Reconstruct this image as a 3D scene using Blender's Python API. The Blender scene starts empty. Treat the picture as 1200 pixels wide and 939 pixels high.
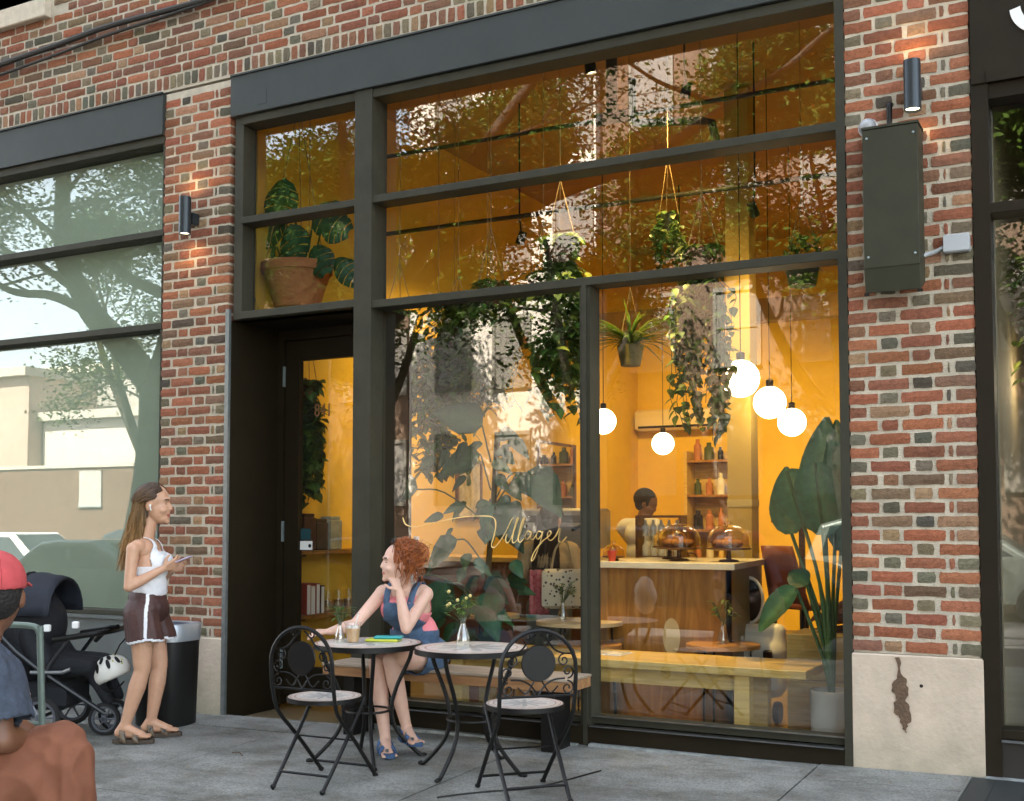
import bpy, bmesh, math, random
import numpy as np
from mathutils import Vector as V, Matrix, Quaternion
R = math.radians
rnd = random.Random(11)
scene = bpy.context.scene
col = scene.collection

# ------------------------------------------------------------------ materials
MATS = {}
def lin(c): return tuple(c) + (1.0,) if len(c) == 3 else tuple(c)
def mat(name, color=(.5, .5, .5), rough=.6, metal=0., var=0., vscale=8., bump=0., bscale=60., emit=None, estr=0.,
        trans=0., attr=None, color2=None, coat=0., spec=.5, sheen=0.):
    m = bpy.data.materials.new(name); m.use_nodes = True
    nt = m.node_tree; b = nt.nodes['Principled BSDF']
    b.inputs['Base Color'].default_value = lin(color)
    b.inputs['Roughness'].default_value = rough
    b.inputs['Metallic'].default_value = metal
    b.inputs['Specular IOR Level'].default_value = spec
    if coat: b.inputs['Coat Weight'].default_value = coat
    if sheen: b.inputs['Sheen Weight'].default_value = sheen
    tc = nt.nodes.new('ShaderNodeTexCoord')
    src = None
    if attr:
        a = nt.nodes.new('ShaderNodeAttribute'); a.attribute_name = attr; src = a.outputs['Color']
    if var or color2:
        n = nt.nodes.new('ShaderNodeTexNoise'); n.inputs['Scale'].default_value = vscale
        n.inputs['Detail'].default_value = 6; n.inputs['Roughness'].default_value = .65
        nt.links.new(tc.outputs['Object'], n.inputs['Vector'])
        mr = nt.nodes.new('ShaderNodeMapRange'); mr.inputs['From Min'].default_value = .3; mr.inputs['From Max'].default_value = .7
        nt.links.new(n.outputs['Fac'], mr.inputs['Value'])
        mx = nt.nodes.new('ShaderNodeMix'); mx.data_type = 'RGBA'
        nt.links.new(mr.outputs['Result'], mx.inputs['Factor'])
        if src is not None:
            mx.blend_type = 'MULTIPLY'; mx.inputs['Factor'].default_value = 1
            mr.inputs['To Min'].default_value = 1 - var; mr.inputs['To Max'].default_value = 1 + var
            nt.links.remove(mx.inputs['Factor'].links[0]); mx.inputs['Factor'].default_value = 1.
            nt.links.new(src, mx.inputs['A']); nt.links.new(mr.outputs['Result'], mx.inputs['B'])
        else:
            c2 = color2 or tuple(min(1, c * (1 + var)) for c in color); c1 = color if color2 else tuple(c * (1 - var) for c in color)
            mx.inputs['A'].default_value = lin(c1); mx.inputs['B'].default_value = lin(c2)
        src = mx.outputs['Result']
    if src is not None: nt.links.new(src, b.inputs['Base Color'])
    if bump:
        n2 = nt.nodes.new('ShaderNodeTexNoise'); n2.inputs['Scale'].default_value = bscale; n2.inputs['Detail'].default_value = 5
        nt.links.new(tc.outputs['Object'], n2.inputs['Vector'])
        bp = nt.nodes.new('ShaderNodeBump'); bp.inputs['Strength'].default_value = bump; bp.inputs['Distance'].default_value = .01
        nt.links.new(n2.outputs['Fac'], bp.inputs['Height']); nt.links.new(bp.outputs['Normal'], b.inputs['Normal'])
    if emit is not None:
        b.inputs['Emission Color'].default_value = lin(emit); b.inputs['Emission Strength'].default_value = estr
    if trans:
        out = nt.nodes['Material Output']; t = nt.nodes.new('ShaderNodeBsdfTranslucent'); ms = nt.nodes.new('ShaderNodeMixShader')
        ms.inputs['Fac'].default_value = trans
        if src is not None: nt.links.new(src, t.inputs['Color'])
        else: t.inputs['Color'].default_value = lin(color)
        nt.links.new(b.outputs[0], ms.inputs[1]); nt.links.new(t.outputs[0], ms.inputs[2]); nt.links.new(ms.outputs[0], out.inputs['Surface'])
    MATS[name] = m
    return m

def glass_mat(name, r0=.055, tint=(1, 1, 1), wave=.0, rough=0., p=5.):
    m = bpy.data.materials.new(name); m.use_nodes = True; nt = m.node_tree; nt.nodes.clear()
    N = nt.nodes.new; L = nt.links.new
    out = N('ShaderNodeOutputMaterial'); lw = N('ShaderNodeLayerWeight'); lw.inputs['Blend'].default_value = .5
    pw = N('ShaderNodeMath'); pw.operation = 'POWER'; pw.inputs[1].default_value = p
    ma = N('ShaderNodeMath'); ma.operation = 'MULTIPLY_ADD'; ma.inputs[1].default_value = 1 - r0; ma.inputs[2].default_value = r0
    L(lw.outputs['Facing'], pw.inputs[0]); L(pw.outputs[0], ma.inputs[0])
    tr = N('ShaderNodeBsdfTransparent'); tr.inputs['Color'].default_value = lin(tint)
    gl = N('ShaderNodeBsdfGlossy'); gl.inputs['Roughness'].default_value = rough; gl.inputs['Color'].default_value = (1, 1, 1, 1)
    ms = N('ShaderNodeMixShader'); L(ma.outputs[0], ms.inputs[0]); L(tr.outputs[0], ms.inputs[1]); L(gl.outputs[0], ms.inputs[2]); L(ms.outputs[0], out.inputs['Surface'])
    if wave:
        tc = N('ShaderNodeTexCoord'); n = N('ShaderNodeTexNoise'); n.inputs['Scale'].default_value = 1.6; n.inputs['Detail'].default_value = 1
        bp = N('ShaderNodeBump'); bp.inputs['Strength'].default_value = wave; bp.inputs['Distance'].default_value = .01
        L(tc.outputs['Object'], n.inputs['Vector']); L(n.outputs['Fac'], bp.inputs['Height']); L(bp.outputs[0], gl.inputs['Normal'])
    MATS[name] = m
    return m

def wood_mat(name, c1, c2, scale=(1, 12, 12), rough=.5, dist=4.):
    m = bpy.data.materials.new(name); m.use_nodes = True; nt = m.node_tree; b = nt.nodes['Principled BSDF']
    N = nt.nodes.new; L = nt.links.new
    tc = N('ShaderNodeTexCoord'); mp = N('ShaderNodeMapping'); mp.inputs['Scale'].default_value = scale
    w = N('ShaderNodeTexNoise'); w.inputs['Scale'].default_value = 2.2; w.inputs['Detail'].default_value = 8; w.inputs['Distortion'].default_value = dist * .3
    rp = N('ShaderNodeValToRGB'); rp.color_ramp.elements[0].position = .35; rp.color_ramp.elements[1].position = .68
    rp.color_ramp.elements[0].color = lin(c1); rp.color_ramp.elements[1].color = lin(c2)
    L(tc.outputs['Object'], mp.inputs['Vector']); L(mp.outputs[0], w.inputs['Vector']); L(w.outputs['Fac'], rp.inputs[0]); L(rp.outputs[0], b.inputs['Base Color'])
    bp = N('ShaderNodeBump'); bp.inputs['Strength'].default_value = .15; bp.inputs['Distance'].default_value = .004
    L(w.outputs['Fac'], bp.inputs['Height']); L(bp.outputs[0], b.inputs['Normal'])
    b.inputs['Roughness'].default_value = rough
    MATS[name] = m
    return m

# ------------------------------------------------------------------ mesh builder
class MB:
    def __init__(s): s.v = []; s.f = []; s.c = []; s.cur = None; s.mi = []; s.m = 0; s.lc = None
    def add(s, vs, fs, color=None):
        o = len(s.v); s.v += [tuple(x) for x in vs]; s.f += [tuple(i + o for i in f) for f in fs]
        s.mi += [s.m] * len(fs); s.c += list(color) if isinstance(color, list) else [color or (1, 1, 1)] * len(vs)
        return s
    def box(s, x0, x1, y0, y1, z0, z1, M=None, color=None, bev=0.):
        if bev:
            b = bev
            P = []
            for zz, k in ((z0, b), (z0 + b, 0), (z1 - b, 0), (z1, b)):
                P.append([(x0 + k + b * (k == 0) * 0, y0 + k, zz), (x1 - k, y0 + k, zz), (x1 - k, y1 - k, zz), (x0 + k, y1 - k, zz)])
            vs = sum(P, [])
            fs = [(3, 2, 1, 0), (12, 13, 14, 15)]
            for r in range(3):
                for k in range(4): fs.append((r * 4 + k, r * 4 + (k + 1) % 4, r * 4 + 4 + (k + 1) % 4, r * 4 + 4 + k))
        else:
            vs = [(x0, y0, z0), (x1, y0, z0), (x1, y1, z0), (x0, y1, z0), (x0, y0, z1), (x1, y0, z1), (x1, y1, z1), (x0, y1, z1)]
            fs = [(3, 2, 1, 0), (4, 5, 6, 7), (0, 1, 5, 4), (1, 2, 6, 5), (2, 3, 7, 6), (3, 0, 4, 7)]
        if M is not None: vs = [tuple(M @ V(p)) for p in vs]
        return s.add(vs, fs, color)
    def tube(s, pts, r, n=8, cap=True, flat=1., color=None, colors=None):
        pts = [V(p) for p in pts]
        if not isinstance(r, (list, tuple)): r = [r] * len(pts)
        T = []
        for i in range(len(pts)):
            a = pts[max(0, i - 1)]; b = pts[min(len(pts) - 1, i + 1)]
            d = b - a; T.append(d.normalized() if d.length > 1e-9 else V((0, 0, 1)))
        t0 = T[0]; u = t0.orthogonal().normalized(); o = len(s.v)
        for i, p in enumerate(pts):
            if i:
                u = T[i - 1].rotation_difference(T[i]) @ u
                u = (u - T[i] * u.dot(T[i])).normalized()
            w = T[i].cross(u)
            for k in range(n):
                a = 2 * math.pi * k / n
                s.v.append(tuple(p + u * (math.cos(a) * r[i]) + w * (math.sin(a) * r[i] * flat)))
                s.c.append((colors[i] if colors else color) or (1, 1, 1))
        nf = 0
        for i in range(len(pts) - 1):
            for k in range(n):
                s.f.append((o + i * n + k, o + i * n + (k + 1) % n, o + (i + 1) * n + (k + 1) % n, o + (i + 1) * n + k)); nf += 1
        if cap:
            s.f.append(tuple(o + k for k in reversed(range(n)))); s.f.append(tuple(o + (len(pts) - 1) * n + k for k in range(n))); nf += 2
        s.mi += [s.m] * nf
        return s
    def lathe(s, prof, n=24, M=None, color=None, cx=0, cy=0, sx=1., sy=1.):
        vs = []; fs = []; m = len(prof)
        for k in range(n):
            a = 2 * math.pi * k / n
            for (r, z) in prof: vs.append((cx + r * math.cos(a) * sx, cy + r * math.sin(a) * sy, z))
        for k in range(n):
            k2 = (k + 1) % n
            for i in range(m - 1): fs.append((k * m + i, k2 * m + i, k2 * m + i + 1, k * m + i + 1))
        if M is not None: vs = [tuple(M @ V(p)) for p in vs]
        return s.add(vs, fs, color)
    def ball(s, c, r, n=16, m=10, Q=None, color=None):
        if not isinstance(r, (list, tuple)): r = (r, r, r)
        vs = []; fs = []
        for i in range(m + 1):
            th = math.pi * i / m
            for k in range(n):
                a = 2 * math.pi * k / n
                p = V((math.sin(th) * math.cos(a) * r[0], math.sin(th) * math.sin(a) * r[1], math.cos(th) * r[2]))
                if Q is not None: p = Q @ p
                vs.append(tuple(V(c) + p))
        for i in range(m):
            for k in range(n): fs.append((i * n + k, (i + 1) * n + k, (i + 1) * n + (k + 1) % n, i * n + (k + 1) % n))
        return s.add(vs, fs, color)
    def prism(s, poly, y0, y1, M=None, color=None):
        """poly in (x,z) counter-clockwise seen from -y"""
        n = len(poly); vs = [(x, y0, z) for x, z in poly] + [(x, y1, z) for x, z in poly]
        fs = [tuple(range(n)), tuple(reversed(range(n, 2 * n)))]
        for k in range(n): fs.append((k, k + n, (k + 1) % n + n, (k + 1) % n))
        if M is not None: vs = [tuple(M @ V(p)) for p in vs]
        return s.add(vs, fs, color)
    def leaf(s, p, d, nrm, L, W, shape='heart', droop=.25, fold=.12, color=None):
        d = V(d).normalized(); nrm = V(nrm); nrm = (nrm - d * nrm.dot(d))
        nrm = nrm.normalized() if nrm.length > 1e-6 else d.orthogonal().normalized()
        sd = d.cross(nrm)
        prof = {'heart': [(0, .08), (.08, .62), (.3, 1.), (.55, .8), (.8, .4), (1, .02)],
                'oval': [(0, .05), (.2, .7), (.45, 1.), (.7, .85), (.9, .4), (1, .03)],
                'strap': [(0, .5), (.3, 1.), (.6, .9), (.85, .5), (1, .05)]}[shape]
        vs = []; fs = []
        for t, w in prof:
            c = V(p) + d * (L * t) - nrm * (droop * L * t * t)
            e = W * .5 * w; up = nrm * (fold * e)
            vs += [c - sd * e + up, c, c + sd * e + up]
        if s.lc:
            k = rnd.uniform(.55, 1.5); yl = rnd.uniform(.8, 1.7); q = [s.lc[0] * k * yl, s.lc[1] * k, s.lc[2] * k * rnd.uniform(.6, 1.3)]; ed = tuple(x * .82 for x in q); md_ = (q[0] * 1.7 + .01, q[1] * 1.35 + .015, q[2] * 1.3 + .004); color = [ed, md_, ed] * len(prof)
        for i in range(len(prof) - 1):
            a = i * 3
            fs += [(a, a + 3, a + 4, a + 1), (a + 1, a + 4, a + 5, a + 2)]
        return s.add(vs, fs, color)
    def build(s, name, m, parent=None, smooth=False, loc=None, colattr=False, bevel=0.):
        me = bpy.data.meshes.new(name); me.from_pydata(s.v, [], s.f)
        for x in (m if isinstance(m, (list, tuple)) else [m]): me.materials.append(x)
        if any(s.mi): me.polygons.foreach_set('material_index', s.mi)
        if colattr or s.lc:
            a = me.color_attributes.new('Col', 'FLOAT_COLOR', 'POINT')
            a.data.foreach_set('color', np.array([tuple(c) + (1.,) for c in s.c], dtype=np.float32).ravel())
        if smooth:
            me.polygons.foreach_set('use_smooth', [True] * len(me.polygons))
        me.update()
        bm = bmesh.new(); bm.from_mesh(me); bmesh.ops.recalc_face_normals(bm, faces=bm.faces) if smooth != 'leaf' else None
        bm.to_mesh(me); bm.free()
        o = bpy.data.objects.new(name, me); col.objects.link(o)
        if smooth is True:
            try: me.set_sharp_from_angle(angle=R(40))
            except Exception: pass
        if bevel:
            md = o.modifiers.new('bev', 'BEVEL'); md.width = bevel; md.segments = 2; md.limit_method = 'ANGLE'; md.angle_limit = R(50)
        if loc is not None: o.location = loc
        if parent is not None: o.parent = parent
        return o

def empty(name, loc, label, cat, group=None, rz=0.):
    o = bpy.data.objects.new(name, None); o.location = loc; o.rotation_euler = (0, 0, rz); o.empty_display_size = .1
    col.objects.link(o); tag(o, label, cat, group); return o
def tag(o, label=None, cat=None, group=None, kind=None):
    if label: o['label'] = label
    if cat: o['category'] = cat
    if group: o['group'] = group
    if kind: o['kind'] = kind
    return o
def struct(o): o['kind'] = 'structure'; return o
def rel(root, o):
    """parent o (built in world coordinates) under root without moving it"""
    o.parent = root
    o.matrix_parent_inverse = Matrix.LocRotScale(root.location, root.rotation_euler, None).inverted()
    return o
def copy_tree(o, loc, rz, label, parent=None):
    c = o.copy(); col.objects.link(c)
    if parent is None: c.location = loc; c.rotation_euler = (0, 0, rz); c['label'] = label
    else: c.parent = parent
    for ch in list(o.children): copy_tree(ch, None, None, None, c)
    return c
def text_mesh(name, body, size, extrude, M, m, parent=None):
    cu = bpy.data.curves.new(name, 'FONT'); cu.body = body; cu.size = size; cu.extrude = extrude
    t = bpy.data.objects.new(name, cu); col.objects.link(t); bpy.context.view_layer.update()
    me = bpy.data.meshes.new_from_object(t.evaluated_get(bpy.context.evaluated_depsgraph_get()))
    bpy.data.objects.remove(t); me.transform(M); me.materials.clear(); me.materials.append(m)
    o = bpy.data.objects.new(name, me); col.objects.link(o)
    if parent: o.parent = parent
    return o
def arc(c, r, a0, a1, n, ax, ay):
    c = V(c); ax = V(ax); ay = V(ay)
    return [c + ax * (r * math.cos(a0 + (a1 - a0) * i / n)) + ay * (r * math.sin(a0 + (a1 - a0) * i / n)) for i in range(n + 1)]
def smooth_path(pts, n=6):
    """Catmull-Rom"""
    P = [V(p) for p in pts]; P = [P[0] * 2 - P[1]] + P + [P[-1] * 2 - P[-2]]
    out = []
    for i in range(1, len(P) - 2):
        a, b, c, d = P[i - 1:i + 3]
        for k in range(n):
            t = k / n
            out.append(.5 * ((2 * b) + (c - a) * t + (2 * a - 5 * b + 4 * c - d) * t * t + (3 * b - a - 3 * c + d) * t ** 3))
    out.append(P[-2]); return out
def gz(x, y): return .0198 + .0154 * x + .02 * y      # pavement height

# ------------------------------------------------------------------ organic bodies
def blob(name, prims, m, parent=None, vox=.006, it=4, keep=None, solid=0., paint=None, fac=.5):
    """union of tapered capsules / ellipsoids -> one continuous surface"""
    b = MB()
    for p in prims:
        if p[0] == 'c':
            p0, p1, r0, r1 = V(p[1]), V(p[2]), p[3], p[4]
            d = p1 - p0; L = d.length; d.normalize() if L > 0 else None
            pts = []; rr = []
            for k in range(5): a = math.pi / 2 * k / 5; pts.append(p0 - d * (r0 * math.cos(a))); rr.append(max(.0005, r0 * math.sin(a)))
            for k in range(4): t = k / 3; pts.append(p0.lerp(p1, t)); rr.append(r0 + (r1 - r0) * t)
            for k in range(1, 6): a = math.pi / 2 * k / 5; pts.append(p1 + d * (r1 * math.sin(a))); rr.append(max(.0005, r1 * math.cos(a)))
            b.tube(pts, rr, 14)
        else:
            _, c, r, ax = p            # ax = (X,Y,Z) axes
            Q = Matrix((ax[0], ax[1], ax[2])).transposed() if ax else None
            b.ball(c, r, 18, 12, Q)
    tmp = b.build(name + '_tmp', m[0] if isinstance(m, (list, tuple)) else m)
    md = tmp.modifiers.new('r', 'REMESH'); md.mode = 'VOXEL'; md.voxel_size = vox; md.use_smooth_shade = True
    sm = tmp.modifiers.new('s', 'SMOOTH'); sm.iterations = it; sm.factor = fac
    bpy.context.view_layer.update()
    me = bpy.data.meshes.new_from_object(tmp.evaluated_get(bpy.context.evaluated_depsgraph_get()))
    old = tmp.data; bpy.data.objects.remove(tmp); bpy.data.meshes.remove(old)
    me.name = name; me.materials.clear()
    for x in (m if isinstance(m, (list, tuple)) else [m]): me.materials.append(x)
    if keep or paint:
        bm = bmesh.new(); bm.from_mesh(me)
        if keep: bmesh.ops.delete(bm, geom=[f for f in bm.faces if not keep(f.calc_center_median())], context='FACES')
        if paint:
            for f in bm.faces: f.material_index = paint(f.calc_center_median())
        bm.to_mesh(me); bm.free()
    me.polygons.foreach_set('use_smooth', [True] * len(me.polygons))
    o = bpy.data.objects.new(name, me); col.objects.link(o)
    if solid:
        s = o.modifiers.new('sol', 'SOLIDIFY'); s.thickness = solid; s.offset = 0
    if parent is not None: rel(parent, o)
    return o

def head_prims(c, F, U, s=1.):
    F = V(F).normalized(); U = V(U); U = (U - F * U.dot(F)).normalized(); S = F.cross(U)
    ax = (S, F, U); P = lambda f, sd, u: V(c) + (F * f + S * sd + U * u) * s
    k = lambda *r: tuple(x * s for x in r)
    out = [('e', P(-.012, 0, .028), k(.074, .094, .088), ax), ('e', P(.022, 0, -.03), k(.060, .070, .075), ax),
           ('e', P(.045, 0, -.078), k(.040, .042, .032), ax), ('e', P(.076, 0, -.096), k(.018, .014, .015), ax),
           ('c', P(.083, 0, .014), P(.0965, 0, -.024), .0055 * s, .0085 * s), ('e', P(.091, 0, -.029), k(.0135, .010, .007), ax),
           ('e', P(.083, 0, -.057), k(.020, .0095, .006), ax), ('e', P(.081, 0, -.067), k(.017, .0095, .0065), ax),
           ('e', P(.074, 0, .026), k(.046, .017, .011), ax)]
    for g in (-1, 1):
        out += [('e', P(-.008, g * .075, -.012), k(.012, .019, .031), ax), ('e', P(.055, g * .036, -.035), k(.022, .025, .02), ax)]
    return out, P, ax
def face_paint(P, s=1.):
    e = [P(.080, .032, .004), P(.080, -.032, .004)]; l = P(.089, 0, -.062); br = [P(.085, .032, .026), P(.085, -.032, .026)]
    def f(c):
        if min((c - x).length for x in e) < .0088 * s: return 2
        d = c - l
        if d.length < .022 * s and abs(d.z) < .0085 * s: return 1
        if min((c - x).length for x in br) < .015 * s and min(abs(c.z - x.z) for x in br) < .0036 * s: return 2
        return 0
    return f
def arm_prims(sh, el, wr, r=1.):
    sh, el, wr = V(sh), V(el), V(wr)
    return [('e', sh, (.047 * r, .047 * r, .05 * r), None), ('c', sh, el, .045 * r, .034 * r), ('c', el, el.lerp(wr, .35), .035 * r, .037 * r), ('c', el.lerp(wr, .35), wr, .037 * r, .023 * r)]
def leg_prims(hp, kn, an, r=1.):
    hp, kn, an = V(hp), V(kn), V(an); m = kn.lerp(an, .3)
    return [('c', hp, kn.lerp(hp, .1), .085 * r, .056 * r), ('c', kn.lerp(hp, .1), kn, .056 * r, .05 * r), ('c', kn, m, .048 * r, .053 * r), ('c', m, an, .053 * r, .030 * r)]
def foot_prims(an, d, L=.2, r=1.):
    an = V(an); d = V(d).normalized(); sd = V((-d.y, d.x, 0))
    heel = an - d * .035 + V((0, 0, -.045)); ball = an + d * (L * .55) + V((0, 0, -.058))
    out = [('c', an, heel, .033, .029), ('c', an + V((0, 0, -.012)), ball, .033, .024), ('c', heel, ball, .028, .026)]
    for i in range(5):
        o = (i - 2) * .015; out.append(('c', ball + sd * o * 1.1, ball + sd * o * 1.25 + d * (.055 - .006 * abs(i - 1.2)) + V((0, 0, -.004)), .0115 - .001 * i * (1 if sd.z >= 0 else -1), .0095))
    return out
def hand_prims(wr, d, nrm, curl=.5, thumb=1, s=1., spread=.1):
    """d: from wrist to knuckles, nrm: back of the hand; thumb: +1/-1 side"""
    wr = V(wr); d = V(d).normalized(); nrm = V(nrm); nrm = (nrm - d * nrm.dot(d)).normalized(); sd = d.cross(nrm)
    kn = wr + d * (.085 * s)
    out = []
    for i in range(4):
        o = (i - 1.5) * .0195 * s * thumb
        base = kn + sd * o - d * (.004 * abs(i - 1.2))
        out.append(('c', wr + sd * o * .5 + d * .012, base, .0125 * s, .0105 * s))
        L = (.07, .078, .073, .058)[i] * s
        a = 0; p = base; r = .0088 * s
        fd = (d + sd * (spread * (i - 1.5) * thumb)).normalized()
        for sg in (.45, .32, .23):
            a += curl * (1.0 if sg == .45 else .9)
            q = p + (fd * math.cos(a) - nrm * math.sin(a)) * (L * sg)
            out.append(('c', p, q, r, r * .9)); p = q; r *= .92
    tb = wr + d * .022 * s - sd * (.026 * s * thumb) - nrm * .004
    t1 = tb + (d * .6 - sd * thumb * .75 - nrm * .35).normalized() * .036 * s
    t2 = t1 + (d * .85 - sd * thumb * .25 - nrm * .45).normalized() * .032 * s
    out += [('c', wr + d * .012, tb, .013 * s, .0125 * s), ('c', tb, t1, .0122 * s, .0102 * s), ('c', t1, t2, .0102 * s, .0085 * s)]
    return out
# ------------------------------------------------------------------ world, sun, camera
w = bpy.data.worlds.new('World'); scene.world = w; w.use_nodes = True
nt = w.node_tree; sky = nt.nodes.new('ShaderNodeTexSky'); sky.sky_type = 'NISHITA'; sky.sun_disc = False
SUN_EL, SUN_AZ = R(54), R(-14)          # behind the cafe's roof, high, a little to the left
sky.sun_elevation = SUN_EL; sky.sun_rotation = SUN_AZ; sky.air_density = 1.; sky.dust_density = 1.5; sky.ozone_density = 1.
hs = nt.nodes.new('ShaderNodeHueSaturation'); hs.inputs['Saturation'].default_value = .62; nt.links.new(sky.outputs[0], hs.inputs['Color'])
bg = nt.nodes['Background']; bg.inputs['Strength'].default_value = .14; wm_ = nt.nodes.new('ShaderNodeMix'); wm_.data_type = 'RGBA'; wm_.blend_type = 'MULTIPLY'; wm_.inputs['Factor'].default_value = 1; wm_.inputs['B'].default_value = (1., .945, .85, 1)   # summer haze warms the sky
nt.links.new(hs.outputs[0], wm_.inputs['A']); nt.links.new(wm_.outputs['Result'], bg.inputs['Color'])
sl = bpy.data.lights.new('sun', 'SUN'); sl.energy = 4.6; sl.angle = R(.55); sl.color = (1, .92, .78)
so = bpy.data.objects.new('sun', sl); col.objects.link(so)
sd = V((math.sin(SUN_AZ) * math.cos(SUN_EL), math.cos(SUN_AZ) * math.cos(SUN_EL), math.sin(SUN_EL)))
so.rotation_euler = sd.to_track_quat('Z', 'Y').to_euler(); so.location = sd * 60
cam = bpy.data.cameras.new('camera'); co = bpy.data.objects.new('camera', cam); col.objects.link(co); scene.camera = co
cam.lens = 40.5; cam.sensor_width = 36; cam.clip_end = 400; cam.clip_start = .05; cam.shift_y = .0598
co.location = (0, -6.216, 1.2735); co.rotation_euler = (R(93), 0, R(27.93))
vs = scene.view_settings; vs.view_transform = 'Standard'; vs.look = 'None'; vs.gamma = 1; vs.use_curve_mapping = False; vs.exposure = 3.4
cy = scene.cycles; cy.max_bounces = 10; cy.diffuse_bounces = 4; cy.glossy_bounces = 4; cy.transmission_bounces = 4; cy.transparent_max_bounces = 16
cy.caustics_reflective = False; cy.caustics_refractive = False; cy.sample_clamp_indirect = 6; cy.use_adaptive_sampling = True; cy.adaptive_threshold = .02

# ------------------------------------------------------------------ materials
brick = mat('brick', (.3, .1, .06), .9, attr='Col', var=.28, vscale=55, bump=.5, bscale=140, spec=.2)
mortar = mat('mortar', (.49, .43, .335), .95, var=.22, vscale=9, bump=.6, bscale=110, spec=.15)
frame_m = mat('frame_paint', (.038, .036, .024), .6, spec=.22, var=.18, vscale=5, bump=.03, bscale=40)
header_m = mat('header_paint', (.036, .041, .038), .5, spec=.3, var=.12, vscale=3, bump=.03, bscale=25)
dark_m = mat('dark_bronze', (.015, .0105, .0045), .6, spec=.18, var=.2, vscale=4)
alum_m = mat('sill_metal', (.32, .34, .36), .3, 1., var=.15, vscale=20)
zinc_m = mat('zinc_trim', (.2, .22, .22), .4, .6, var=.15, vscale=20)
glass = glass_mat('window_glass', .084, (.97, .98, .97), .02)
glass2 = glass_mat('table_glass', .05, (.96, .98, .97))
blind_m = mat('blind', (.37, .385, .31), .9, var=.05, vscale=2)
steel_m = mat('galvanised', (.25, .3, .3), .45, .3, var=.15, vscale=12)
black_m = mat('black_metal', (.006, .0055, .005), .42, .0, spec=.3)
soft_black = mat('black_fabric', (.006, .007, .010), .85, var=.3, vscale=20, bump=.3, bscale=90)
white_m = mat('white_paint', (.78, .78, .76), .4)

def stone_mat():
    m = mat('stone_base', (.54, .44, .34), .9, var=.12, vscale=6, bump=.35, bscale=45, spec=.2)
    nt = m.node_tree; b = nt.nodes['Principled BSDF']; N = nt.nodes.new; L = nt.links.new
    tc = N('ShaderNodeTexCoord'); src = b.inputs['Base Color'].links[0].from_socket
    sx = N('ShaderNodeSeparateXYZ'); L(tc.outputs['Object'], sx.inputs[0])
    n = N('ShaderNodeTexNoise'); n.inputs['Scale'].default_value = 7; n.inputs['Detail'].default_value = 7; L(tc.outputs['Object'], n.inputs['Vector'])
    # old damp moss stain low on the stone
    a = N('ShaderNodeMath'); a.operation = 'MULTIPLY_ADD'; a.inputs[1].default_value = -2.4; a.inputs[2].default_value = .62; L(sx.outputs['Z'], a.inputs[0])
    c = N('ShaderNodeMath'); c.operation = 'MULTIPLY'; c.use_clamp = True; L(a.outputs[0], c.inputs[0]); L(n.outputs['Fac'], c.inputs[1])
    mx = N('ShaderNodeMix'); mx.data_type = 'RGBA'; L(c.outputs[0], mx.inputs['Factor']); L(src, mx.inputs['A']); mx.inputs['B'].default_value = (.16, .19, .12, 1)
    L(mx.outputs['Result'], b.inputs['Base Color']); return m
stone = stone_mat()

def pavement_mat():
    m = bpy.data.materials.new('pavement'); m.use_nodes = True; nt = m.node_tree; b = nt.nodes['Principled BSDF']; N = nt.nodes.new; L = nt.links.new
    tc = N('ShaderNodeTexCoord'); P = tc.outputs['Object']
    def noise(s, d=6, r=.6, vec=P):
        n = N('ShaderNodeTexNoise'); n.inputs['Scale'].default_value = s; n.inputs['Detail'].default_value = d; n.inputs['Roughness'].default_value = r; L(vec, n.inputs['Vector']); return n.outputs['Fac']
    def ramp(src, p0, c0, p1, c1):
        r = N('ShaderNodeValToRGB'); r.color_ramp.elements[0].position = p0; r.color_ramp.elements[0].color = lin(c0); r.color_ramp.elements[1].position = p1; r.color_ramp.elements[1].color = lin(c1); L(src, r.inputs[0]); return r.outputs[0]
    base = ramp(noise(1.1), .3, (.172, .176, .164), .7, (.29, .29, .268))
    fine = ramp(noise(75, 5, .8), .33, (.5, .5, .5), .67, (1.42, 1.42, 1.4))
    mx = N('ShaderNodeMix'); mx.data_type = 'RGBA'; mx.blend_type = 'MULTIPLY'; mx.inputs['Factor'].default_value = 1; L(base, mx.inputs['A']); L(fine, mx.inputs['B'])
    mp = N('ShaderNodeMapping'); mp.inputs['Scale'].default_value = (1, 1.5, 1); L(P, mp.inputs['Vector'])
    st = ramp(noise(1.7, 8, .72, mp.outputs[0]), .45, (1, 1, 1), .66, (.4, .38, .33))
    m2 = N('ShaderNodeMix'); m2.data_type = 'RGBA'; m2.blend_type = 'MULTIPLY'; m2.inputs['Factor'].default_value = .9; L(mx.outputs['Result'], m2.inputs['A']); L(st, m2.inputs['B'])
    v = N('ShaderNodeTexVoronoi'); v.inputs['Scale'].default_value = 5.5; L(P, v.inputs['Vector'])
    sp = ramp(v.outputs['Distance'], .05, (.35, .33, .3), .09, (1, 1, 1))
    m3 = N('ShaderNodeMix'); m3.data_type = 'RGBA'; m3.blend_type = 'MULTIPLY'; m3.inputs['Factor'].default_value = .55; L(m2.outputs['Result'], m3.inputs['A']); L(sp, m3.inputs['B'])
    L(m3.outputs['Result'], b.inputs['Base Color'])
    rr = ramp(noise(2.1), .35, (.55,) * 3, .65, (.95,) * 3); L(rr, b.inputs['Roughness']); b.inputs['Specular IOR Level'].default_value = .35
    bp = N('ShaderNodeBump'); bp.inputs['Strength'].default_value = .5; bp.inputs['Distance'].default_value = .004; L(noise(90, 4), bp.inputs['Height']); L(bp.outputs[0], b.inputs['Normal'])
    return m
pave = pavement_mat()
asphalt = mat('asphalt', (.055, .055, .057), .9, var=.25, vscale=3, bump=.4, bscale=120)
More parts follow.
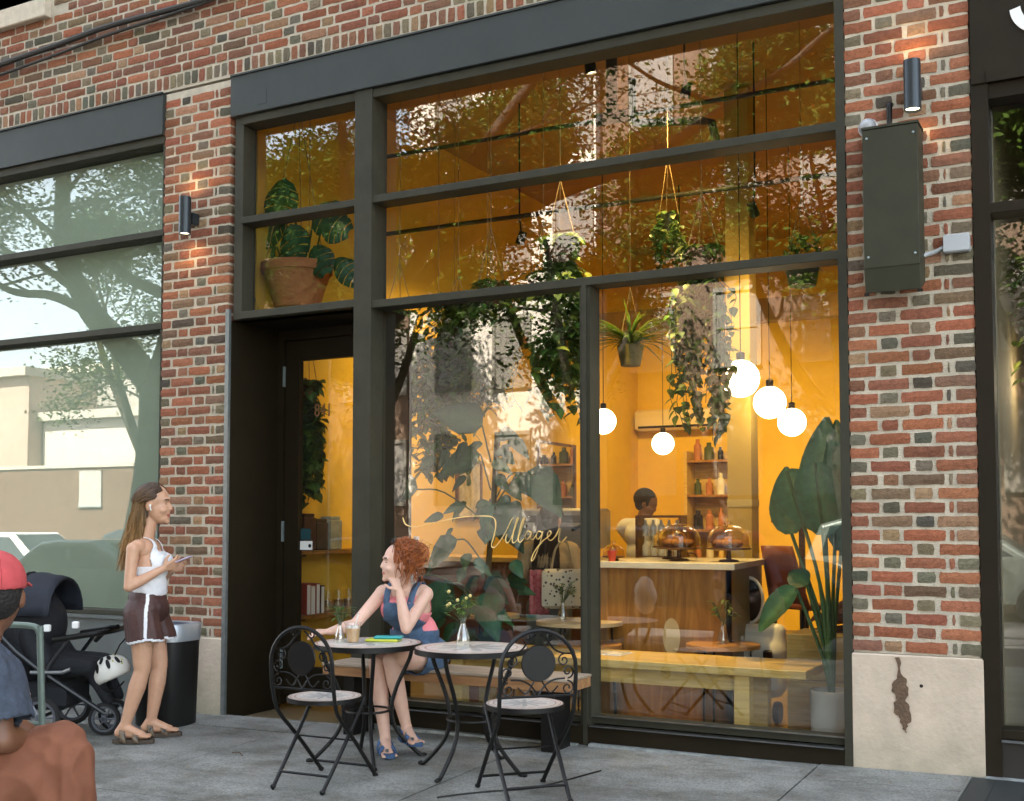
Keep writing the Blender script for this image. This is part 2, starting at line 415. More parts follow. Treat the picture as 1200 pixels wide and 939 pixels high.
joint_m = mat('joint', (.05, .05, .048), .95)

# ------------------------------------------------------------------ ground
KX = -5.4      # kerb line (y)
def slab(name, x0, x1, y0, y1, m, dz=0., th=.15, nx=2, ny=2):
    b = MB(); vs = []; n = 0
    for zz in (0, -th):
        for (x, y) in ((x0, y0), (x1, y0), (x1, y1), (x0, y1)): vs.append((x, y, gz(x, y) + dz + zz))
    b.add(vs, [(0, 1, 2, 3), (7, 6, 5, 4), (0, 4, 5, 1), (1, 5, 6, 2), (2, 6, 7, 3), (3, 7, 4, 0)])
    return struct(b.build(name, m))
# pavement flags with open joints between them
xs = [-40, -22, -16, -11.2, -9.55, -8.05, -6.38, -4.75, -3.1, -1.45, .2, 1.9, 3.6, 8, 30]; ys = [KX, -3.6, -1.92, -.35, .02]
pb = MB(); J = .006
for i in range(len(xs) - 1):
    for k in range(len(ys) - 1):
        x0, x1, y0, y1 = xs[i] + J, xs[i + 1] - J, ys[k] + J, ys[k + 1] - (J if k < 3 else 0)
        vs = []; dz = rnd.uniform(-.003, .002)
        for zz in (0, -.14):
            for (x, y) in ((x0, y0), (x1, y0), (x1, y1), (x0, y1)): vs.append((x, y, gz(x, y) + dz + zz))
        pb.add(vs, [(0, 1, 2, 3), (0, 4, 5, 1), (1, 5, 6, 2), (2, 6, 7, 3), (3, 7, 4, 0)])
struct(pb.build('pavement', pave))
slab('ground', -40, 30, KX, .02, joint_m, -.02, .1)
kb = MB(); kb.add([(x, y, gz(x, KX) + z) for x in (-60, 30) for (y, z) in ((KX, -.002), (KX - .15, -.002), (KX - .16, -.16), (KX, -.16))], [(0, 1, 5, 4), (1, 2, 6, 5), (0, 4, 7, 3), (3, 2, 1, 0), (4, 5, 6, 7)])
struct(kb.build('kerb', mat('kerb_granite', (.25, .25, .24), .85, var=.2, vscale=20)))
def sz(x, y): return gz(x, KX) - .15 + .016 * (y - KX) * (1 if y > -11 else 0) * .2
rb = MB(); rb.add([(-200, KX - .16, gz(-60, KX) - .15), (-60, KX - .16, gz(-60, KX) - .15), (60, KX - .16, gz(60, KX) - .15), (60, -15.2, gz(60, KX) - .2), (-60, -15.2, gz(-60, KX) - .2), (-200, -15.2, gz(-60, KX) - .2)], [(0, 1, 4, 5), (1, 2, 3, 4)])
struct(rb.build('road', asphalt))
fb = MB(); fb.add([(-200, -15.2, -.95), (60, -15.2, .62), (60, -18.6, .62), (-200, -18.6, -.95)], [(0, 1, 2, 3)])
fb.add([(-200, -15.2, -.95), (60, -15.2, .62), (60, -15.2, .3), (-200, -15.2, -1.3)], [(0, 1, 2, 3)])
struct(fb.build('far_pavement', mat('far_concrete', (.34, .33, .31), .9, var=.2, vscale=1)))
gb = MB(); gb.add([(-300, -300, -1.6), (300, -300, -1.6), (300, 300, -1.6), (-300, 300, -1.6)], [(0, 1, 2, 3)]); struct(gb.build('terrain', asphalt))

# ------------------------------------------------------------------ brick building
bld = empty('brick_building', (-3.5, 0, 0), 'old red and brown brick building with dark steel shop front and large glass panes', 'building')
PAL = [((.26, .095, .05), 6), ((.22, .085, .05), 5), ((.29, .115, .06), 4), ((.19, .09, .055), 3), ((.13, .105, .07), .7), ((.16, .10, .06), 1.4), ((.085, .07, .05), .4), ((.29, .165, .095), 1)]
PALH = [((.135, .118, .082), 2.6), ((.17, .135, .085), 3), ((.24, .095, .055), 5), ((.27, .165, .09), 2), ((.085, .074, .054), .9), ((.20, .095, .058), 4), ((.10, .095, .07), 1.2)]
def pick(P):
    t = rnd.uniform(0, sum(k for _, k in P))
    for c, k in P:
        t -= k
        if t <= 0: break
    f = rnd.uniform(.8, 1.22); return tuple(min(.6, x * f * rnd.uniform(.94, 1.06)) for x in c)
def one_brick(b, x0, x1, z0, z1, depth=.02, header=False):
    pr = -.007 + rnd.uniform(-.003, .003); nx = max(3, int((x1 - x0) / .035)); c = pick(PALH if header else PAL)
    tl = rnd.uniform(-.002, .002); vs = []; nz = 2
    J = lambda: rnd.uniform(-.0028, .0028)
    def y(x, z): return pr + rnd.uniform(-.0012, .0012)
    for k in range(nz + 1):
        for i in range(nx + 1):
            x = x0 + (x1 - x0) * i / nx; z = z0 + (z1 - z0) * k / nz + tl * (i / nx - .5)
            ex = (i in (0, nx)); ez = (k in (0, nz))
            if ex: x += J() * (1 if not ez else .8) + (.0035 if i == 0 else -.0035) * ez
            if ez: z += J()
            vs.append((x, y(x, z) + (.003 if ex or ez else 0), z))
    W = nx + 1; fs = [(k * W + i, k * W + i + 1, (k + 1) * W + i + 1, (k + 1) * W + i) for k in range(nz) for i in range(nx)]
    ring = list(range(W)) + [k * W + nx for k in range(1, nz + 1)] + [nz * W + i for i in range(nx - 1, -1, -1)] + [k * W for k in range(nz - 1, 0, -1)]
    o = len(vs); vs += [(vs[r][0], depth, vs[r][2]) for r in ring]; n = len(ring)
    fs += [(ring[(q + 1) % n], ring[q], o + q, o + (q + 1) % n) for q in range(n)]
    b.add(vs, fs, c)
CO = .0715
def pier(x0, ztop, zbase, name='pier'):
    b = MB(); wd = .632
    b.m = 1; b.box(x0 + .006, x0 + wd - .006, 0, .28, zbase, ztop, color=(.5, .45, .4)); b.m = 0
    A = [(0, .147), (.165, .25), (.268, .472), (.492, .511), (.53, .632)]; B = [(0, .086), (.104, .308), (.328, .417), (.437, .632)]
    z = zbase + .012; r = 0
    while z + CO < ztop + .01:
        for (a, c) in (A if r % 2 == 0 else B):
            j = rnd.uniform(-.005, .005) if 0 < a else 0
            jj = rnd.uniform(-.005, .005) if c < .63 else 0
            e = a == 0 or c > .63
            one_brick(b, x0 + a + j, x0 + c + jj, z, z + .054, .09 if e else .02, (c - a) < .12)
        z += CO; r += 1
    return b.build(name, [brick, mortar], bld and None, colattr=True)
def own(o): rel(bld, o); return o
own(pier(-6.202, 4.44, .46)); own(pier(-1.271, 4.44, .595))
ub = MB(); ub.m = 1; ub.box(-9.5, 1.4, .0, .3, 4.46, 5.9, color=(.5, .45, .4)); ub.m = 0
x = -9.4
while x < 1.3:                                   # rowlock course over the steel header
    one_brick(ub, x, x + .053, 4.482, 4.572, .02, True); x += .0705
z = 4.592; r = 0
while z < 5.82:
    x = -9.4 + (0 if r % 2 else .16); k = r % 3
    while x < 1.3:
        L = .205 if k % 2 == 0 else .092
        skip = z > 5.27 and x < -7.42
        if not skip: one_brick(ub, x, x + L, z, z + .054, .02, L < .1)
        x += L + .017; k += 1
    z += CO; r += 1
own(ub.build('upper_wall', [brick, mortar], colattr=True))
# plain mass of the building out of the picture
plain = bpy.data.materials.new('plain_brick'); plain.use_nodes = True
bt = plain.node_tree.nodes.new('ShaderNodeTexBrick'); bt.inputs['Scale'].default_value = 4.6; bt.inputs['Color1'].default_value = (.3, .1, .05, 1); bt.inputs['Color2'].default_value = (.17, .1, .07, 1); bt.inputs['Mortar'].default_value = (.45, .41, .35, 1)
tcn = plain.node_tree.nodes.new('ShaderNodeTexCoord'); mpn = plain.node_tree.nodes.new('ShaderNodeMapping'); mpn.inputs['Rotation'].default_value = (R(90), 0, 0)
plain.node_tree.links.new(tcn.outputs['Object'], mpn.inputs[0]); plain.node_tree.links.new(mpn.outputs[0], bt.inputs['Vector']); plain.node_tree.links.new(bt.outputs[0], plain.node_tree.nodes['Principled BSDF'].inputs['Base Color'])
mb = MB(); mb.box(-28, 14, .002, 10, 5.9, 12.5); mb.box(-28, -9.5, .002, .4, -.6, 5.9); mb.box(1.4, 14, .002, .4, -.6, 5.9); mb.box(-28, -6.4, 9.2, 10, -.6, 5.9); mb.box(-28, -27.6, .4, 9.2, -.6, 5.9); mb.box(13.6, 14, .4, 9.2, -.6, 5.9); mb.box(-28, -6.45, .4, 9.2, 5.0, 5.9)
own(mb.build('outer_wall', plain))
# stone bases
def base(x0, x1, ztop, crack):
    b = MB(); b.box(x0, x1, -.012, .3, -.2, ztop, bev=.006)
    o = b.build('stone_base', stone, bevel=.004); own(o)
    if crack:
        P = [(-1.035, .575), (-1.022, .50), (-1.0, .465), (-.993, .40), (-1.004, .36), (-.985, .31), (-.99, .25), (-1.003, .232), (-1.01, .2), (-1.028, .22), (-1.035, .27), (-1.06, .285), (-1.066, .33), (-1.05, .37), (-1.076, .41), (-1.062, .46), (-1.045, .50), (-1.05, .575)]
        Q = []
        for i in range(len(P)):
            a = P[i]; c = P[(i + 1) % len(P)]
            for t in (0, .33, .66): Q.append((a[0] + (c[0] - a[0]) * t + rnd.uniform(-.008, .008), a[1] + (c[1] - a[1]) * t + rnd.uniform(-.006, .006)))
        c = MB(); c.prism(list(reversed(Q)), -.0165, -.0125); s = c.build('spalled_patch', mat('spalled', (.12, .075, .045), .95, var=.3, vscale=30, bump=1, bscale=60)); rel(bld, s); 
        h = MB(); h.lathe([(0, 0), (.009, 0)], 12, Matrix.Translation((-.93, -.0135, .44)) @ Matrix.Rotation(R(90), 4, 'X')); rel(bld, h.build('drill_hole', black_m))
    return o
base(-6.196, -5.556, .46, False); base(-1.276, -.632, .592, True)
# stone window sill, top left, and the dark window over it
b = MB(); b.box(-9.3, -7.455, -.06, .05, 5.285, 5.44, bev=.008); own(b.build('stone_sill', mat('sill_stone', (.55, .47, .36), .85, var=.15, vscale=14, bump=.2)))
b = MB(); b.box(-9.2, -7.52, .0, .06, 5.44, 6.0); own(b.build('upper_window', dark_m))

# steel headers
b = MB(); b.box(-5.545, -1.272, -.035, .2, 4.152, 4.44, bev=.004); b.box(-5.545, -1.272, -.045, -.02, 4.44, 4.452); b.box(-5.30, -5.22, -.0365, -.03, 4.2, 4.30)
own(b.build('steel_header', header_m))
b = MB(); b.box(-9.5, -6.204, -.03, .2, 4.135, 4.44, bev=.004); b.box(-9.5, -6.204, -.042, -.02, 4.44, 4.452); own(b.build('steel_header', header_m))
b = MB(); b.box(-.632, 1.4, -.02, .2, 3.50, 4.46, bev=.004); b.box(-.56, 1.4, -.03, -.02, 3.50, 3.56); own(b.build('steel_header', dark_m))

def pane(x0, x1, z0, z1, y, parent, name='glass_pane', th=.006, m=None):
    b = MB(); b.box(x0, x1, y, y + th, z0, z1); return rel2(parent, b.build(name, m or glass))
def rel2(p, o):
    o.parent = p; o.matrix_parent_inverse = Matrix.Translation(-Vw(p)); return o
def Vw(p):
    q = V((0, 0, 0))
    while p is not None: q += p.location; p = p.parent if p.parent is None else None
    return q
# main shop window frame
F = MB(); Y0, Y1 = -.01, .145
def bar(x0, x1, z0, z1, y0=Y0, y1=Y1): F.box(x0, x1, y0, y1, z0, z1, bev=.003)
bar(-5.53, -5.455, 2.70, 4.15, .005); bar(-4.474, -4.336, -.12, 4.152, -.018, .16)
bar(-1.318, -1.270, -.1, 4.15)
bar(-2.84, -2.773, -.06, 2.682, .004); bar(-2.82, -2.793, -.06, 2.682, -.012, .01)
bar(-5.455, -4.474, 4.09, 4.148); bar(-4.336, -1.318, 4.09, 4.148)
bar(-4.336, -1.318, 3.381, 3.43); bar(-4.336, -1.318, 2.68, 2.73); bar(-5.455, -4.474, 3.378, 3.426); bar(-5.455, -4.474, 2.70, 2.752)
for (a, c) in ((-4.336, -2.84), (-2.773, -1.318)):
    bar(a, c, .098, .140, .03, .15)
wf = own(F.build('storefront_window', frame_m))
S = MB()
for (a, c) in ((-4.336, -2.84), (-2.773, -1.318)):
    S.box(a, c, .0, .03, .1402, .1442); S.box(a, c, -.04, .03, .088, .094)
rel(bld, S.build('sill_strip', alum_m))
S = MB(); S.box(-4.336, -1.272, -.005, .16, -.1, .09); rel(bld, S.build('bulkhead', dark_m))
S = MB(); S.box(-2.77, -1.30, -.05, -.006, -.06, -.008); S.box(-4.33, -2.85, -.05, -.006, -.12, -.02); rel(bld, S.build('sill_strip', mat('old_threshold', (.3, .32, .31), .55, .3, var=.4, vscale=14)))
GY = .125
for (a, c, z0, z1) in ((-5.455, -4.474, 3.426, 4.09), (-5.455, -4.474, 2.752, 3.378), (-4.336, -1.318, 3.43, 4.09), (-4.336, -1.318, 2.73, 3.381), (-4.336, -2.84, .14, 2.68), (-2.773, -1.318, .14, 2.68)):
    p = pane(a, c, z0, z1, GY, None); p.parent = wf
    p.matrix_parent_inverse = wf.matrix_parent_inverse.copy() if False else Matrix.Identity(4)
# left window and its roller blind, bulkhead below
F = MB(); bar(-9.5, -6.206, 4.075, 4.135, -.005); bar(-9.5, -6.206, 3.385, 3.432, -.005); bar(-9.5, -6.206, 2.69, 2.738, -.005); bar(-9.5, -6.206, .585, .62, .0); bar(-6.219, -6.206, .6, 4.1, .0)
lw = own(F.build('storefront_window', frame_m))
for z0, z1 in ((3.432, 4.075), (2.738, 3.385), (.62, 2.69)):
    p = pane(-9.5, -6.206, z0, z1, .1, None, m=glass_mat('blind_glass', .078, (.93, .97, .95), .01) if z0 > 3 else MATS['blind_glass']); p.parent = lw
B = MB(); B.box(-9.5, -6.206, .145, .16, .6, 4.13); o = B.build('roller_blind', blind_m); o.parent = lw
B = MB(); B.box(-9.5, -6.206, .01, .2, -.3, .585); B.box(-9.5, -6.206, -.012, .01, .555, .58); own(B.build('bulkhead', mat('bulkhead_paint', (.10, .115, .11), .6, var=.15, vscale=4)))
# right window
F = MB(); bar(-.638, -.556, -.1, 4.46); bar(-.556, 1.4, 2.83, 2.885); bar(-.556, 1.4, .205, .25, -.0); bar(-.556, 1.4, 3.42, 3.50, -.0)
rw = own(F.build('storefront_window', dark_m))
for z0, z1 in ((2.885, 3.42), (.25, 2.83)):
    p = pane(-.556, 1.4, z0, z1, .11, None); p.parent = rw
B = MB(); B.box(-.556, 1.4, -.03, .0, .192, .204); own(B.build('sill_strip', alum_m))
B = MB(); B.box(-.63, 1.4, -.0, .16, -.1, .19); own(B.build('bulkhead', mat('black_panel', (.02, .016, .012), .5)))
B = MB(); B.box(-.63, 1.4, -.06, -.002, -.06, .018); own(B.build('sill_strip', MATS['old_threshold']))
# recessed doorway
B = MB(); B.box(-5.58, -5.55, .01, .58, -.1, 2.70); B.box(-5.55, -4.40, .06, .58, 2.70, 2.72); B.box(-4.43, -4.40, .16, .58, -.1, 2.70); own(B.build('door_recess', dark_m))
B = MB(); B.box(-5.586, -5.552, -.014, .01, -.08, 2.78); own(B.build('corner_trim', zinc_m))
F = MB(); bar(-5.55, -5.50, -.06, 2.70, .53, .60); bar(-5.495, -5.372, .0, 2.62, .55, .6); bar(-4.52, -4.43, .0, 2.62, .55, .6); bar(-5.372, -4.52, 2.47, 2.62, .55, .6); bar(-5.372, -4.52, .0, .22, .55, .6); bar(-5.50, -4.43, 2.625, 2.70, .53, .6)
dr = own(F.build('door', dark_m))
p = pane(-5.372, -4.52, .22, 2.47, .575, None, m=glass_mat('door_glass', .045, (.97, .98, .96), .02)); p.parent = dr
for z in (2.28, 1.13, .2):
    B = MB(); B.box(-5.502, -5.490, .52, .54, z, z + .15); o = B.build('hinge', steel_m); o.parent = dr
B = MB(); B.box(-4.50, -4.47, .47, .5, .9, 1.3); B.box(-4.495, -4.475, .5, .55, .92, .94); B.box(-4.495, -4.475, .5, .55, 1.26, 1.28); o = B.build('handle', steel_m); o.parent = dr
o = text_mesh('door_number', '841', .135, .002, Matrix.Translation((-5.245, .568, 2.05)) @ Matrix.Rotation(R(90), 4, 'X') @ Matrix.Diagonal((.8, 1, 1, 1)), mat('number_gold', (.22, .1, .04), .5), dr)
B = MB(); B.box(-5.365, -5.255, .57, .5745, 1.07, 1.135); o = B.build('sticker', white_m, dr)
B = MB(); B.lathe([(0, 0), (.014, 0)], 14, Matrix.Translation((-5.275, .5685, 1.1)) @ Matrix.Rotation(R(90), 4, 'X')); o = B.build('sticker_dot', black_m, dr)
B = MB(); B.box(-5.36, -5.27, .57, .5745, 1.145, 1.225); o = B.build('sticker', mat('teal_sticker', (.01, .05, .06), .5), dr)

# fascia letter fragment at the right edge (a white curve)
b = MB(); ob = arc((-.29, -.026, 3.86), .155, R(185), R(300), 20, (1, 0, 0), (0, 0, 1)); ib = arc((-.27, -.026, 3.87), .125, R(185), R(300), 20, (1, 0, 0), (0, 0, 1))
n = len(ob); vsx = [(p.x, y, p.z) for y in (-.030, -.021) for p in ob + ib]
fs = []
for y in (0, 1):
    o = y * 2 * n; fs += [(o + i, o + i + 1, o + n + i + 1, o + n + i) for i in range(n - 1)]
fs += [(i, i + 1, 2 * n + i + 1, 2 * n + i) for i in range(n - 1)] + [(n + i, n + i + 1, 3 * n + i + 1, 3 * n + i) for i in range(n - 1)]
b.add(vsx, fs); o = b.build('sign_letter', white_m); tag(o, 'white curved sign letter on the dark fascia at the top right', 'sign letter')

# ------------------------------------------------------------------ fittings on the brickwork
tube_m = mat('lamp_body', (.035, .042, .048), .35, .5)
lens_m = mat('lamp_lens', (1, .9, .7), .3, emit=(1, .80, .5), estr=1.6)
def wall_lamp(x, z0, z1, label, r=.043):
    t = empty('wall_lamp', (x, 0, z0), label, 'wall lamp', 'cylinder wall lamps on the brick piers')
    h = z1 - z0
    b = MB(); b.lathe([(r - .006, .012), (r, 0), (r, h), (r - .006, h - .012)], 24, Matrix.Translation((0, -.115, 0))); b.build('lamp_body', tube_m, t, True)
    b = MB(); b.box(-.035, .035, -.075, -.009, h * .3, h * .62, bev=.004); b.build('bracket', tube_m, t)
    for q in (.013, h - .013):
        b = MB(); b.lathe([(0, q), (r - .006, q)], 20, Matrix.Translation((0, -.115, 0))); b.build('lens', lens_m, t)
    for up in (0, 1):
        l = bpy.data.lights.new('lamp_light', 'SPOT'); l.energy = .3; l.color = (1, .56, .22); l.spot_size = R(165); l.spot_blend = 1.; l.shadow_soft_size = .03
        lo = bpy.data.objects.new('lamp_light', l); col.objects.link(lo); lo.parent = t; lo.location = (0, -.115, h + .01 if up else -.01)
        lo.rotation_euler = (R(180) if up else 0, 0, 0)
wall_lamp(-5.885, 3.33, 3.60, 'dark cylinder wall lamp glowing on the brick pier left of the door')
wall_lamp(-.905, 3.385, 3.645, 'dark cylinder wall lamp glowing above the olive metal box')
sp = empty('speaker_box', (-1.01, 0, 2.45), 'tall olive green metal box with slanted bottom on the right brick pier', 'metal box')
olive = mat('olive_paint', (.034, .034, .02), .55, spec=.25, var=.15, vscale=6)
b = MB(); M = Matrix.Rotation(R(90), 4, 'Z')
poly = [(-.185, .13), (-.16, -.0), (-.012, .06), (-.012, .85), (-.16, .855), (-.185, .845)]
vs2 = [(x, y, z) for x in (-.137, .137) for y, z in poly]; n = len(poly)
b.add(vs2, [tuple(range(n)), tuple(reversed(range(n, 2 * n)))] + [(i, i + n, (i + 1) % n + n, (i + 1) % n) for i in range(n)])
b.build('cabinet', olive, sp, bevel=.004)
b = MB(); b.box(-.141, .141, -.188, -.183, .125, .138); b.build('edge_flange', olive, sp)
b = MB(); b.box(-.141, .141, -.189, -.012, .848, .86); b.build('edge_flange', olive, sp)
for sx in (-.115, .115):
    for szz in (.18, .8): b = MB(); b.ball((sx, -.186 + .03 * (szz - .18) / .62 * 0, szz), (.007, .006, .007), 8, 6); b.build('screw', steel_m, sp)
for q in (-.13, .13): b = MB(); b.box(q - .012, q + .012, -.17, -.15, -.012, .0); b.build('foot', black_m, sp)
cd = MB(); cd.tube([(-1.03, -.06, 3.31), (-1.03, -.06, 3.44)], .014, 12); cd.tube(smooth_path([(-1.03, -.06, 3.42), (-1.03, -.055, 3.455), (-1.03, -.01, 3.47)], 5), .015, 12)
tag(cd.build('conduit', black_m, None, True), 'short dark pipe stub standing on top of the olive box', 'conduit')
cm = empty('dome_camera', (-1.146, 0, 3.36), 'round white dome camera on bricks beside the olive box', 'camera')
b = MB(); b.lathe([(.0, 0), (.05, 0), (.052, .02), (.045, .045)], 20, Matrix.Rotation(R(90), 4, 'X')); b.build('housing', white_m, cm, True)
b = MB(); b.ball((0, -.045, 0), .043, 18, 10); b.build('dome', mat('grey_dome', (.35, .36, .38), .3), cm, True)
jb = empty('junction_box', (-.715, 0, 2.69), 'small grey junction box on the right edge of the brick pier', 'junction box')
b = MB(); b.box(-.062, .062, -.06, -.01, -.046, .046, bev=.006); b.build('box_body', mat('grey_plastic', (.42, .44, .45), .5), jb)
b = MB(); b.tube([(-.06, -.03, -.01), (-.10, -.03, -.03), (-.16, -.03, -.045), (-.19, -.06, -.05)], .011, 10); b.build('pipe', MATS['grey_plastic'], jb, True)
# cables slung along the upper wall
for k, (z0, rr) in enumerate(((0, .022), (-.075, .012))):
    c = MB(); pts = [(-9.4, -.05, 4.86 + z0 * .3), (-8.04, -.045, 4.985 + z0 * 1.1), (-7.3, -.045, 5.025 + z0), (-6.78, -.05, 5.055 + z0 * .9), (-6.1, -.045, 5.055 + z0 * .5), (-5.35, -.045, 5.06), (-3.4, -.05, 5.12 + .04 * k), (0, -.05, 5.2 + .05 * k)]
    c.tube(smooth_path(pts, 6), rr, 8)
    tag(c.build('wall_cable', mat('cable_rubber', (.025, .022, .018), .7) if k == 0 else MATS['cable_rubber'], None, True), ['thick black cable slung along the bricks above the steel header', 'thin black cable sagging under the thicker one on the bricks'][k], 'cable')
# ------------------------------------------------------------------ cafe interior
FZ = -.10
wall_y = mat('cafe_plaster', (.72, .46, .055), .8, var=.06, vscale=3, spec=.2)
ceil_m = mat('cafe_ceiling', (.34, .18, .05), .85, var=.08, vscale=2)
oak = wood_mat('oak', (.22, .095, .016), (.36, .17, .035), (9, 9, .9), .45, 5)
oak_l = wood_mat('pale_oak', (.5, .32, .08), (.66, .45, .14), (1.2, 14, 14), .45)
marble = mat('marble', (.68, .62, .5), .25, var=.12, vscale=6)
leafA = mat('leaf_dark', (.022, .06, .014), .45, trans=.3, attr='Col', var=.25, vscale=40)
LC = {'leaf_dark': (.05, .115, .02), 'leaf_mid': (.065, .15, .03), 'leaf_blue': (.028, .105, .055)}
leafB = mat('leaf_mid', (.035, .095, .028), .4, trans=.3, attr='Col', var=.25, vscale=40)
leafC = mat('leaf_blue', (.02, .085, .05), .38, trans=.3, attr='Col', var=.25, vscale=25)
stem_m = mat('stem', (.05, .07, .02), .7)
terra = mat('terracotta', (.42, .15, .06), .8, var=.15, vscale=10)
pot_w = mat('white_pot', (.62, .63, .6), .45, var=.04, vscale=4)
dark_wood = wood_mat('dark_wood', (.07, .025, .008), (.14, .055, .018), (1, 10, 10), .45)

def floor_mat():
    m = bpy.data.materials.new('cafe_floor'); m.use_nodes = True; nt = m.node_tree; b = nt.nodes['Principled BSDF']; N = nt.nodes.new; L = nt.links.new
    tc = N('ShaderNodeTexCoord'); mp = N('ShaderNodeMapping'); mp.inputs['Rotation'].default_value = (0, 0, R(32)); mp.inputs['Scale'].default_value = (13, 13, 13)
    bt = N('ShaderNodeTexBrick'); bt.inputs['Color1'].default_value = (.36, .27, .15, 1); bt.inputs['Color2'].default_value = (.27, .2, .11, 1); bt.inputs['Mortar'].default_value = (.1, .07, .035, 1); bt.inputs['Mortar Size'].default_value = .05
    L(tc.outputs['Object'], mp.inputs[0]); L(mp.outputs[0], bt.inputs['Vector']); L(bt.outputs[0], b.inputs['Base Color']); b.inputs['Roughness'].default_value = .4; return m
b = MB(); b.box(-6.4, 3, .16, 8.8, FZ - .1, FZ); struct(b.build('cafe_floor', floor_mat()))
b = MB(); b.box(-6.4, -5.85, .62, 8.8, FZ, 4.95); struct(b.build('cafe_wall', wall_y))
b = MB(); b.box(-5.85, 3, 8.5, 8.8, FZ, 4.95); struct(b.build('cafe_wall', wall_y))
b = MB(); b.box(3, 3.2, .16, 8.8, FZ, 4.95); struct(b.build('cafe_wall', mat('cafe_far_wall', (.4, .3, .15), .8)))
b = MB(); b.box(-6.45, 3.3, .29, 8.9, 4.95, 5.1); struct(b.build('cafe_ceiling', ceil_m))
b = MB(); b.box(-.62, -.565, .3, 8.5, FZ, 4.95); struct(b.build('cafe_wall', mat('added_partition', (.2, .16, .09), .8)))  # dividing wall added to keep lamp light out of the right-hand room
pl = empty('pillar', (-2.79, 3.15, FZ), 'square yellow pillar from behind the counter to the ceiling', 'pillar')
b = MB(); b.box(-.1, .1, -.1, .1, 0, 5.0); b.build('shaft', mat('pillar_paint', (.55, .38, .09), .7), pl)
b = MB(); b.box(-.105, .105, -.105, .105, 1.5, 1.56); b.build('band', mat('pillar_band', (.6, .48, .22), .7), pl)

# counter
ct = empty('service_counter', (-2.8, 1.6, FZ), 'oak fronted service counter with pale marble top', 'counter')
b = MB(); b.box(-3.31, -2.30, 1.22, 1.25, FZ, .955); rel(ct, b.build('front_panel', oak))
b = MB(); b.add([(-2.30, 1.22, FZ), (-2.40, 2.3, FZ), (-2.40, 2.3, .955), (-2.30, 1.22, .955), (-2.34, 1.22, FZ), (-2.44, 2.3, FZ), (-2.44, 2.3, .955), (-2.34, 1.22, .955)], [(0, 1, 2, 3), (7, 6, 5, 4), (1, 5, 6, 2), (0, 3, 7, 4)]); rel(ct, b.build('side_panel', mat('counter_side', (.22, .17, .07), .5)))
b = MB(); b.prism([(0, 0), (1, 0), (1, 1)], 0, 0); b = MB()
tp = [(-3.33, 1.17), (-2.262, 1.17), (-2.375, 2.34), (-3.33, 2.34)]
b.add([(x, y, z) for z in (.957, 1.0) for x, y in tp], [(3, 2, 1, 0), (4, 5, 6, 7)] + [(i, (i + 1) % 4, (i + 1) % 4 + 4, i + 4) for i in range(4)]); rel(ct, b.build('countertop', marble, bevel=.004))
b = MB(); b.lathe([(0, 0), (1, 0)], 24, Matrix.Translation((-2.72, 1.2175, .50)) @ Matrix.Rotation(R(90), 4, 'X') @ Matrix.Diagonal((.062, .125, 1, 1))); rel(ct, b.build('oval_sticker', mat('oval_paper', (.5, .38, .2), .7)))
bc = empty('back_counter', (-4.6, 2.9, FZ), 'dark wooden counter running to the left behind the hanging plants', 'counter')
b = MB(); b.box(-5.8, -3.36, 2.5, 3.1, FZ, .93); rel(bc, b.build('front_panel', dark_wood)); b = MB(); b.box(-5.8, -3.34, 2.46, 3.14, .932, .97); rel(bc, b.build('countertop', oak_l))

dome_g = glass_mat('dome_glass', .12, (.97, .85, .55), p=3)
bread = mat('pastry', (.3, .14, .035), .8, var=.4, vscale=14, bump=.5)
for (x, y, r, lb) in ((-2.42, 1.55, .145, 'glass cake dome nearest the yellow pillar on the marble counter'), (-2.78, 1.55, .15, 'glass cake dome in the middle of the marble counter'), (-2.98, 1.9, .12, 'smaller glass cake dome further back on the marble counter'), (-3.2, 1.36, .075, 'tiny glass dome over a cake at the left end of the marble counter')):
    t = empty('cake_dome', (x, y, 1.0), lb, 'cake dome', 'glass domes on the counter')
    st = .09 if r > .1 else .03
    b = MB(); b.lathe([(0, 0), (r * .5, 0), (r * .45, .012), (.018, .02), (.016, st - .015), (r * 1.05, st - .005), (r * 1.08, st + .006), (0, st + .006)], 24); b.build('stand', dark_wood, t, True)
    b = MB(); b.lathe([(r * math.cos(a), st + .008 + r * .35 + r * .75 * math.sin(a)) for a in [R(q) for q in (0, 15, 30, 45, 60, 75, 88)]] + [(0, st + .008 + r * 1.1)], 24)
    b.lathe([(r, st + .008), (r, st + .008 + r * .35)], 24); b.build('glass_dome', dome_g, t, True)
    b = MB(); b.ball((0, 0, st + .012 + r * 1.14), .016, 10, 8); b.build('knob', dome_g, t, True)
    b = MB()
    for k in range(7 if r > .1 else 3): a = k * 2.4; q = r * .5 * (k > 0); b.ball((q * math.cos(a), q * math.sin(a), st + .035 + .02 * (k == 0)), (r * .3, r * .24, .03), 10, 7)
    b.build('pastries', bread, t, True)
t = empty('drink_cup', (-3.17, 1.26, 1.0), 'small red cup at the left end of the marble counter', 'cup')
b = MB(); b.lathe([(.024, 0), (.034, .075), (.031, .075), (.022, .006), (0, .006)], 18); b.build('cup_body', mat('red_cup', (.5, .05, .02), .4), t, True); b = MB(); b.lathe([(0, .06), (.03, .06)], 16); b.build('drink', dark_wood, t)
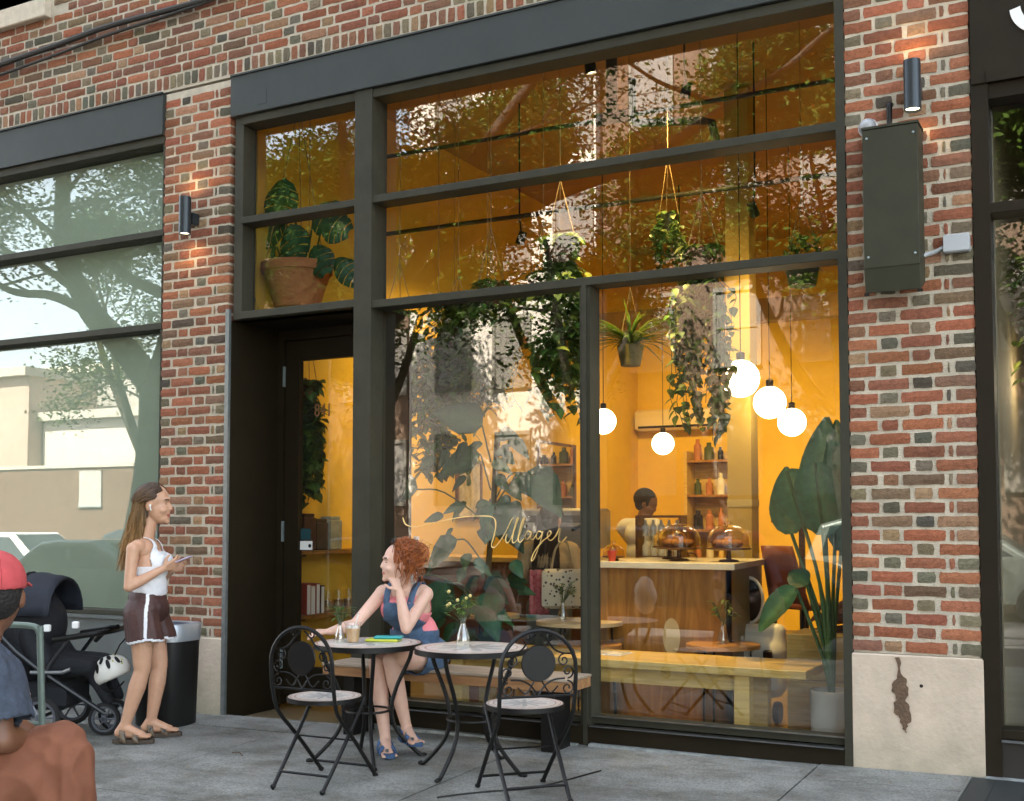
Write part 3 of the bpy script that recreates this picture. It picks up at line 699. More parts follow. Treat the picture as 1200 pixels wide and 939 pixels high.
# glass front guard with slats, bottles, espresso machine
t = empty('espresso_machine', (-4.25, 2.75, .97), 'boxy steel espresso machine on the dark back counter', 'coffee machine')
b = MB(); b.box(-.35, .35, -.2, .2, .08, .42, bev=.02); b.build('machine_body', mat('machine_steel', (.35, .33, .3), .3, .8), t)
b = MB()
b.box(-.3, .3, -.24, -.2, .3, .36); b.build('group_panel', black_m, t)
for q in (-.25, 0, .25):
    b = MB(); b.tube([(q, -.22, .27), (q, -.36, .24)], .014, 8); b.build('handle', black_m, t)
for q in (-.3, .3):
    b = MB(); b.tube([(q, 0, 0), (q, 0, .09)], .02, 8); b.build('foot', black_m, t)
pan = empty('bottle_rack', (-3.42, 2.9, .97), 'rack of pale glass bottles behind the counter', 'bottle rack')
b = MB()
b.box(-.2, .2, -.08, .08, 0, .02); b.box(-.2, .2, -.08, .08, .34, .36); b.box(-.2, -.18, -.08, .08, .02, .34); b.box(.18, .2, -.08, .08, .02, .34); b.build('rack_frame', dark_wood, pan)
for r_ in range(2):
    for k in range(5):
        b = MB(); b.lathe([(0, 0), (.028, 0), (.03, .08), (.012, .105), (.011, .135), (0, .135)], 12, Matrix.Translation((-.14 + k * .07, 0, .022 + r_ * .165))); b.build('bottle', mat('milk_glass', (.6, .58, .5), .2) if r_ + k == 0 else MATS['milk_glass'], pan, True)
# back-of-house shelf unit and air conditioner
t = empty('shelf_unit', (-4.62, 8.3, FZ), 'tall wooden shelf unit against the far yellow wall', 'shelf')
b = MB(); b.box(-.44, -.40, -.18, .18, 0, 2.3); b.box(.40, .44, -.18, .18, 0, 2.3); b.box(-.40, .40, .16, .18, 0, 2.3); b.build('carcass', oak_l, t)
for k in range(5): b = MB(); b.box(-.40, .40, -.18, .16, .35 + .45 * k, .38 + .45 * k); b.build('shelf', oak, t)
rr = random.Random(3)
for k in range(5):
    for q in range(5):
        b = MB(); h = rr.uniform(.12, .3); rad = rr.uniform(.035, .065); b.lathe([(0, 0), (rad, 0), (rad, h * .7), (rad * .5, h * .8), (rad * .5, h), (0, h)], 10)
        o = b.build('jar', [marble, terra, stem_m, black_m, oak_l][rr.randrange(5)], t, True, loc=(-.31 + q * .155, 0, .38 + .45 * k))
t = empty('air_conditioner', (-5.2, 8.38, 2.5), 'long white air conditioner high on the far yellow wall', 'air conditioner')
b = MB(); b.box(-.6, .6, -.12, .1, 0, .28, bev=.03); b.build('casing', mat('ac_plastic', (.7, .55, .3), .5), t); b = MB(); b.box(-.55, .55, -.125, -.1, .03, .06); b.build('louvre', black_m, t)
# white-framed pass-through on the left wall and picture boards
for (y, z, wd, h, lb, mm) in ((5.4, .9, 1.0, 1.3, 'tall mirror in a dark frame on the left yellow wall', glass_mat('mirror', .5, (.3, .25, .2))), (3.6, 1.3, .5, .6, 'small framed poster on the left yellow wall', mat('poster', (.5, .42, .3), .7, var=.5, vscale=7))):
    t = empty('wall_picture', (-5.84, y, z), lb, 'picture')
    b = MB(); b.box(0, .03, 0, .03, 0, h); b.box(0, .03, wd - .03, wd, 0, h); b.box(0, .03, .03, wd - .03, 0, .03); b.box(0, .03, .03, wd - .03, h - .03, h); b.build('picture_frame', dark_wood, t)
    b = MB(); b.box(.004, .014, .03, wd - .03, .03, h - .03); b.build('picture_panel', mm, t)

# indoor bench, low tables, seats
bench = empty('indoor_bench', (-2.3, .6, FZ), 'long pale wooden bench inside the window', 'bench')
bt_ = mat('bench_oak', (.62, .40, .08), .5, var=.15, vscale=5)
b = MB(); b.box(-4.2, -1.60, .33, .86, .385, .435, bev=.004); rel(bench, b.build('seat', oak_l))
for x in (-1.98, -3.9):
    for yy in (.36, .74):
        b = MB(); b.box(x - .045, x + .045, yy, yy + .09, FZ, .384); rel(bench, b.build('leg', oak_l))
b = MB(); b.box(-3.85, -2.03, .40, .43, .29, .383); rel(bench, b.build('apron', oak_l))
t = empty('magazine', (-2.93, .62, .436), 'open pale magazine lying on the indoor bench', 'magazine')
b = MB(); b.box(-.13, .13, -.1, .1, 0, .004); b.build('cover', white_m, t); b = MB(); b.box(-.12, -.005, -.09, .09, .004, .008); b.box(.005, .12, -.09, .09, .004, .008); b.build('pages', mat('print', (.5, .45, .4), .7, var=.7, vscale=25), t)
def vase(x, y, z, label, s=1., group='small glass vases of flowers', kind=0):
    t = empty('flower_vase', (x, y, z), label, 'vase', group)
    b = MB(); b.lathe([(0, .003), (.034 * s, .0), (.036 * s, .02 * s), (.03 * s, .055 * s), (.014 * s, .105 * s), (.013 * s, .125 * s), (.019 * s, .142 * s)], 20); b.build('glass_body', glass_mat('vase_glass', .16, (.86, .88, .84), p=2.2) if 'vase_glass' not in MATS else MATS['vase_glass'], t, True)
    r_ = random.Random(int(abs(x * 1000) + abs(y * 100))); bl = MB(); bl.lc = LC['leaf_mid']; bf = MB(); bs = MB()
    for k in range(16):
        a = r_.uniform(0, 6.28); tl = r_.uniform(.1, .55); p1 = V((math.cos(a) * tl * .16, math.sin(a) * tl * .16, .142 + r_.uniform(.05, .125))) * s
        bs.tube([(0, 0, .11 * s), p1 * .6 + V((0, 0, .05 * s)), p1], .0018 * s, 5)
        for q in range(4): bl.leaf(p1 * r_.uniform(.75, 1) , (math.cos(a + r_.uniform(-1, 1)), math.sin(a + r_.uniform(-1, 1)), r_.uniform(-.2, .8)), (0, 0, 1), r_.uniform(.03, .05) * s, r_.uniform(.014, .026) * s, 'oval')
        if k % 3 == 0 and kind: bf.ball(p1 + V((0, 0, .01 * s)), .009 * s, 8, 6)
    bs.build('stems', stem_m, t); bl.build('leaves', leafB, t, 'leaf')
    if kind: bf.build('blossoms', mat('blossom', (.7, .55, .2), .6) if 'blossom' not in MATS else MATS['blossom'], t, True)
    return t
def low_table(x, y, z, r, label, m):
    t = empty('cafe_table', (x, y, FZ), label, 'table', 'low round tables in the cafe'); h = z - FZ
    b = MB(); b.lathe([(0, h), (r, h), (r, h - .025), (0, h - .025)], 36); b.build('tabletop', m, t, True)
    for k in range(3):
        a = k * 2.1 + .5; c = V((math.cos(a), math.sin(a), 0)); b = MB()
        b.tube(smooth_path([c * r * .75 + V((0, 0, h - .026)), c * r * .8 + V((0, 0, .02)), c * r * .5 + V((0, 0, .008)), c * r * .1 + V((0, 0, .008))], 5), .007, 8); b.build('leg', black_m, t, True)
wd_t = mat('table_wood', (.42, .2, .06), .4, var=.2, vscale=6); pale_t = mat('table_pale', (.55, .42, .24), .35, var=.1, vscale=6)
low_table(-2.33, 1.12, .48, .24, 'low round wooden table behind the right end of the indoor bench', wd_t); vase(-2.33, 1.12, .481, 'glass vase of green sprigs on the low wooden table indoors', 1.05)
low_table(-3.35, 1.1, .59, .3, 'pale round table behind the window mullion indoors', pale_t); vase(-3.5, 1.15, .591, 'glass vase of green sprigs on the pale indoor table', 1.)
low_table(-4.3, 1.55, .57, .22, 'pale round table furthest left in the cafe', pale_t)
low_table(-3.22, .98, .45, .22, 'lower brown round table tucked before the pale indoor table', wd_t)
t = empty('moulded_seat', (-2.27, 1.75, FZ), 'white moulded seat with a black oval headrest beside the counter', 'seat')
wp = mat('white_plastic', (.66, .64, .58), .35); 
blob('seat_shell', [('c', (-2.44, 1.72, .5), (-2.13, 1.72, .52), .06, .06), ('c', (-2.44, 1.72, .5), (-2.34, 1.68, .15), .07, .1), ('c', (-2.13, 1.72, .5), (-2.16, 1.70, .18), .06, .09), ('c', (-2.36, 1.7, .2), (-2.16, 1.7, .16), .1, .1), ('c', (-2.36, 1.72, .4), (-2.16, 1.72, .38), .11, .11)], wp, t, .02, 6)
b = MB(); b.box(-2.2, -2.14, 1.595, 1.63, .3, .4, bev=.01); rel(t, b.build('latch', black_m))
for x in (-2.42, -2.12):
    b = MB(); b.lathe([(.0, -.02), (.07, -.02), (.075, 0), (.07, .02), (0, .02)], 18, Matrix.Translation((x, 1.66, FZ + .076)) @ Matrix.Rotation(R(90), 4, 'Y')); rel(t, b.build('wheel', mat('dark_red_rubber', (.05, .015, .01), .7) if 'dark_red_rubber' not in MATS else MATS['dark_red_rubber'], None, True))
b = MB(); b.ball((-2.36, 1.85, .72), (.09, .03, .15), 18, 12); rel(t, b.build('headrest', black_m, None, True)); b = MB(); b.tube([V((-2.36, 1.83, .72)) + V((math.cos(a) * .098, 0, math.sin(a) * .16)) for a in [i * math.pi / 12 for i in range(25)]], .012, 8); rel(t, b.build('rim', wp, None, True))
b = MB(); b.tube([(-2.36, 1.86, .58), (-2.36, 1.8, .42)], .015, 8); rel(t, b.build('stem', black_m))
t = empty('plywood_box', (-1.75, 1.35, FZ), 'yellow plywood box seat beside the white plant pot', 'box')
b = MB(); b.box(-1.92, -1.5, 1.15, 1.6, FZ, .27, bev=.004); rel(t, b.build('lower_box', oak_l)); b = MB(); b.box(-1.92, -1.5, 1.15, 1.6, .276, .56, bev=.004); rel(t, b.build('upper_box', oak_l))
def shell_chair(x, y, rz, sm, label, h=.75):
    t = empty('bar_stool', (x, y, FZ), label, 'stool', 'stools at the back of the cafe', rz)
    blob_ = MB(); n = 9
    for i in range(n):
        for k in range(7): 
            a = (i / (n - 1) - .5); u = k / 6; blob_.v.append((a * .4 * (1 - .2 * u), -.05 + .22 * u * .6 + (.25 * a * a), h + .45 * u)); blob_.c.append((1, 1, 1))
    for i in range(n - 1):
        for k in range(6): blob_.f.append((i * 7 + k, (i + 1) * 7 + k, (i + 1) * 7 + k + 1, i * 7 + k + 1)); blob_.mi.append(0)
    o = blob_.build('backrest', sm, t, True); s = o.modifiers.new('s', 'SOLIDIFY'); s.thickness = .015
    b = MB(); b.box(-.19, .19, -.3, .0, h - .02, h + .02, bev=.01); b.build('seat', sm, t)
    for sx in (-1, 1):
        for sy in (-.28, 0): b = MB(); b.tube([(sx * .15, sy, h - .02), (sx * .22, sy - .02 if sy else .05, 0)], .012, 8); b.build('leg', black_m, t, True)
    b = MB(); b.tube([(-.19, -.29, .25), (.19, -.29, .25), (.19, .02, .25), (-.19, .02, .25), (-.19, -.29, .25)], .008, 6); b.build('footrest', black_m, t)
shell_chair(-2.18, 2.3, R(150), mat('brown_shell', (.2, .055, .025), .4), 'brown shell bar stool between the counter and the big leaves')
t = empty('striped_basket', (-2.18, 2.62, 1.32), 'black and cream striped basket above the brown stool', 'basket')
b = MB(); b.lathe([(0, 0), (.14, 0), (.17, .26), (.16, .26), (.13, .01)], 20); b.build('basket_body', black_m, t, True)
for k in range(7): b = MB(); a = -2.6 + k * .34; b.tube([(.147 * math.cos(a), .147 * math.sin(a), .02), (.168 * math.cos(a + .5), .168 * math.sin(a + .5), .24)], .009, 6); b.build('stripe', marble, t)
b = MB(); b.box(-.2, .2, -.12, .2, -.05, -.002); b.build('shelf_board', dark_wood, t); b = MB(); b.box(-.02, .02, .0, .04, -1.42, -.05); b.build('shelf_post', dark_wood, t)
# white menu board behind the redhead
t = empty('menu_board', (-4.44, .5, FZ), 'white board with eared corners behind the red haired woman', 'board')
b = MB(); b.box(-.135, .135, -.012, .012, .95, 1.24); b.box(-.15, -.12, -.012, .012, 1.24, 1.275); b.box(.12, .15, -.012, .012, 1.24, 1.275); b.build('panel', white_m, t)
b = MB(); b.tube([(0, .03, .95), (0, .03, 0)], .015, 8); b.build('stand', black_m, t); b = MB(); b.lathe([(0, 0), (.15, 0), (.15, .015), (0, .015)], 20); b.build('foot', black_m, t)

# wall shelves seen through the door
for (z, lb) in ((1.05, 'upper wooden wall shelf seen through the door'), (.55, 'lower wooden wall shelf seen through the door')):
    t = empty('wall_shelf', (-5.85, 1.4, z), lb, 'shelf', 'wall shelves seen through the door')
    b = MB(); b.box(0, .24, -.6, .9, -.03, 0); b.build('board', oak, t)
    for y in (-.4, .6): b = MB(); b.tube([(0.01, y, -.16), (.01, y, -.035), (.2, y, -.035)], .01, 6); b.build('bracket', black_m, t)
shelf_items = [(.02, .26, (.06, .02, .008), 'dark brown bag on the upper door shelf'), (.18, .22, (.05, .03, .015), 'brown paper bag beside the dark one on the upper door shelf'), (.36, .24, (.3, .3, .22), 'cream patterned box on the upper door shelf')]
for (dy, h, c, lb) in shelf_items:
    t = empty('paper_bag', (-5.72, 1.05 + dy, 1.051), lb, 'bag'); b = MB(); b.box(-.06, .06, -.075, .075, 0, h, bev=.008); b.build('bag_body', mat('bag', c, .7, var=.3, vscale=14), t); b = MB(); b.box(-.05, .05, -.065, .065, h, h + .03, bev=.006); b.build('folded_top', MATS['bag'], t)
for k, (c, lb) in enumerate((((.35, .05, .03), 'red spined book at the left of the lower door shelf'), ((.7, .66, .55), 'white book on the lower door shelf'), ((.3, .07, .04), 'second red book on the lower door shelf'), ((.05, .03, .02), 'black book on the lower door shelf'))):
    t = empty('book', (-5.72, 1.03 + k * .06, .551), lb, 'book', 'books on the lower door shelf'); b = MB(); b.box(-.08, .08, -.024, .024, 0, .24 - .02 * (k % 2)); b.build('cover', mat('book%d' % k, c, .6), t); b = MB(); b.box(-.075, .082, -.018, .018, .003, .23 - .02 * (k % 2)); b.build('pages', white_m, t)
for k in range(5):
    t = empty('glass_jar', (-5.70, 1.36 + k * .14, .551), ['first', 'second', 'third', 'fourth', 'fifth'][k] + ' glass jar after the books on the lower door shelf', 'jar', 'jars on the lower door shelf')
    b = MB(); b.lathe([(.045, .0), (.047, .13), (.035, .16), (.035, .17)], 16); b.build('glass_body', glass2, t, True); b = MB(); b.lathe([(0, .01), (.04, .01), (.04, .09), (0, .09)], 14); b.build('contents', bread, t, True)

# ------------------------------------------------------------------ lamps
globe_m = mat('opal_globe', (.9, .85, .75), .3, emit=(1, .80, .50), estr=1.5)
def globe(x, y, z, lb, r=.13):
    t = empty('pendant_globe', (x, y, z), lb, 'pendant lamp', 'white globe pendant lamps')
    b = MB(); b.ball((0, 0, 0), r, 32, 20); b.build('globe', globe_m, t, True)
    b = MB(); b.lathe([(0, r - .006), (.03, r - .006), (.03, r + .05), (.006, r + .06), (0, r + .06)], 16); b.build('cap', black_m, t, True)
    b = MB(); b.tube([(0, 0, r + .05), (0, 0, 4.95 - z)], .004, 6); b.build('cord', black_m, t)
globe(-2.318, 1.537, 2.265, 'largest and nearest white globe lamp of the row of three'); globe(-2.483, 2.879, 2.23, 'middle white globe lamp of the row of three'); globe(-2.683, 4.362, 2.194, 'farthest white globe lamp of the row of three')
globe(-.36, 1.3, 2.12, 'white globe lamp in the rightmost dim window'); globe(-4.643, 4.522, 2.295, 'white globe lamp just right of the window mullion'); globe(-4.746, 6.514, 2.192, 'small far white globe lamp above the barista')
WARM = (1, .66, .19)
spot_m = mat('spot_lens', (1, .9, .7), .3, emit=(1, .72, .36), estr=8)
def track_spot(x, y, z, aim, lb, e=38, cone=118):
    t = empty('track_spotlight', (x, y, z), lb, 'spotlight', 'small ceiling spotlights')
    d = (V(aim) - V((x, y, z))).normalized(); q = d.to_track_quat('-Z', 'Y').to_matrix().to_4x4()
    b = MB(); b.lathe([(0, .11), (.035, .11), (.04, 0), (.034, 0)], 16, q); b.build('head', black_m, t, True)
    b = MB(); b.lathe([(0, .012), (.034, .012)], 16, q); b.build('lens', spot_m, t)
    b = MB(); b.tube([-d * .06, (0, 0, .25), (0, 0, 4.95 - z)], .008, 6); b.build('stem', black_m, t)
    l = bpy.data.lights.new('spot_light', 'SPOT'); l.energy = e * .25; l.color = WARM; l.spot_size = R(cone); l.spot_blend = 1; l.shadow_soft_size = .05
    lo = bpy.data.objects.new('spot_light', l); col.objects.link(lo); lo.parent = t; lo.location = d * .01; lo.rotation_euler = d.to_track_quat('-Z', 'Y').to_euler()
track_spot(-2.73, 1.6, 4.34, (-3.9, 2.6, 1), 'ceiling spotlight behind the topmost pane near the black pipe', 90)
track_spot(-2.42, 2.3, 3.60, (-1.9, 4.2, .8), 'ceiling spotlight glaring through the second pane row', 60)
track_spot(-4.6, 2.6, 3.7, (-5.8, 3, 1.2), 'added ceiling spotlight brightening the left yellow wall', 120)  # extra lamp, added to light the left wall
track_spot(-4.2, 5.6, 3.6, (-4.8, 8.4, 1.2), 'added ceiling spotlight brightening the far yellow wall', 190)  # another added lamp, fills the back wall with light
track_spot(-.95, 3.2, 3.6, (-1.0, 7, .5), 'added ceiling spotlight lighting the right side of the cafe', 190)  # added lamp behind the pier, fill for the right side
track_spot(-1.6, 6.0, 3.6, (-2, 8.4, 1), 'added ceiling spotlight lighting the far back on the right', 190)  # added lamp out of view, lights the back right
track_spot(-3.0, .55, 4.2, (-2.75, 1.35, .3), 'added ceiling spotlight brightening the counter front', 300, 62)  # lamp added to brighten the counter front
# black ceiling pipes
pm = mat('pipe_paint', (.03, .028, .02), .55)
tag(MB().tube(smooth_path([(-3.47, 2, 4.95), (-3.47, 2, 4.55), (-3.47, 2, 4.46)], 4), .045, 12).tube([(-3.6, 2, 4.44), (-3.3, 2, 4.44)], .05, 12).build('ceiling_pipe', pm, None, True), 'short thick black pipe dropping from the ceiling', 'pipe')
tag(MB().tube([(-3.3, 2, 4.72), (-3.3, 2, 4.42), (-3.27, 2, 4.37), (-3.2, 2, 4.355), (-2.75, 2, 4.30), (-2.66, 2, 4.27), (-2.62, 2, 4.1)], .032, 12).build('ceiling_pipe', pm, None, True), 'bent black pipe with an elbow near the topmost spotlight', 'pipe')
tag(MB().tube([(-5.8, 2.05, 4.47), (-.5, 2.05, 4.44)], .018, 10).build('ceiling_pipe', pm, None, True), 'long thin pipe running across behind the topmost pane', 'pipe')
tag(MB().tube([(-5.8, 2.3, 3.86), (1.5, 2.3, 3.82)], .02, 10).build('track_rail', pm, None, True), 'long dark rail running across behind the second pane row', 'rail')
tag(MB().box(-5.8, 2.9, 4.6, 4.75, 3.2, 3.42).build('ceiling_beam', mat('beam_paint', (.4, .23, .07), .7)), 'horizontal ceiling beam deeper inside the cafe', 'beam')

# ------------------------------------------------------------------ plants
def hanging(x, y, zt, zb, wd, lb, m=leafA, n=14, L=.075, pot=.11, kind='vine', seed=0, cord=True, potm=None, dens=1.):
    r_ = random.Random(seed + 77); t = empty('hanging_plant', (x, y, zt), lb, 'hanging plant', 'plants hanging in the window')
    b = MB(); b.lathe([(0, -.02), (pot * .7, -.02), (pot, pot * 1.3), (pot * .9, pot * 1.3), (0, pot * 1.1)], 20); b.build('pot', potm or dark_wood, t, True)
    if cord:
        b = MB()
        for k in range(3): a = k * 2.09; b.tube([(pot * math.cos(a), pot * math.sin(a), pot * 1.25), (0, 0, .55)], .003, 5)
        b.tube([(0, 0, .55), (0, 0, 4.95 - zt)], .003, 5); b.build('cord', mat('jute', (.3, .2, .08), .9) if 'jute' not in MATS else MATS['jute'], t)
    bl = MB(); bl.lc = LC[m.name]; bs = MB(); H = zt - zb
    for k in range(n):
        a = r_.uniform(0, 6.28); rad = pot * r_.uniform(.7, 1.1)
        if kind == 'vine':
            hh = H * r_.uniform(.35, 1) ** .8; pts = [V((0, 0, pot * 1.2)), V((rad * math.cos(a), rad * math.sin(a), pot * 1.5))]
            ex = r_.uniform(.3, 1) * wd * .5
            for q in range(1, 9): pts.append(V((ex * math.cos(a) * min(1, q / 3) + r_.gauss(0, .018), ex * math.sin(a) * min(1, q / 3) + r_.gauss(0, .018), pot * 1.3 - hh * q / 8)))
            P = smooth_path(pts, 4); bs.tube(P, .0025, 4)
            for p in P[3:]:
                if r_.random() < .8 * dens:
                    aa = r_.uniform(0, 6.28); bl.leaf(p, (math.cos(aa), math.sin(aa), r_.uniform(-1.2, .1)), (math.cos(aa) * .5, math.sin(aa) * .5 - .4, 1), L * r_.uniform(.6, 1.2), L * r_.uniform(.55, .85), 'heart')
        elif kind == 'spider':
            for q in range(5):
                a = r_.uniform(0, 6.28); d = V((math.cos(a), math.sin(a), r_.uniform(.6, 2.2))); bl.leaf((0, 0, pot * 1.2), d, (math.cos(a) * -.3, math.sin(a) * -.3, 1), r_.uniform(.7, 1.1) * wd, .018, 'strap', r_.uniform(.6, 1.3), .3)
        else:   # bush
            for q in range(14):
                p = V((r_.gauss(0, .42) * wd * .5, r_.gauss(0, .42) * wd * .5, pot * 1.3 + r_.uniform(-H, .12 + .1 * wd))); aa = r_.uniform(0, 6.28)
                bl.leaf(p, (math.cos(aa), math.sin(aa), r_.uniform(-.9, .4)), (0, -.3, 1), L * r_.uniform(.6, 1.3), L * r_.uniform(.4, .7), 'oval')
    if bs.v: bs.build('vines', stem_m, t)
    bl.build('leaves', m, t, 'leaf'); return t
hanging(-4.62, .75, 2.62, 1.75, .4, 'trailing plant hanging nearest the door post in the window', leafA, 34, .08, .12, seed=1)
hanging(-4.42, 1.25, 2.6, 1.95, .78, 'dense round bushy plant hanging left in the big window', leafA, 90, .095, .13, 'bush', 2)
hanging(-3.86, .75, 2.78, 2.02, .42, 'trailing plant with thin vines hanging middle left', leafA, 36, .075, .11, seed=3)
hanging(-3.26, .62, 3.0, 1.83, .40, 'long leafy vine hanging just left of the window mullion', leafB, 40, .1, .11, seed=4)
hanging(-3.12, 1.5, 2.42, 2.2, .42, 'grassy spider plant in a pot right of the mullion', leafB, 26, .1, .10, 'spider', 5, potm=mat('olive_pot', (.12, .1, .03), .6))
hanging(-2.36, .85, 2.86, 1.62, .42, 'long ivy hanging in front of the yellow pillar', leafB, 44, .08, .12, seed=6)
hanging(-1.752, 1.0, 2.78, 2.7, .3, 'round netted basket plant hanging at the right window edge', leafA, 12, .06, .12, 'bush', 7, potm=mat('net_pot', (.06, .07, .02), .8, var=.5, vscale=30))
hanging(-2.9, 1.7, 3.42, 3.0, .3, 'small plant in a rope hanger behind the second pane row', leafB, 12, .06, .08, seed=8)
hanging(-5.66, 1.02, 2.25, 1.28, .2, 'dark leafy vine hanging inside behind the door glass', leafA, 30, .11, .09, seed=9)
hanging(-4.9, 2.0, 2.75, 2.2, .5, 'bushy plant hanging deeper in behind the door post', leafA, 26, .085, .12, 'bush', 10)
hanging(-4.08, 1.1, 2.72, 1.95, .5, 'thick leafy trailing plant between the bushy one and the thin vines', leafB, 40, .085, .12, seed=14)
hanging(-3.55, .95, 2.85, 2.2, .45, 'leafy trailing plant high up between two long vines', leafA, 34, .08, .11, seed=15)
hanging(-4.75, 1.5, 2.3, 1.5, .5, 'low bushy plant hanging behind the door post', leafB, 60, .09, .12, 'bush', 16)
hanging(-.3, 1.2, 2.75, 1.9, .6, 'dark bushy plant hanging in the rightmost window', leafA, 40, .085, .12, 'bush', 12)

def bigleaf(b, base, tip_dir, L, Wd, r_, shape='heart', nrm=None):
    b.leaf(base, tip_dir, nrm or (r_.uniform(-.4, .2), -1, r_.uniform(.1, .7)), L, Wd, shape, r_.uniform(.1, .35), .12)
def split_leaf(b, p, d, nrm, L, W):
    """monstera blade with cut edges"""
    d = V(d).normalized(); nrm = V(nrm); nrm = (nrm - d * nrm.dot(d)).normalized(); sd_ = d.cross(nrm)
    for sg in (-1, 1):
        for k in range(5):
            t0 = k / 5; t1 = (k + .78) / 5; w0 = math.sin(math.pi * (.18 + .75 * t0)) * W * .5; w1 = math.sin(math.pi * (.18 + .75 * t1)) * W * .5
            c0 = V(p) + d * (L * t0) - nrm * (.2 * L * t0 * t0); c1 = V(p) + d * (L * (k + 1) / 5) - nrm * (.2 * L * t1 * t1)
            o0 = c0 + sd_ * sg * w0 + d * (.12 * L) - nrm * (.15 * w0); o1 = c0.lerp(c1, .78) + sd_ * sg * w1 + d * (.14 * L) - nrm * (.15 * w1)
            b.add([c0, c0.lerp(o0, .6) + nrm * .01, o0, o1, c1.lerp(o1, .45) + nrm * .01, c1], [(0, 1, 4, 5), (1, 2, 3, 4)], [(.05, .15, .075), (.028, .105, .055), (.022, .085, .045), (.022, .085, .045), (.028, .105, .055), (.05, .15, .075)])
# terracotta pot plant in the upper left pane
r_ = random.Random(21); t = empty('potted_plant', (-5.6, .8, 2.92), 'broad leafed plant in a terracotta pot behind the upper left pane', 'plant')
b = MB(); b.lathe([(0, 0), (.17, 0), (.255, .27), (.275, .27), (.28, .34), (.255, .34), (.24, .28), (0, .28)], 28); b.build('pot', terra, t, True)
b = MB(); b.lathe([(0, .285), (.24, .285)], 20); b.build('soil', dark_wood, t)
b = MB(); bs = MB()
for (dx, dz, L, Wd, ddx, ddz) in ((.0, .98, .34, .36, -.2, -1), (-.1, .72, .3, .3, -.7, -.5), (.2, .75, .3, .32, .8, -.5), (.3, .6, .26, .26, 1, -.3), (.05, .62, .3, .28, .3, -1), (-.2, .5, .26, .24, -1, -.4), (.36, .35, .3, .2, .9, -.8), (-.05, .45, .22, .2, -.3, -1), (.22, .45, .25, .24, .5, -.9)):
    p = V((dx, r_.uniform(-.2, .05), dz)); bs.tube(smooth_path([(0, 0, .28), (dx * .5, 0, dz * .6), p], 5), .008, 6); split_leaf(b, p, (ddx, -.2, ddz), (0, -1, .35), L, Wd)
bs.build('stems', stem_m, t); b.build('leaves', leafC, t, 'leaf', colattr=True)
b = MB(); [b.tube([(.26 * math.cos(a), .26 * math.sin(a), .31), (0, 0, 1.6), (0, 0, 2.03)], .004, 5) for a in (0, 2.1, 4.2)]; b.build('cord', MATS['jute'], t)
t = empty('glass_lantern', (-5.83, .55, 2.80), 'small hanging glass lantern left of the terracotta pot', 'lantern')
b = MB(); b.lathe([(.05, 0), (.06, .1), (.03, .16)], 14); b.build('glass_body', glass2, t, True); b = MB(); b.lathe([(0, .16), (.03, .16), (.02, .2), (0, .2)], 12); b.tube([(0, 0, .2), (0, 0, 2.14)], .003, 5); b.build('cap', black_m, t); b = MB(); b.lathe([(0, 0), (.05, 0), (.05, .01), (0, .01)], 14); b.build('base', black_m, t)
# climbing monstera on the floor behind the redhead
t = empty('monstera_plant', (-4.02, .95, FZ), 'tall climbing plant with big split leaves behind the red haired woman', 'plant'); r_ = random.Random(5)
b = MB(); b.lathe([(0, 0), (.14, 0), (.18, .3), (.16, .3), (0, .27)], 22); b.build('pot', terra, t, True)
b = MB(); b.tube(smooth_path([(0, 0, .25), (.02, 0, .9), (.1, -.05, 1.5), (.16, -.1, 2.0)], 6), .022, 8); b.build('trunk', mat('moss_pole', (.09, .06, .025), .9), t, True)
b = MB(); b.lc = LC['leaf_blue']; bs = MB()
big = [(.05, 2.05, -.6, .3, .38), (.0, 1.85, -.9, -.3, .36), (.32, 1.72, .8, -.5, .4), (.52, 1.70, .6, -.8, .34), (.38, 1.5, .4, -1, .34), (.15, 1.5, -.3, -1, .3), (-.15, 1.25, -.9, -.6, .34), (.25, 1.2, .7, -.9, .32), (-.1, .95, -.6, -1, .36), (.18, .9, .3, -1, .34), (.3, .72, .8, -.7, .3), (-.22, .72, -.9, -.7, .3), (.05, .62, 0, -1, .3), (-.35, 1.0, -1, -.2, .3), (-.3, 1.6, -1, .1, .34), (.1, .42, .6, -.4, .28)]
for (dx, z, ax_, az, L) in big:
    if dx > .2 and z < 1.45: continue
    p = V((dx, r_.uniform(-.42, .05), z)); bs.tube(smooth_path([(.05, 0, z - .25), (dx * .6, p.y * .6, z - .02), p], 4), .006, 6)
    if r_.random() < .0: split_leaf(b, p, (ax_, -.3, az), (r_.uniform(-.3, .3), -1, .5), L, L * .9)
    else: b.leaf(p, (ax_, -.3, az), (r_.uniform(-.4, .4), -1, .5), L, L * .72, 'heart', r_.uniform(.1, .4), .2)
for k in range(70):
    z = r_.uniform(.35, 2.0); a = r_.uniform(0, 6.28); p = V((.08 * z + math.cos(a) * r_.uniform(.05, .3) - .1, r_.uniform(-.35, .3), z)); b.leaf(p, (math.cos(a), -.3, r_.uniform(-1, .2)), (r_.uniform(-.5, .5), -1, .6), r_.uniform(.1, .2), r_.uniform(.07, .13), 'heart', .3, .2)
bs.build('stems', stem_m, t); b.build('leaves', leafC, t, 'leaf')
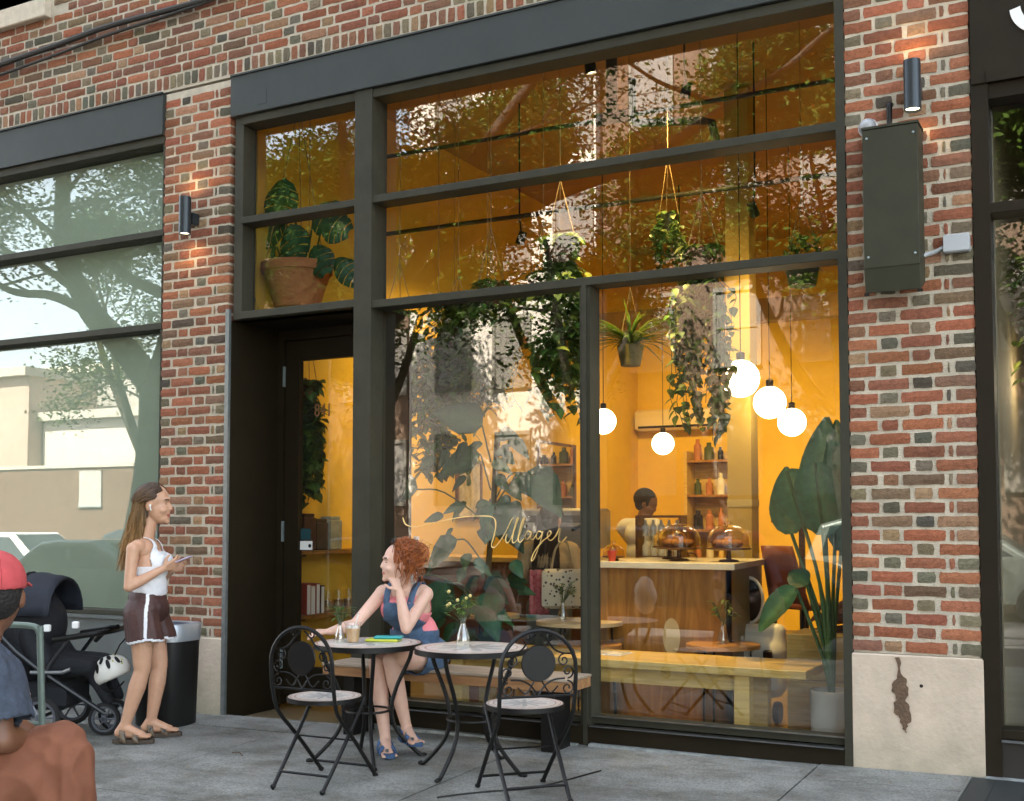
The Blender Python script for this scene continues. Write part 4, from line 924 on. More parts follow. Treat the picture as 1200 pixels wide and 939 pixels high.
# bird of paradise
t = empty('paddle_leaf_plant', (-1.52, .62, FZ), 'bird of paradise with huge paddle leaves in a white pot', 'plant'); r_ = random.Random(8)
b = MB(); b.lathe([(0, 0), (.105, 0), (.118, .02), (.128, .40), (.112, .40), (.11, .36), (0, .36)], 30); b.build('pot', pot_w, t, True)
b = MB(); b.lathe([(0, .362), (.11, .362)], 20); b.build('soil', dark_wood, t)
bs = MB(); b = MB()
def paddle(b, base, tip, W, nrm, n=12):
    base = V(base); tip = V(tip); d = (tip - base); L = d.length; d.normalize(); nrm = V(nrm); nrm = (nrm - d * nrm.dot(d)).normalized(); sdv = d.cross(nrm); vs = []; fs = []
    for i in range(n + 1):
        t_ = i / n; w_ = W * .5 * (math.sin(math.pi * min(1, t_ ** .75 * .93 + .06)) ** .7); c = base + d * (L * t_) - nrm * (.12 * L * t_ * t_)
        for k in (-1, -.5, 0, .5, 1): vs.append(c + sdv * (w_ * k) + nrm * (.22 * w_ * k * k + r_.uniform(-.004, .004)))
    for i in range(n):
        for k in range(4): fs.append((i * 5 + k, (i + 1) * 5 + k, (i + 1) * 5 + k + 1, i * 5 + k + 1))
    f_ = r_.uniform(.75, 1.3); cc = []
    for i in range(n + 1):
        g_ = f_ * (1 + .12 * (i % 2)); g_ *= 1.5; cc += [(.022 * g_, .085 * g_, .038 * g_), (.034 * g_, .115 * g_, .052 * g_), (.08 * g_, .17 * g_, .065 * g_), (.034 * g_, .115 * g_, .052 * g_), (.022 * g_, .085 * g_, .038 * g_)]
    b.add(vs, fs, cc)
for (bx, by, bz, tx, ty, tz, W, nr) in ((-.02, -.02, 1.30, -.05, .0, 2.0, .34, (-.3, -1, 0)), (-.28, .12, 1.68, -.10, .05, 1.32, .26, (-.4, -1, .3)), (.03, .05, 1.45, .06, .05, 1.98, .2, (.6, -1, 0)), (-.20, .0, .98, -.44, -.05, .74, .2, (-.3, -.8, .7)), (-.16, .1, 1.0, -.3, .2, 1.08, .14, (-.3, -.8, .7)), (.02, .2, 1.2, .12, .3, 1.75, .24, (.3, -1, 0)), (-.3, .3, 1.3, -.35, .3, 1.72, .24, (-.2, -1, .1)), (-.07, -.04, 1.72, -.02, -.06, 1.28, .28, (-.2, -1, .2))):
    paddle(b, (bx, by, bz), (tx, ty, tz), W, nr); bs.tube(smooth_path([(0, 0, .36), (bx * .25, by * .3, bz * .6), (bx, by, bz)], 6), [.016] * 6 + [.011] * 7, 8)
b.build('leaves', leafC, t, 'leaf', colattr=True); bs.build('stems', mat('green_stem', (.045, .11, .03), .5), t, True)

# gold script lettering on the glass
gold = mat('gold_leaf', (.80, .56, .2), .4, .1)
strokes = [
    [(-4.17, 1.305), (-4.14, 1.255), (-4.05, 1.245), (-3.9, 1.275), (-3.72, 1.305), (-3.56, 1.312), (-3.49, 1.30), (-3.475, 1.25), (-3.49, 1.18), (-3.505, 1.13), (-3.485, 1.115), (-3.44, 1.16), (-3.40, 1.22), (-3.365, 1.285), (-3.35, 1.30)],
    [(-3.395, 1.20), (-3.405, 1.165), (-3.395, 1.145), (-3.375, 1.16), (-3.345, 1.22), (-3.318, 1.285), (-3.312, 1.30), (-3.325, 1.29), (-3.35, 1.21), (-3.358, 1.16), (-3.345, 1.145), (-3.32, 1.17), (-3.292, 1.235), (-3.272, 1.295), (-3.283, 1.29), (-3.312, 1.2), (-3.315, 1.16), (-3.30, 1.15), (-3.275, 1.175)],
    [(-3.225, 1.21), (-3.25, 1.218), (-3.268, 1.19), (-3.258, 1.165), (-3.235, 1.185), (-3.222, 1.215), (-3.23, 1.175), (-3.215, 1.165), (-3.19, 1.195)],
    [(-3.15, 1.21), (-3.175, 1.218), (-3.192, 1.19), (-3.18, 1.168), (-3.158, 1.19), (-3.145, 1.215), (-3.175, 1.12), (-3.21, 1.045), (-3.225, 1.04), (-3.205, 1.09), (-3.15, 1.155), (-3.115, 1.18), (-3.09, 1.205), (-3.10, 1.22), (-3.115, 1.2), (-3.108, 1.168), (-3.085, 1.165), (-3.055, 1.195), (-3.035, 1.235), (-3.028, 1.225), (-3.04, 1.165), (-3.02, 1.15), (-2.985, 1.185)],
    [(-3.39, 1.235), (-3.388, 1.241)]]
b = MB()
for s_ in strokes:
    P = smooth_path([(x, .121, z) for x, z in s_], 6); b.tube(P, [.0027 + .0018 * abs(math.sin(i * .35)) for i in range(len(P))], 6, flat=.4)
tag(b.build('window_lettering', gold, None, True), 'gold script lettering painted on the big window', 'lettering')
# ------------------------------------------------------------------ pavement furniture
weath = wood_mat('weathered_wood', (.24, .18, .12), (.38, .30, .22), (1.2, 14, 14), .75)
edge_w = wood_mat('bench_edge_wood', (.26, .12, .045), (.38, .2, .085), (1.2, 12, 12), .6)
t = empty('outdoor_bench', (-3.5, -.17, gz(-3.5, -.17)), 'weathered plank bench fixed under the big window outside', 'bench')
b = MB(); b.box(-4.47, -2.76, -.335, -.022, .375, .392, bev=.003); rel(t, b.build('seat', weath))
b = MB(); b.box(-4.465, -2.765, -.33, -.022, .318, .3745, bev=.003); rel(t, b.build('seat_edge', edge_w))
for x in (-4.30, -2.92):
    b = MB(); b.box(x - .04, x + .04, -.28, -.06, gz(x, -.2), .317); rel(t, b.build('leg', black_m))

def mosaic(name, Rr, petals):
    m = bpy.data.materials.new(name); m.use_nodes = True; nt = m.node_tree; b = nt.nodes['Principled BSDF']; N = nt.nodes.new; L = nt.links.new
    tc = N('ShaderNodeTexCoord'); sx = N('ShaderNodeSeparateXYZ'); L(tc.outputs['Object'], sx.inputs[0])
    def M_(op, a, bb=None):
        n = N('ShaderNodeMath'); n.operation = op
        for i, q in enumerate((a, bb)):
            if q is None: continue
            if isinstance(q, (int, float)): n.inputs[i].default_value = q
            else: L(q, n.inputs[i])
        return n.outputs[0]
    rad = M_('DIVIDE', M_('POWER', M_('ADD', M_('MULTIPLY', sx.outputs['X'], sx.outputs['X']), M_('MULTIPLY', sx.outputs['Y'], sx.outputs['Y'])), .5), Rr)
    ang = M_('ARCTAN2', sx.outputs['Y'], sx.outputs['X'])
    wave = M_('ABSOLUTE', M_('COSINE', M_('MULTIPLY', ang, petals / 2)))
    pet = M_('LESS_THAN', rad, M_('MULTIPLY', wave, .62))
    rp = N('ShaderNodeValToRGB'); rp.color_ramp.interpolation = 'CONSTANT'; e = rp.color_ramp.elements
    e[0].position = 0; e[0].color = (.3, .2, .16, 1); e[1].position = .1; e[1].color = (.66, .61, .56, 1)
    for p, c in ((.80, (.3, .15, .10, 1)), (.835, (.64, .56, .49, 1)), (.93, (.36, .19, .13, 1)), (.965, (.6, .53, .48, 1))):
        q = e.new(p); q.color = c
    L(rad, rp.inputs[0])
    mx = N('ShaderNodeMix'); mx.data_type = 'RGBA'; L(M_('MULTIPLY', pet, .75), mx.inputs['Factor']); L(rp.outputs[0], mx.inputs['A']); mx.inputs['B'].default_value = (.2, .25, .27, 1)
    v = N('ShaderNodeTexVoronoi'); v.feature = 'DISTANCE_TO_EDGE'; v.inputs['Scale'].default_value = 52; L(tc.outputs['Object'], v.inputs['Vector'])
    gr = M_('LESS_THAN', v.outputs['Distance'], .05)
    v2 = N('ShaderNodeTexVoronoi'); v2.inputs['Scale'].default_value = 52; L(tc.outputs['Object'], v2.inputs['Vector'])
    sv = N('ShaderNodeSeparateColor'); L(v2.outputs['Color'], sv.inputs[0])
    mm = N('ShaderNodeMix'); mm.data_type = 'RGBA'; mm.blend_type = 'MULTIPLY'; mm.inputs['Factor'].default_value = 1; L(mx.outputs['Result'], mm.inputs['A'])
    vv = M_('ADD', M_('MULTIPLY', sv.outputs[0], .3), .82); L(vv, mm.inputs['B'])
    m2 = N('ShaderNodeMix'); m2.data_type = 'RGBA'; L(M_('MULTIPLY', gr, .6), m2.inputs['Factor']); L(mm.outputs['Result'], m2.inputs['A']); m2.inputs['B'].default_value = (.42, .37, .33, 1)
    L(m2.outputs['Result'], b.inputs['Base Color']); b.inputs['Roughness'].default_value = .32; return m
mos_t = mosaic('table_mosaic', .3, 8); mos_s = mosaic('seat_mosaic', .185, 10)

def bistro_table(x, y, rz, label):
    t = empty('bistro_table', (x, y, gz(x, y)), label, 'table', 'round mosaic bistro tables on the pavement', rz)
    b = MB(); b.lathe([(0, .652), (.296, .652), (.298, .648), (.298, .634), (0, .634)], 48); b.build('tabletop', mos_t, t, True)
    b = MB(); b.lathe([(.2985, .6515), (.304, .651), (.304, .622), (.298, .622), (.2985, .6515)], 48); b.build('rim', black_m, t, True)
    for k in range(4):
        a = math.pi / 2 * k; c = V((math.cos(a), math.sin(a), 0)); b = MB()
        b.tube(smooth_path([c * .255 + V((0, 0, .63)), c * .235 + V((0, 0, .55)), c * .165 + V((0, 0, .40)), c * .135 + V((0, 0, .27)), c * .17 + V((0, 0, .15)), c * .29 + V((0, 0, .022)), c * .325 + V((0, 0, .012))], 6), .0115, 8)
        b.ball(c * .325 + V((0, 0, .011)), (.016, .016, .011), 10, 6); b.build('leg', black_m, t, True)
    b = MB(); b.tube([V((.127 * math.cos(a), .127 * math.sin(a), .275)) for a in [i * math.pi / 16 for i in range(33)]], .007, 6); b.build('ring', black_m, t, True)
bistro_table(-3.78, -.82, R(-48), 'round mosaic bistro table with the iced drink, at the red haired woman')
bistro_table(-3.09, -.85, R(-92), 'round mosaic bistro table with only a glass vase, beside the bench end')

def spiral(c, r, turns, a0, sgn, y):
    return [V((c[0] + r * (1 - i / 26 * .8) * math.cos(a0 + sgn * turns * 6.283 * i / 26), y, c[1] + r * (1 - i / 26 * .8) * math.sin(a0 + sgn * turns * 6.283 * i / 26))) for i in range(27)]
def bistro_chair(x, y, rz, label):
    t = empty('bistro_chair', (x, y, gz(x, y)), label, 'chair', 'black scrolled bistro chairs on the pavement', rz)
    b = MB(); b.lathe([(0, .442), (.186, .442), (.187, .438), (.187, .428), (0, .428)], 40); b.build('seat', mos_s, t, True)
    b = MB(); b.lathe([(.1875, .4415), (.193, .44), (.193, .418), (.187, .418), (.1875, .4415)], 40); b.build('seat_rim', black_m, t, True)
    yb = -.195; hp = []
    hp = [V((-.185, yb + .02, .43)), V((-.188, yb, .52)), V((-.188, yb - .01, .62))] + [V((.188 * math.cos(a), yb - .012, .625 + .185 * math.sin(a))) for a in [math.pi - i * math.pi / 14 for i in range(1, 14)]] + [V((.188, yb - .01, .62)), V((.188, yb, .52)), V((.185, yb + .02, .43))]
    b = MB(); b.tube(hp, .0105, 8); b.build('back_hoop', black_m, t, True)
    b = MB(); b.lathe([(0, -.006), (.082, -.006), (.086, 0), (.082, .006), (0, .006)], 32, Matrix.Translation((0, yb - .008, .655)) @ Matrix.Rotation(R(90), 4, 'X')); b.build('back_disc', mat('back_plate', (.006, .005, .005), .4, spec=.3) if 'back_plate' not in MATS else MATS['back_plate'], t, True)
    b = MB(); b.tube([(-.187, yb, .5), (.187, yb, .5)], .0065, 6)
    for s in (-1, 1):
        b.tube(smooth_path([(0, yb, .502), (s * .035, yb, .55), (s * .08, yb, .575), (s * .135, yb, .58)], 5), .0045, 6)
        b.tube(spiral((s * .148, .535), .034, 1.35, R(90), -s, yb), .0042, 6); b.tube(spiral((s * .15, .612), .032, 1.3, R(-90), s, yb), .0042, 6)
        b.tube(smooth_path([(s * .012, yb, .79), (s * .05, yb, .755), (s * .08, yb, .72), (s * .12, yb, .70), (s * .17, yb, .695)], 5), .0045, 6); b.tube(spiral((s * .055, .776), .022, 1.2, R(180), s, yb), .004, 6)
        b.tube(spiral((s * .13, .665), .03, 1.3, R(90), s, yb), .004, 6)
        b.tube(smooth_path([(s * .02, yb, .57), (s * .06, yb, .515), (s * .1, yb, .545)], 4), .004, 6)
    b.build('scrollwork', black_m, t, True)
    for s in (-1, 1):
        b = MB(); b.tube(smooth_path([(s * .185, yb + .02, .43), (s * .183, yb + .06, .36), (s * .178, .02, .215), (s * .172, .2, .03), (s * .172, .215, .012)], 5), .0105, 8); b.ball((s * .172, .218, .012), (.016, .016, .012), 10, 6); b.build('leg', black_m, t, True)
        b = MB(); b.tube(smooth_path([(s * .16, .13, .425), (s * .158, .08, .36), (s * .155, -.04, .215), (s * .15, -.215, .02), (s * .15, -.225, .012)], 5), .0105, 8); b.ball((s * .15, -.226, .012), (.016, .016, .012), 10, 6); b.build('leg', black_m, t, True)
    b = MB(); b.tube([(-.173, .165, .068), (.173, .165, .068)], .0075, 6); b.build('crossbar', black_m, t, True)
    b = MB(); b.tube([(-.151, -.17, .075), (.151, -.17, .075)], .0075, 6); b.build('crossbar', black_m, t, True)
    b = MB(); b.tube([(-.165, .01, .225), (.165, .01, .225)], .005, 6); b.build('hinge_rod', black_m, t, True)
bistro_chair(-3.67, -1.36, R(2), 'black scrolled bistro chair at the table with the iced drink')
bistro_chair(-2.59, -1.20, R(46), 'black scrolled bistro chair nearest the camera by the vase table')

TZ1 = gz(-3.78, -.82) + .6525; TZ2 = gz(-3.09, -.85) + .6525
vase(-3.93, -.88, TZ1, 'glass vase of plain green sprigs beside the iced drink', .82, 'flower vases on the outdoor tables'); vase(-3.17, -.80, TZ2, 'glass vase with small yellow buds alone on the second outdoor table', 1.05, 'flower vases on the outdoor tables', 1)
t = empty('iced_drink', (-3.855, -.86, TZ1), 'clear plastic cup of iced milky coffee with a paper straw', 'drink')
b = MB(); b.lathe([(.033, .0), (.046, .105), (.049, .107), (.049, .112), (.044, .112)], 24); b.build('cup', glass_mat('plastic_cup', .12, (.93, .93, .93)), t, True)
b = MB(); b.lathe([(0, .003), (.031, .003), (.041, .078), (0, .078)], 20); b.build('coffee', mat('iced_coffee', (.55, .33, .14), .35, var=.2, vscale=30), t, True)
b = MB(); r_ = random.Random(2)
for k in range(6): a = k * 1.1; b.ball((.024 * math.cos(a), .024 * math.sin(a), .082), .013, 6, 5)
b.build('ice', mat('ice', (.7, .66, .6), .2), t, True)
b = MB(); b.tube([(-.008, 0, .02), (.03, .012, .165)], .0035, 8); b.build('straw', mat('straw', (.75, .72, .66), .6), t, True)
t = empty('notebook', (-3.73, -.73, TZ1), 'lime yellow pouch with a teal case lying on top, on the table', 'pouch')
b = MB(); b.box(-.10, .09, -.05, .055, .0, .014, Matrix.Rotation(R(18), 4, 'Z'), bev=.005); b.build('yellow_pouch', mat('lime', (.5, .52, .04), .5), t)
b = MB(); b.box(-.055, .105, -.04, .04, .0145, .030, Matrix.Rotation(R(24), 4, 'Z'), bev=.006); b.build('teal_case', mat('teal', (.02, .3, .3), .4), t)

# litter bin
t = empty('litter_bin', (-5.715, -.40, gz(-5.7, -.4)), 'tall black litter bin with a silver collar beside the brick pier', 'bin')
def rr_ring(z, a, c, n=32, p=3.2):
    out = []
    for i in range(n):
        th = 2 * math.pi * i / n; x = math.copysign(abs(math.cos(th)) ** (2 / p), math.cos(th)) * a; y = math.copysign(abs(math.sin(th)) ** (2 / p), math.sin(th)) * c; out.append((x, y, z))
    return out
def ringloft(b, rings, cap0=True, cap1=True):
    n = len(rings[0]); vs = sum(rings, []); fs = []
    for k in range(len(rings) - 1): fs += [(k * n + i, k * n + (i + 1) % n, (k + 1) * n + (i + 1) % n, (k + 1) * n + i) for i in range(n)]
    if cap0: fs.append(tuple(reversed(range(n))))
    if cap1: fs.append(tuple(range((len(rings) - 1) * n, len(rings) * n)))
    b.add(vs, fs)
b = MB(); ringloft(b, [rr_ring(0, .178, .15), rr_ring(.01, .185, .157), rr_ring(.57, .20, .172), rr_ring(.575, .19, .16)]); b.build('bin_body', mat('bin_black', (.007, .0065, .006), .5, var=.2, vscale=8), t, True)
b = MB(); ringloft(b, [rr_ring(.56, .206, .178), rr_ring(.665, .208, .18), rr_ring(.672, .203, .175), rr_ring(.672, .16, .13), rr_ring(.62, .155, .125)], False, True); b.build('collar', mat('bin_steel', (.42, .45, .48), .38, .6, var=.1, vscale=10), t, True)
b = MB(); ringloft(b, [rr_ring(.62, .185, .158), rr_ring(.668, .15, .12)], True, True); b.build('liner', mat('liner_blue', (.03, .05, .09), .5), t, True)

# pushchair
t = empty('pushchair', (-6.15, -.88, gz(-6.15, -.88)), 'black pushchair with folded canopy parked by the left window', 'pushchair', None, math.atan2(.468, .883))
tyre_m = mat('tyre', (.008, .008, .008), .8); rim_m = mat('wheel_rim', (.12, .13, .15), .4, .5)
def wheel(par, x, y, r, wd=.035, sp=6):
    w_ = empty('wheel', (0, 0, 0), None, None) if False else None
    b = MB(); M = Matrix.Translation((x, y, r)) @ Matrix.Rotation(R(90), 4, 'X')
    b.lathe([(r * .80, -wd * .5), (r * .95, -wd * .45), (r, 0), (r * .95, wd * .45), (r * .80, wd * .5), (r * .76, 0), (r * .80, -wd * .5)], 28, M); o = b.build('wheel', tyre_m, par, True)
    b = MB(); b.lathe([(r * .66, -wd * .3), (r * .79, -wd * .3), (r * .79, wd * .3), (r * .66, wd * .3), (r * .66, -wd * .3)], 28, M)
    b.lathe([(0, -wd * .5), (r * .18, -wd * .5), (r * .18, wd * .5), (0, wd * .5)], 14, M)
    for k in range(sp):
        a = k * 2 * math.pi / sp; b.tube([(x + r * .15 * math.cos(a), y, r + r * .15 * math.sin(a)), (x + r * .7 * math.cos(a), y, r + r * .7 * math.sin(a))], r * .05, 5)
    b.build('rim', rim_m, o, True)
for y in (-.27, .27): wheel(t, -.04, y, .135)
for y in (-.13, .05): wheel(t, .32, y, .105, .04)
fr_m = mat('pushchair_frame', (.03, .032, .036), .35, .6)
for y in (-.26, .26):
    b = MB(); b.tube(smooth_path([(-.62, y, 1.0), (-.5, y, .92), (-.2, y, .55), (.32, y * .5, .14)], 5), .016, 8); b.build('frame_tube', fr_m, t, True)
    b = MB(); b.tube(smooth_path([(-.04, y, .135), (-.02, y * .95, .4), (.12, y * .9, .62)], 5), .014, 8); b.build('frame_tube', fr_m, t, True)
b = MB(); b.tube([(-.62, -.26, 1.0), (-.62, .26, 1.0)], .02, 10); b.build('handle', black_m, t, True)
b = MB(); b.tube([(-.04, -.27, .135), (-.04, .27, .135)], .012, 8); b.tube([(.32, -.15, .105), (.32, .08, .105)], .012, 8); b.build('axle', fr_m, t, True)
b = MB(); b.tube(smooth_path([(.02, -.24, .62), (.3, -.22, .66), (.36, 0, .665), (.3, .22, .66), (.02, .24, .62)], 6), .018, 8); b.build('bumper_bar', black_m, t, True)
blob('seat', [('c', (-.28, -.16, .84), (-.28, .16, .84), .07, .07), ('c', (-.28, -.17, .84), (-.05, -.17, .46), .07, .08), ('c', (-.28, .17, .84), (-.05, .17, .46), .07, .08), ('c', (-.26, 0, .8), (-.04, 0, .45), .12, .1), ('c', (-.05, -.15, .45), (.22, -.15, .44), .07, .06), ('c', (-.05, .15, .45), (.22, .15, .44), .07, .06), ('c', (0, 0, .44), (.24, 0, .42), .08, .07), ('c', (.22, -.12, .42), (.33, -.1, .22), .05, .04), ('c', (.22, .12, .42), (.33, .1, .22), .05, .04)], soft_black, None, .018, 6).parent = t
blob('seat_hood', [('e', (-.24, 0, .70), (.25, .25, .26), None), ('e', (-.3, 0, .5), (.2, .24, .24), None)], soft_black, None, .02, 5).parent = t
b = MB(); nU, nV_ = 15, 12
def canopy_pt(i, k):
    th = R(8 + 112 * i / (nU - 1)); ph = R(-90 + 180 * k / (nV_ - 1)); rr_ = .315 + .012 * abs(math.sin(th * 5.2))
    return (-.13 - rr_ * 1.05 * math.cos(th - .1), rr_ * .92 * math.sin(ph), .72 + rr_ * .98 * math.sin(th - .05) * (.18 + .82 * math.cos(ph)))
b.v = [canopy_pt(i, k) for i in range(nU) for k in range(nV_)]; b.c = [(1, 1, 1)] * len(b.v)
for i in range(nU - 1):
    for k in range(nV_ - 1): b.f.append((i * nV_ + k, (i + 1) * nV_ + k, (i + 1) * nV_ + k + 1, i * nV_ + k + 1)); b.mi.append(0)
cn = b.build('canopy', mat('navy_fabric', (.010, .013, .022), .8, var=.25, vscale=12, bump=.2, bscale=50), t, True); s_ = cn.modifiers.new('s', 'SOLIDIFY'); s_.thickness = .02
b = MB()
for i in (4, 9): b.tube([V(canopy_pt(i, k)) + V((0, 0, .006)) for k in range(nV_)], .009, 6)
b.build('canopy_rib', soft_black, t, True)
b = MB(); b.box(-.3, .1, -.2, .2, .17, .34, bev=.03); b.build('basket', soft_black, t)
for (x, z) in ((.0, .70), (.18, .72)):
    b = MB(); b.box(x - .02, x + .02, -.29, -.265, z - .025, z + .02, bev=.006); b.build('clip', white_m, t)
b = MB(); b.tube([(-.1, -.275, .42), (.1, -.275, .42), (.15, -.27, .44)], .013, 8); b.build('chrome_bar', alum_m, t, True)
b = MB(); b.tube(smooth_path([(.24, -.1, .60), (.33, -.12, .68), (.42, -.2, .70)], 5), .016, 8); b.build('tray_arm', black_m, t, True)

# white helmet hanging from the pushchair bar
t = empty('helmet', (-5.80, -.80, .31), 'white dotted bicycle helmet hanging from the pushchair bar', 'helmet', None, math.atan2(.468, .883))
hm = mat('helmet_white', (.75, .74, .68), .35); b = MB(); n, m_ = 28, 10; Q = Matrix.Rotation(R(-24), 3, 'Y')
for i in range(m_ + 1):
    th = R(118) * i / m_
    for k in range(n):
        a = 2 * math.pi * k / n; b.v.append(tuple(Q @ V((math.sin(th) * math.cos(a) * .125, math.sin(th) * math.sin(a) * .098, math.cos(th) * .105)))); b.c.append((1, 1, 1))
for i in range(m_):
    for k in range(n): b.f.append((i * n + k, (i + 1) * n + k, (i + 1) * n + (k + 1) % n, i * n + (k + 1) % n)); b.mi.append(0)
o = b.build('helmet_shell', hm, t, True); s_ = o.modifiers.new('s', 'SOLIDIFY'); s_.thickness = .018; s_.offset = -1
for (th, a, l, w_) in ((35, -60, .03, .013), (35, -100, .034, .014), (62, -75, .036, .013), (62, -115, .034, .013), (60, -40, .03, .012), (30, 60, .03, .013), (55, 80, .03, .013), (20, -160, .03, .012), (70, -150, .03, .012)):
    p = V((math.sin(R(th)) * math.cos(R(a)) * .1265, math.sin(R(th)) * math.sin(R(a)) * .0995, math.cos(R(th)) * .1065)); nn = V((p.x / .0156, p.y / .0096, p.z / .011)).normalized(); q = nn.to_track_quat('Z', 'X').to_matrix().to_4x4()
    b = MB(); b.ball((0, 0, 0), (l, w_, .003), 14, 6); b.v = [tuple(Q @ (p + (q @ V(v)))) for v in b.v]; b.build('vent', black_m, t, True)
r_ = random.Random(4)
for k in range(16):
    th, a = r_.uniform(15, 85), r_.uniform(-170, 0); p = V((math.sin(R(th)) * math.cos(R(a)) * .1265, math.sin(R(th)) * math.sin(R(a)) * .0995, math.cos(R(th)) * .1065))
    b = MB(); b.ball(Q @ p, .0055, 8, 6); b.build('dot', [black_m, MATS['lime']][k % 2], t, True)
b = MB(); b.tube(smooth_path([(-.09, -.03, -.03), (-.04, -.05, -.1), (.03, -.03, -.12), (.09, -.02, -.06)], 5), .006, 6); b.tube([(.02, -.02, .09), (.05, .0, .17), (.1, .05, .24)], .005, 6); b.build('strap', black_m, t, True)

# pipe frame cart beside the crouching man
t = empty('hand_cart', (-3.63, -3.2, gz(-3.63, -3.2)), 'grey green pipe frame cart with a white bag beside the man in the red cap', 'cart', None, math.atan2(.468, .883))
pipe_m = mat('grey_green_pipe', (.13, .17, .145), .4, .2)
b = MB(); b.tube(smooth_path([(-.34, 0, .0), (-.34, 0, .90), (-.335, 0, .955), (-.29, 0, .985), (-.03, 0, .985), (.015, 0, .955), (.02, 0, .9), (.06, 0, .0)], 5), .0125, 10); b.build('handle_frame', pipe_m, t, True)
b = MB(); b.tube([(-.34, 0, .62), (.03, 0, .62)], .008, 8); b.tube([(-.34, 0, .3), (.045, 0, .3)], .008, 8); b.build('crossbar', pipe_m, t, True)
b = MB(); b.tube([(-.34, 0, .1), (-.34, -.3, .1), (.05, -.3, .1), (.05, 0, .1)], .009, 8); b.build('base_frame', pipe_m, t, True)
b = MB(); b.ball((-.17, .04, .72), (.13, .07, .17), 16, 12); b.v = [(x + .012 * math.sin(z * 40 + x * 30), y, z) for x, y, z in b.v]; b.build('bag', mat('white_bag', (.62, .62, .58), .6, var=.1, vscale=10), t, True)
for y in (-.3, 0): wheel(t, .05, y, .06, .025, 5)
# small things on the ground
b = MB(); b.tube(smooth_path([(-4.62, -.98, gz(-4.6, -1) + .004), (-4.56, -.99, gz(-4.6, -1) + .012), (-4.5, -1.03, gz(-4.5, -1) + .005)], 5), [.003] * 11, 6); tag(b.build('twig', mat('twig_bark', (.1, .06, .03), .9)), 'small dry twig lying on the open pavement near the door', 'twig')
tag(MB().tube(smooth_path([(-2.95, -1.42, gz(-2.9, -1.4) + .004), (-2.86, -1.3, gz(-2.86, -1.3) + .004), (-2.78, -1.22, gz(-2.8, -1.2) + .004), (-2.6, -1.05, gz(-2.6, -1.05) + .004), (-2.45, -.6, gz(-2.45, -.6) + .004)], 6), .004, 6).build('cable', black_m, None, True), 'thin black wire lying on the pavement under the nearest chair', 'wire')
gr = mat('iron_grate', (.03, .035, .035), .6, .3)
t = empty('cellar_hatch', (-.25, -.45, gz(-.25, -.45)), 'dark steel cellar hatch plate in the pavement at the right edge', 'hatch')
b = MB(); b.box(-.44, .6, -.6, .38, .002, .010); rel_ = b.build('plate', gr, t); b = MB(); b.box(-.45, -.44, -.6, .38, .0, .016); b.build('edge_bar', zinc_m, t)
for k in range(7): b = MB(); b.box(-.4 + k * .14, -.33 + k * .14, -.55, .33, .0105, .014); b.build('tread_strip', gr, t)
# ------------------------------------------------------------------ people
def skin_mat(name, c, blush=.1):
    m = mat(name, c, .5, var=.06, vscale=30); b = m.node_tree.nodes['Principled BSDF']
    b.inputs['Subsurface Weight'].default_value = .12; b.inputs['Subsurface Radius'].default_value = (.02, .008, .004); b.inputs['Subsurface Scale'].default_value = .3
    return m
skinA = skin_mat('skin_tan', (.55, .31, .195)); skinB = skin_mat('skin_fair', (.66, .41, .31)); skinC = skin_mat('skin_brown', (.17, .075, .04)); skinD = skin_mat('skin_deep', (.2, .095, .05))
lipA = mat('lips', (.42, .12, .09), .45); lipB = mat('lips_pale', (.5, .17, .13), .45); eye_m = mat('eye_dark', (.025, .018, .014), .3)
RS = V((.8835, .4684, 0)); TC = V((.4684, -.8835, 0)); UP = V((0, 0, 1))
def frame(B, ):
    B = V((B[0], B[1], 0)); return lambda a, d, z: B + RS * a + TC * d + V((0, 0, z))
def hair_strands(name, paths, m, parent, r0=.006, r1=.002, cols=None):
    b = MB()
    for i, p in enumerate(paths):
        P = smooth_path(p, 3); n = len(P); c0, c1 = cols[i] if cols else ((1, 1, 1), (1, 1, 1))
        b.tube(P, [r0 + (r1 - r0) * k / (n - 1) for k in range(n)], 5, colors=[tuple(c0[q] + (c1[q] - c0[q]) * (k / (n - 1)) ** 1.3 for q in range(3)) for k in range(n)])
    return rel(parent, b.build(name, m, None, True, colattr=True))
hair_m = mat('hair', (.1, .05, .02), .42, attr='Col', var=.3, vscale=120, spec=.35)
def cloth(name, c, **k): return mat(name, c, k.pop('rough', .85), bump=k.pop('bump', .25), bscale=k.pop('bscale', 60), var=k.pop('var', .12), vscale=k.pop('vscale', 12), **k)
def body_obj(name, prims, mats, parent, vox=.0058, it=3, paint=None): return blob(name, prims, mats, parent, vox, it, paint=paint)
def torso_axes(F):
    F = V(F).normalized(); S = F.cross(UP); return (S, F, UP)

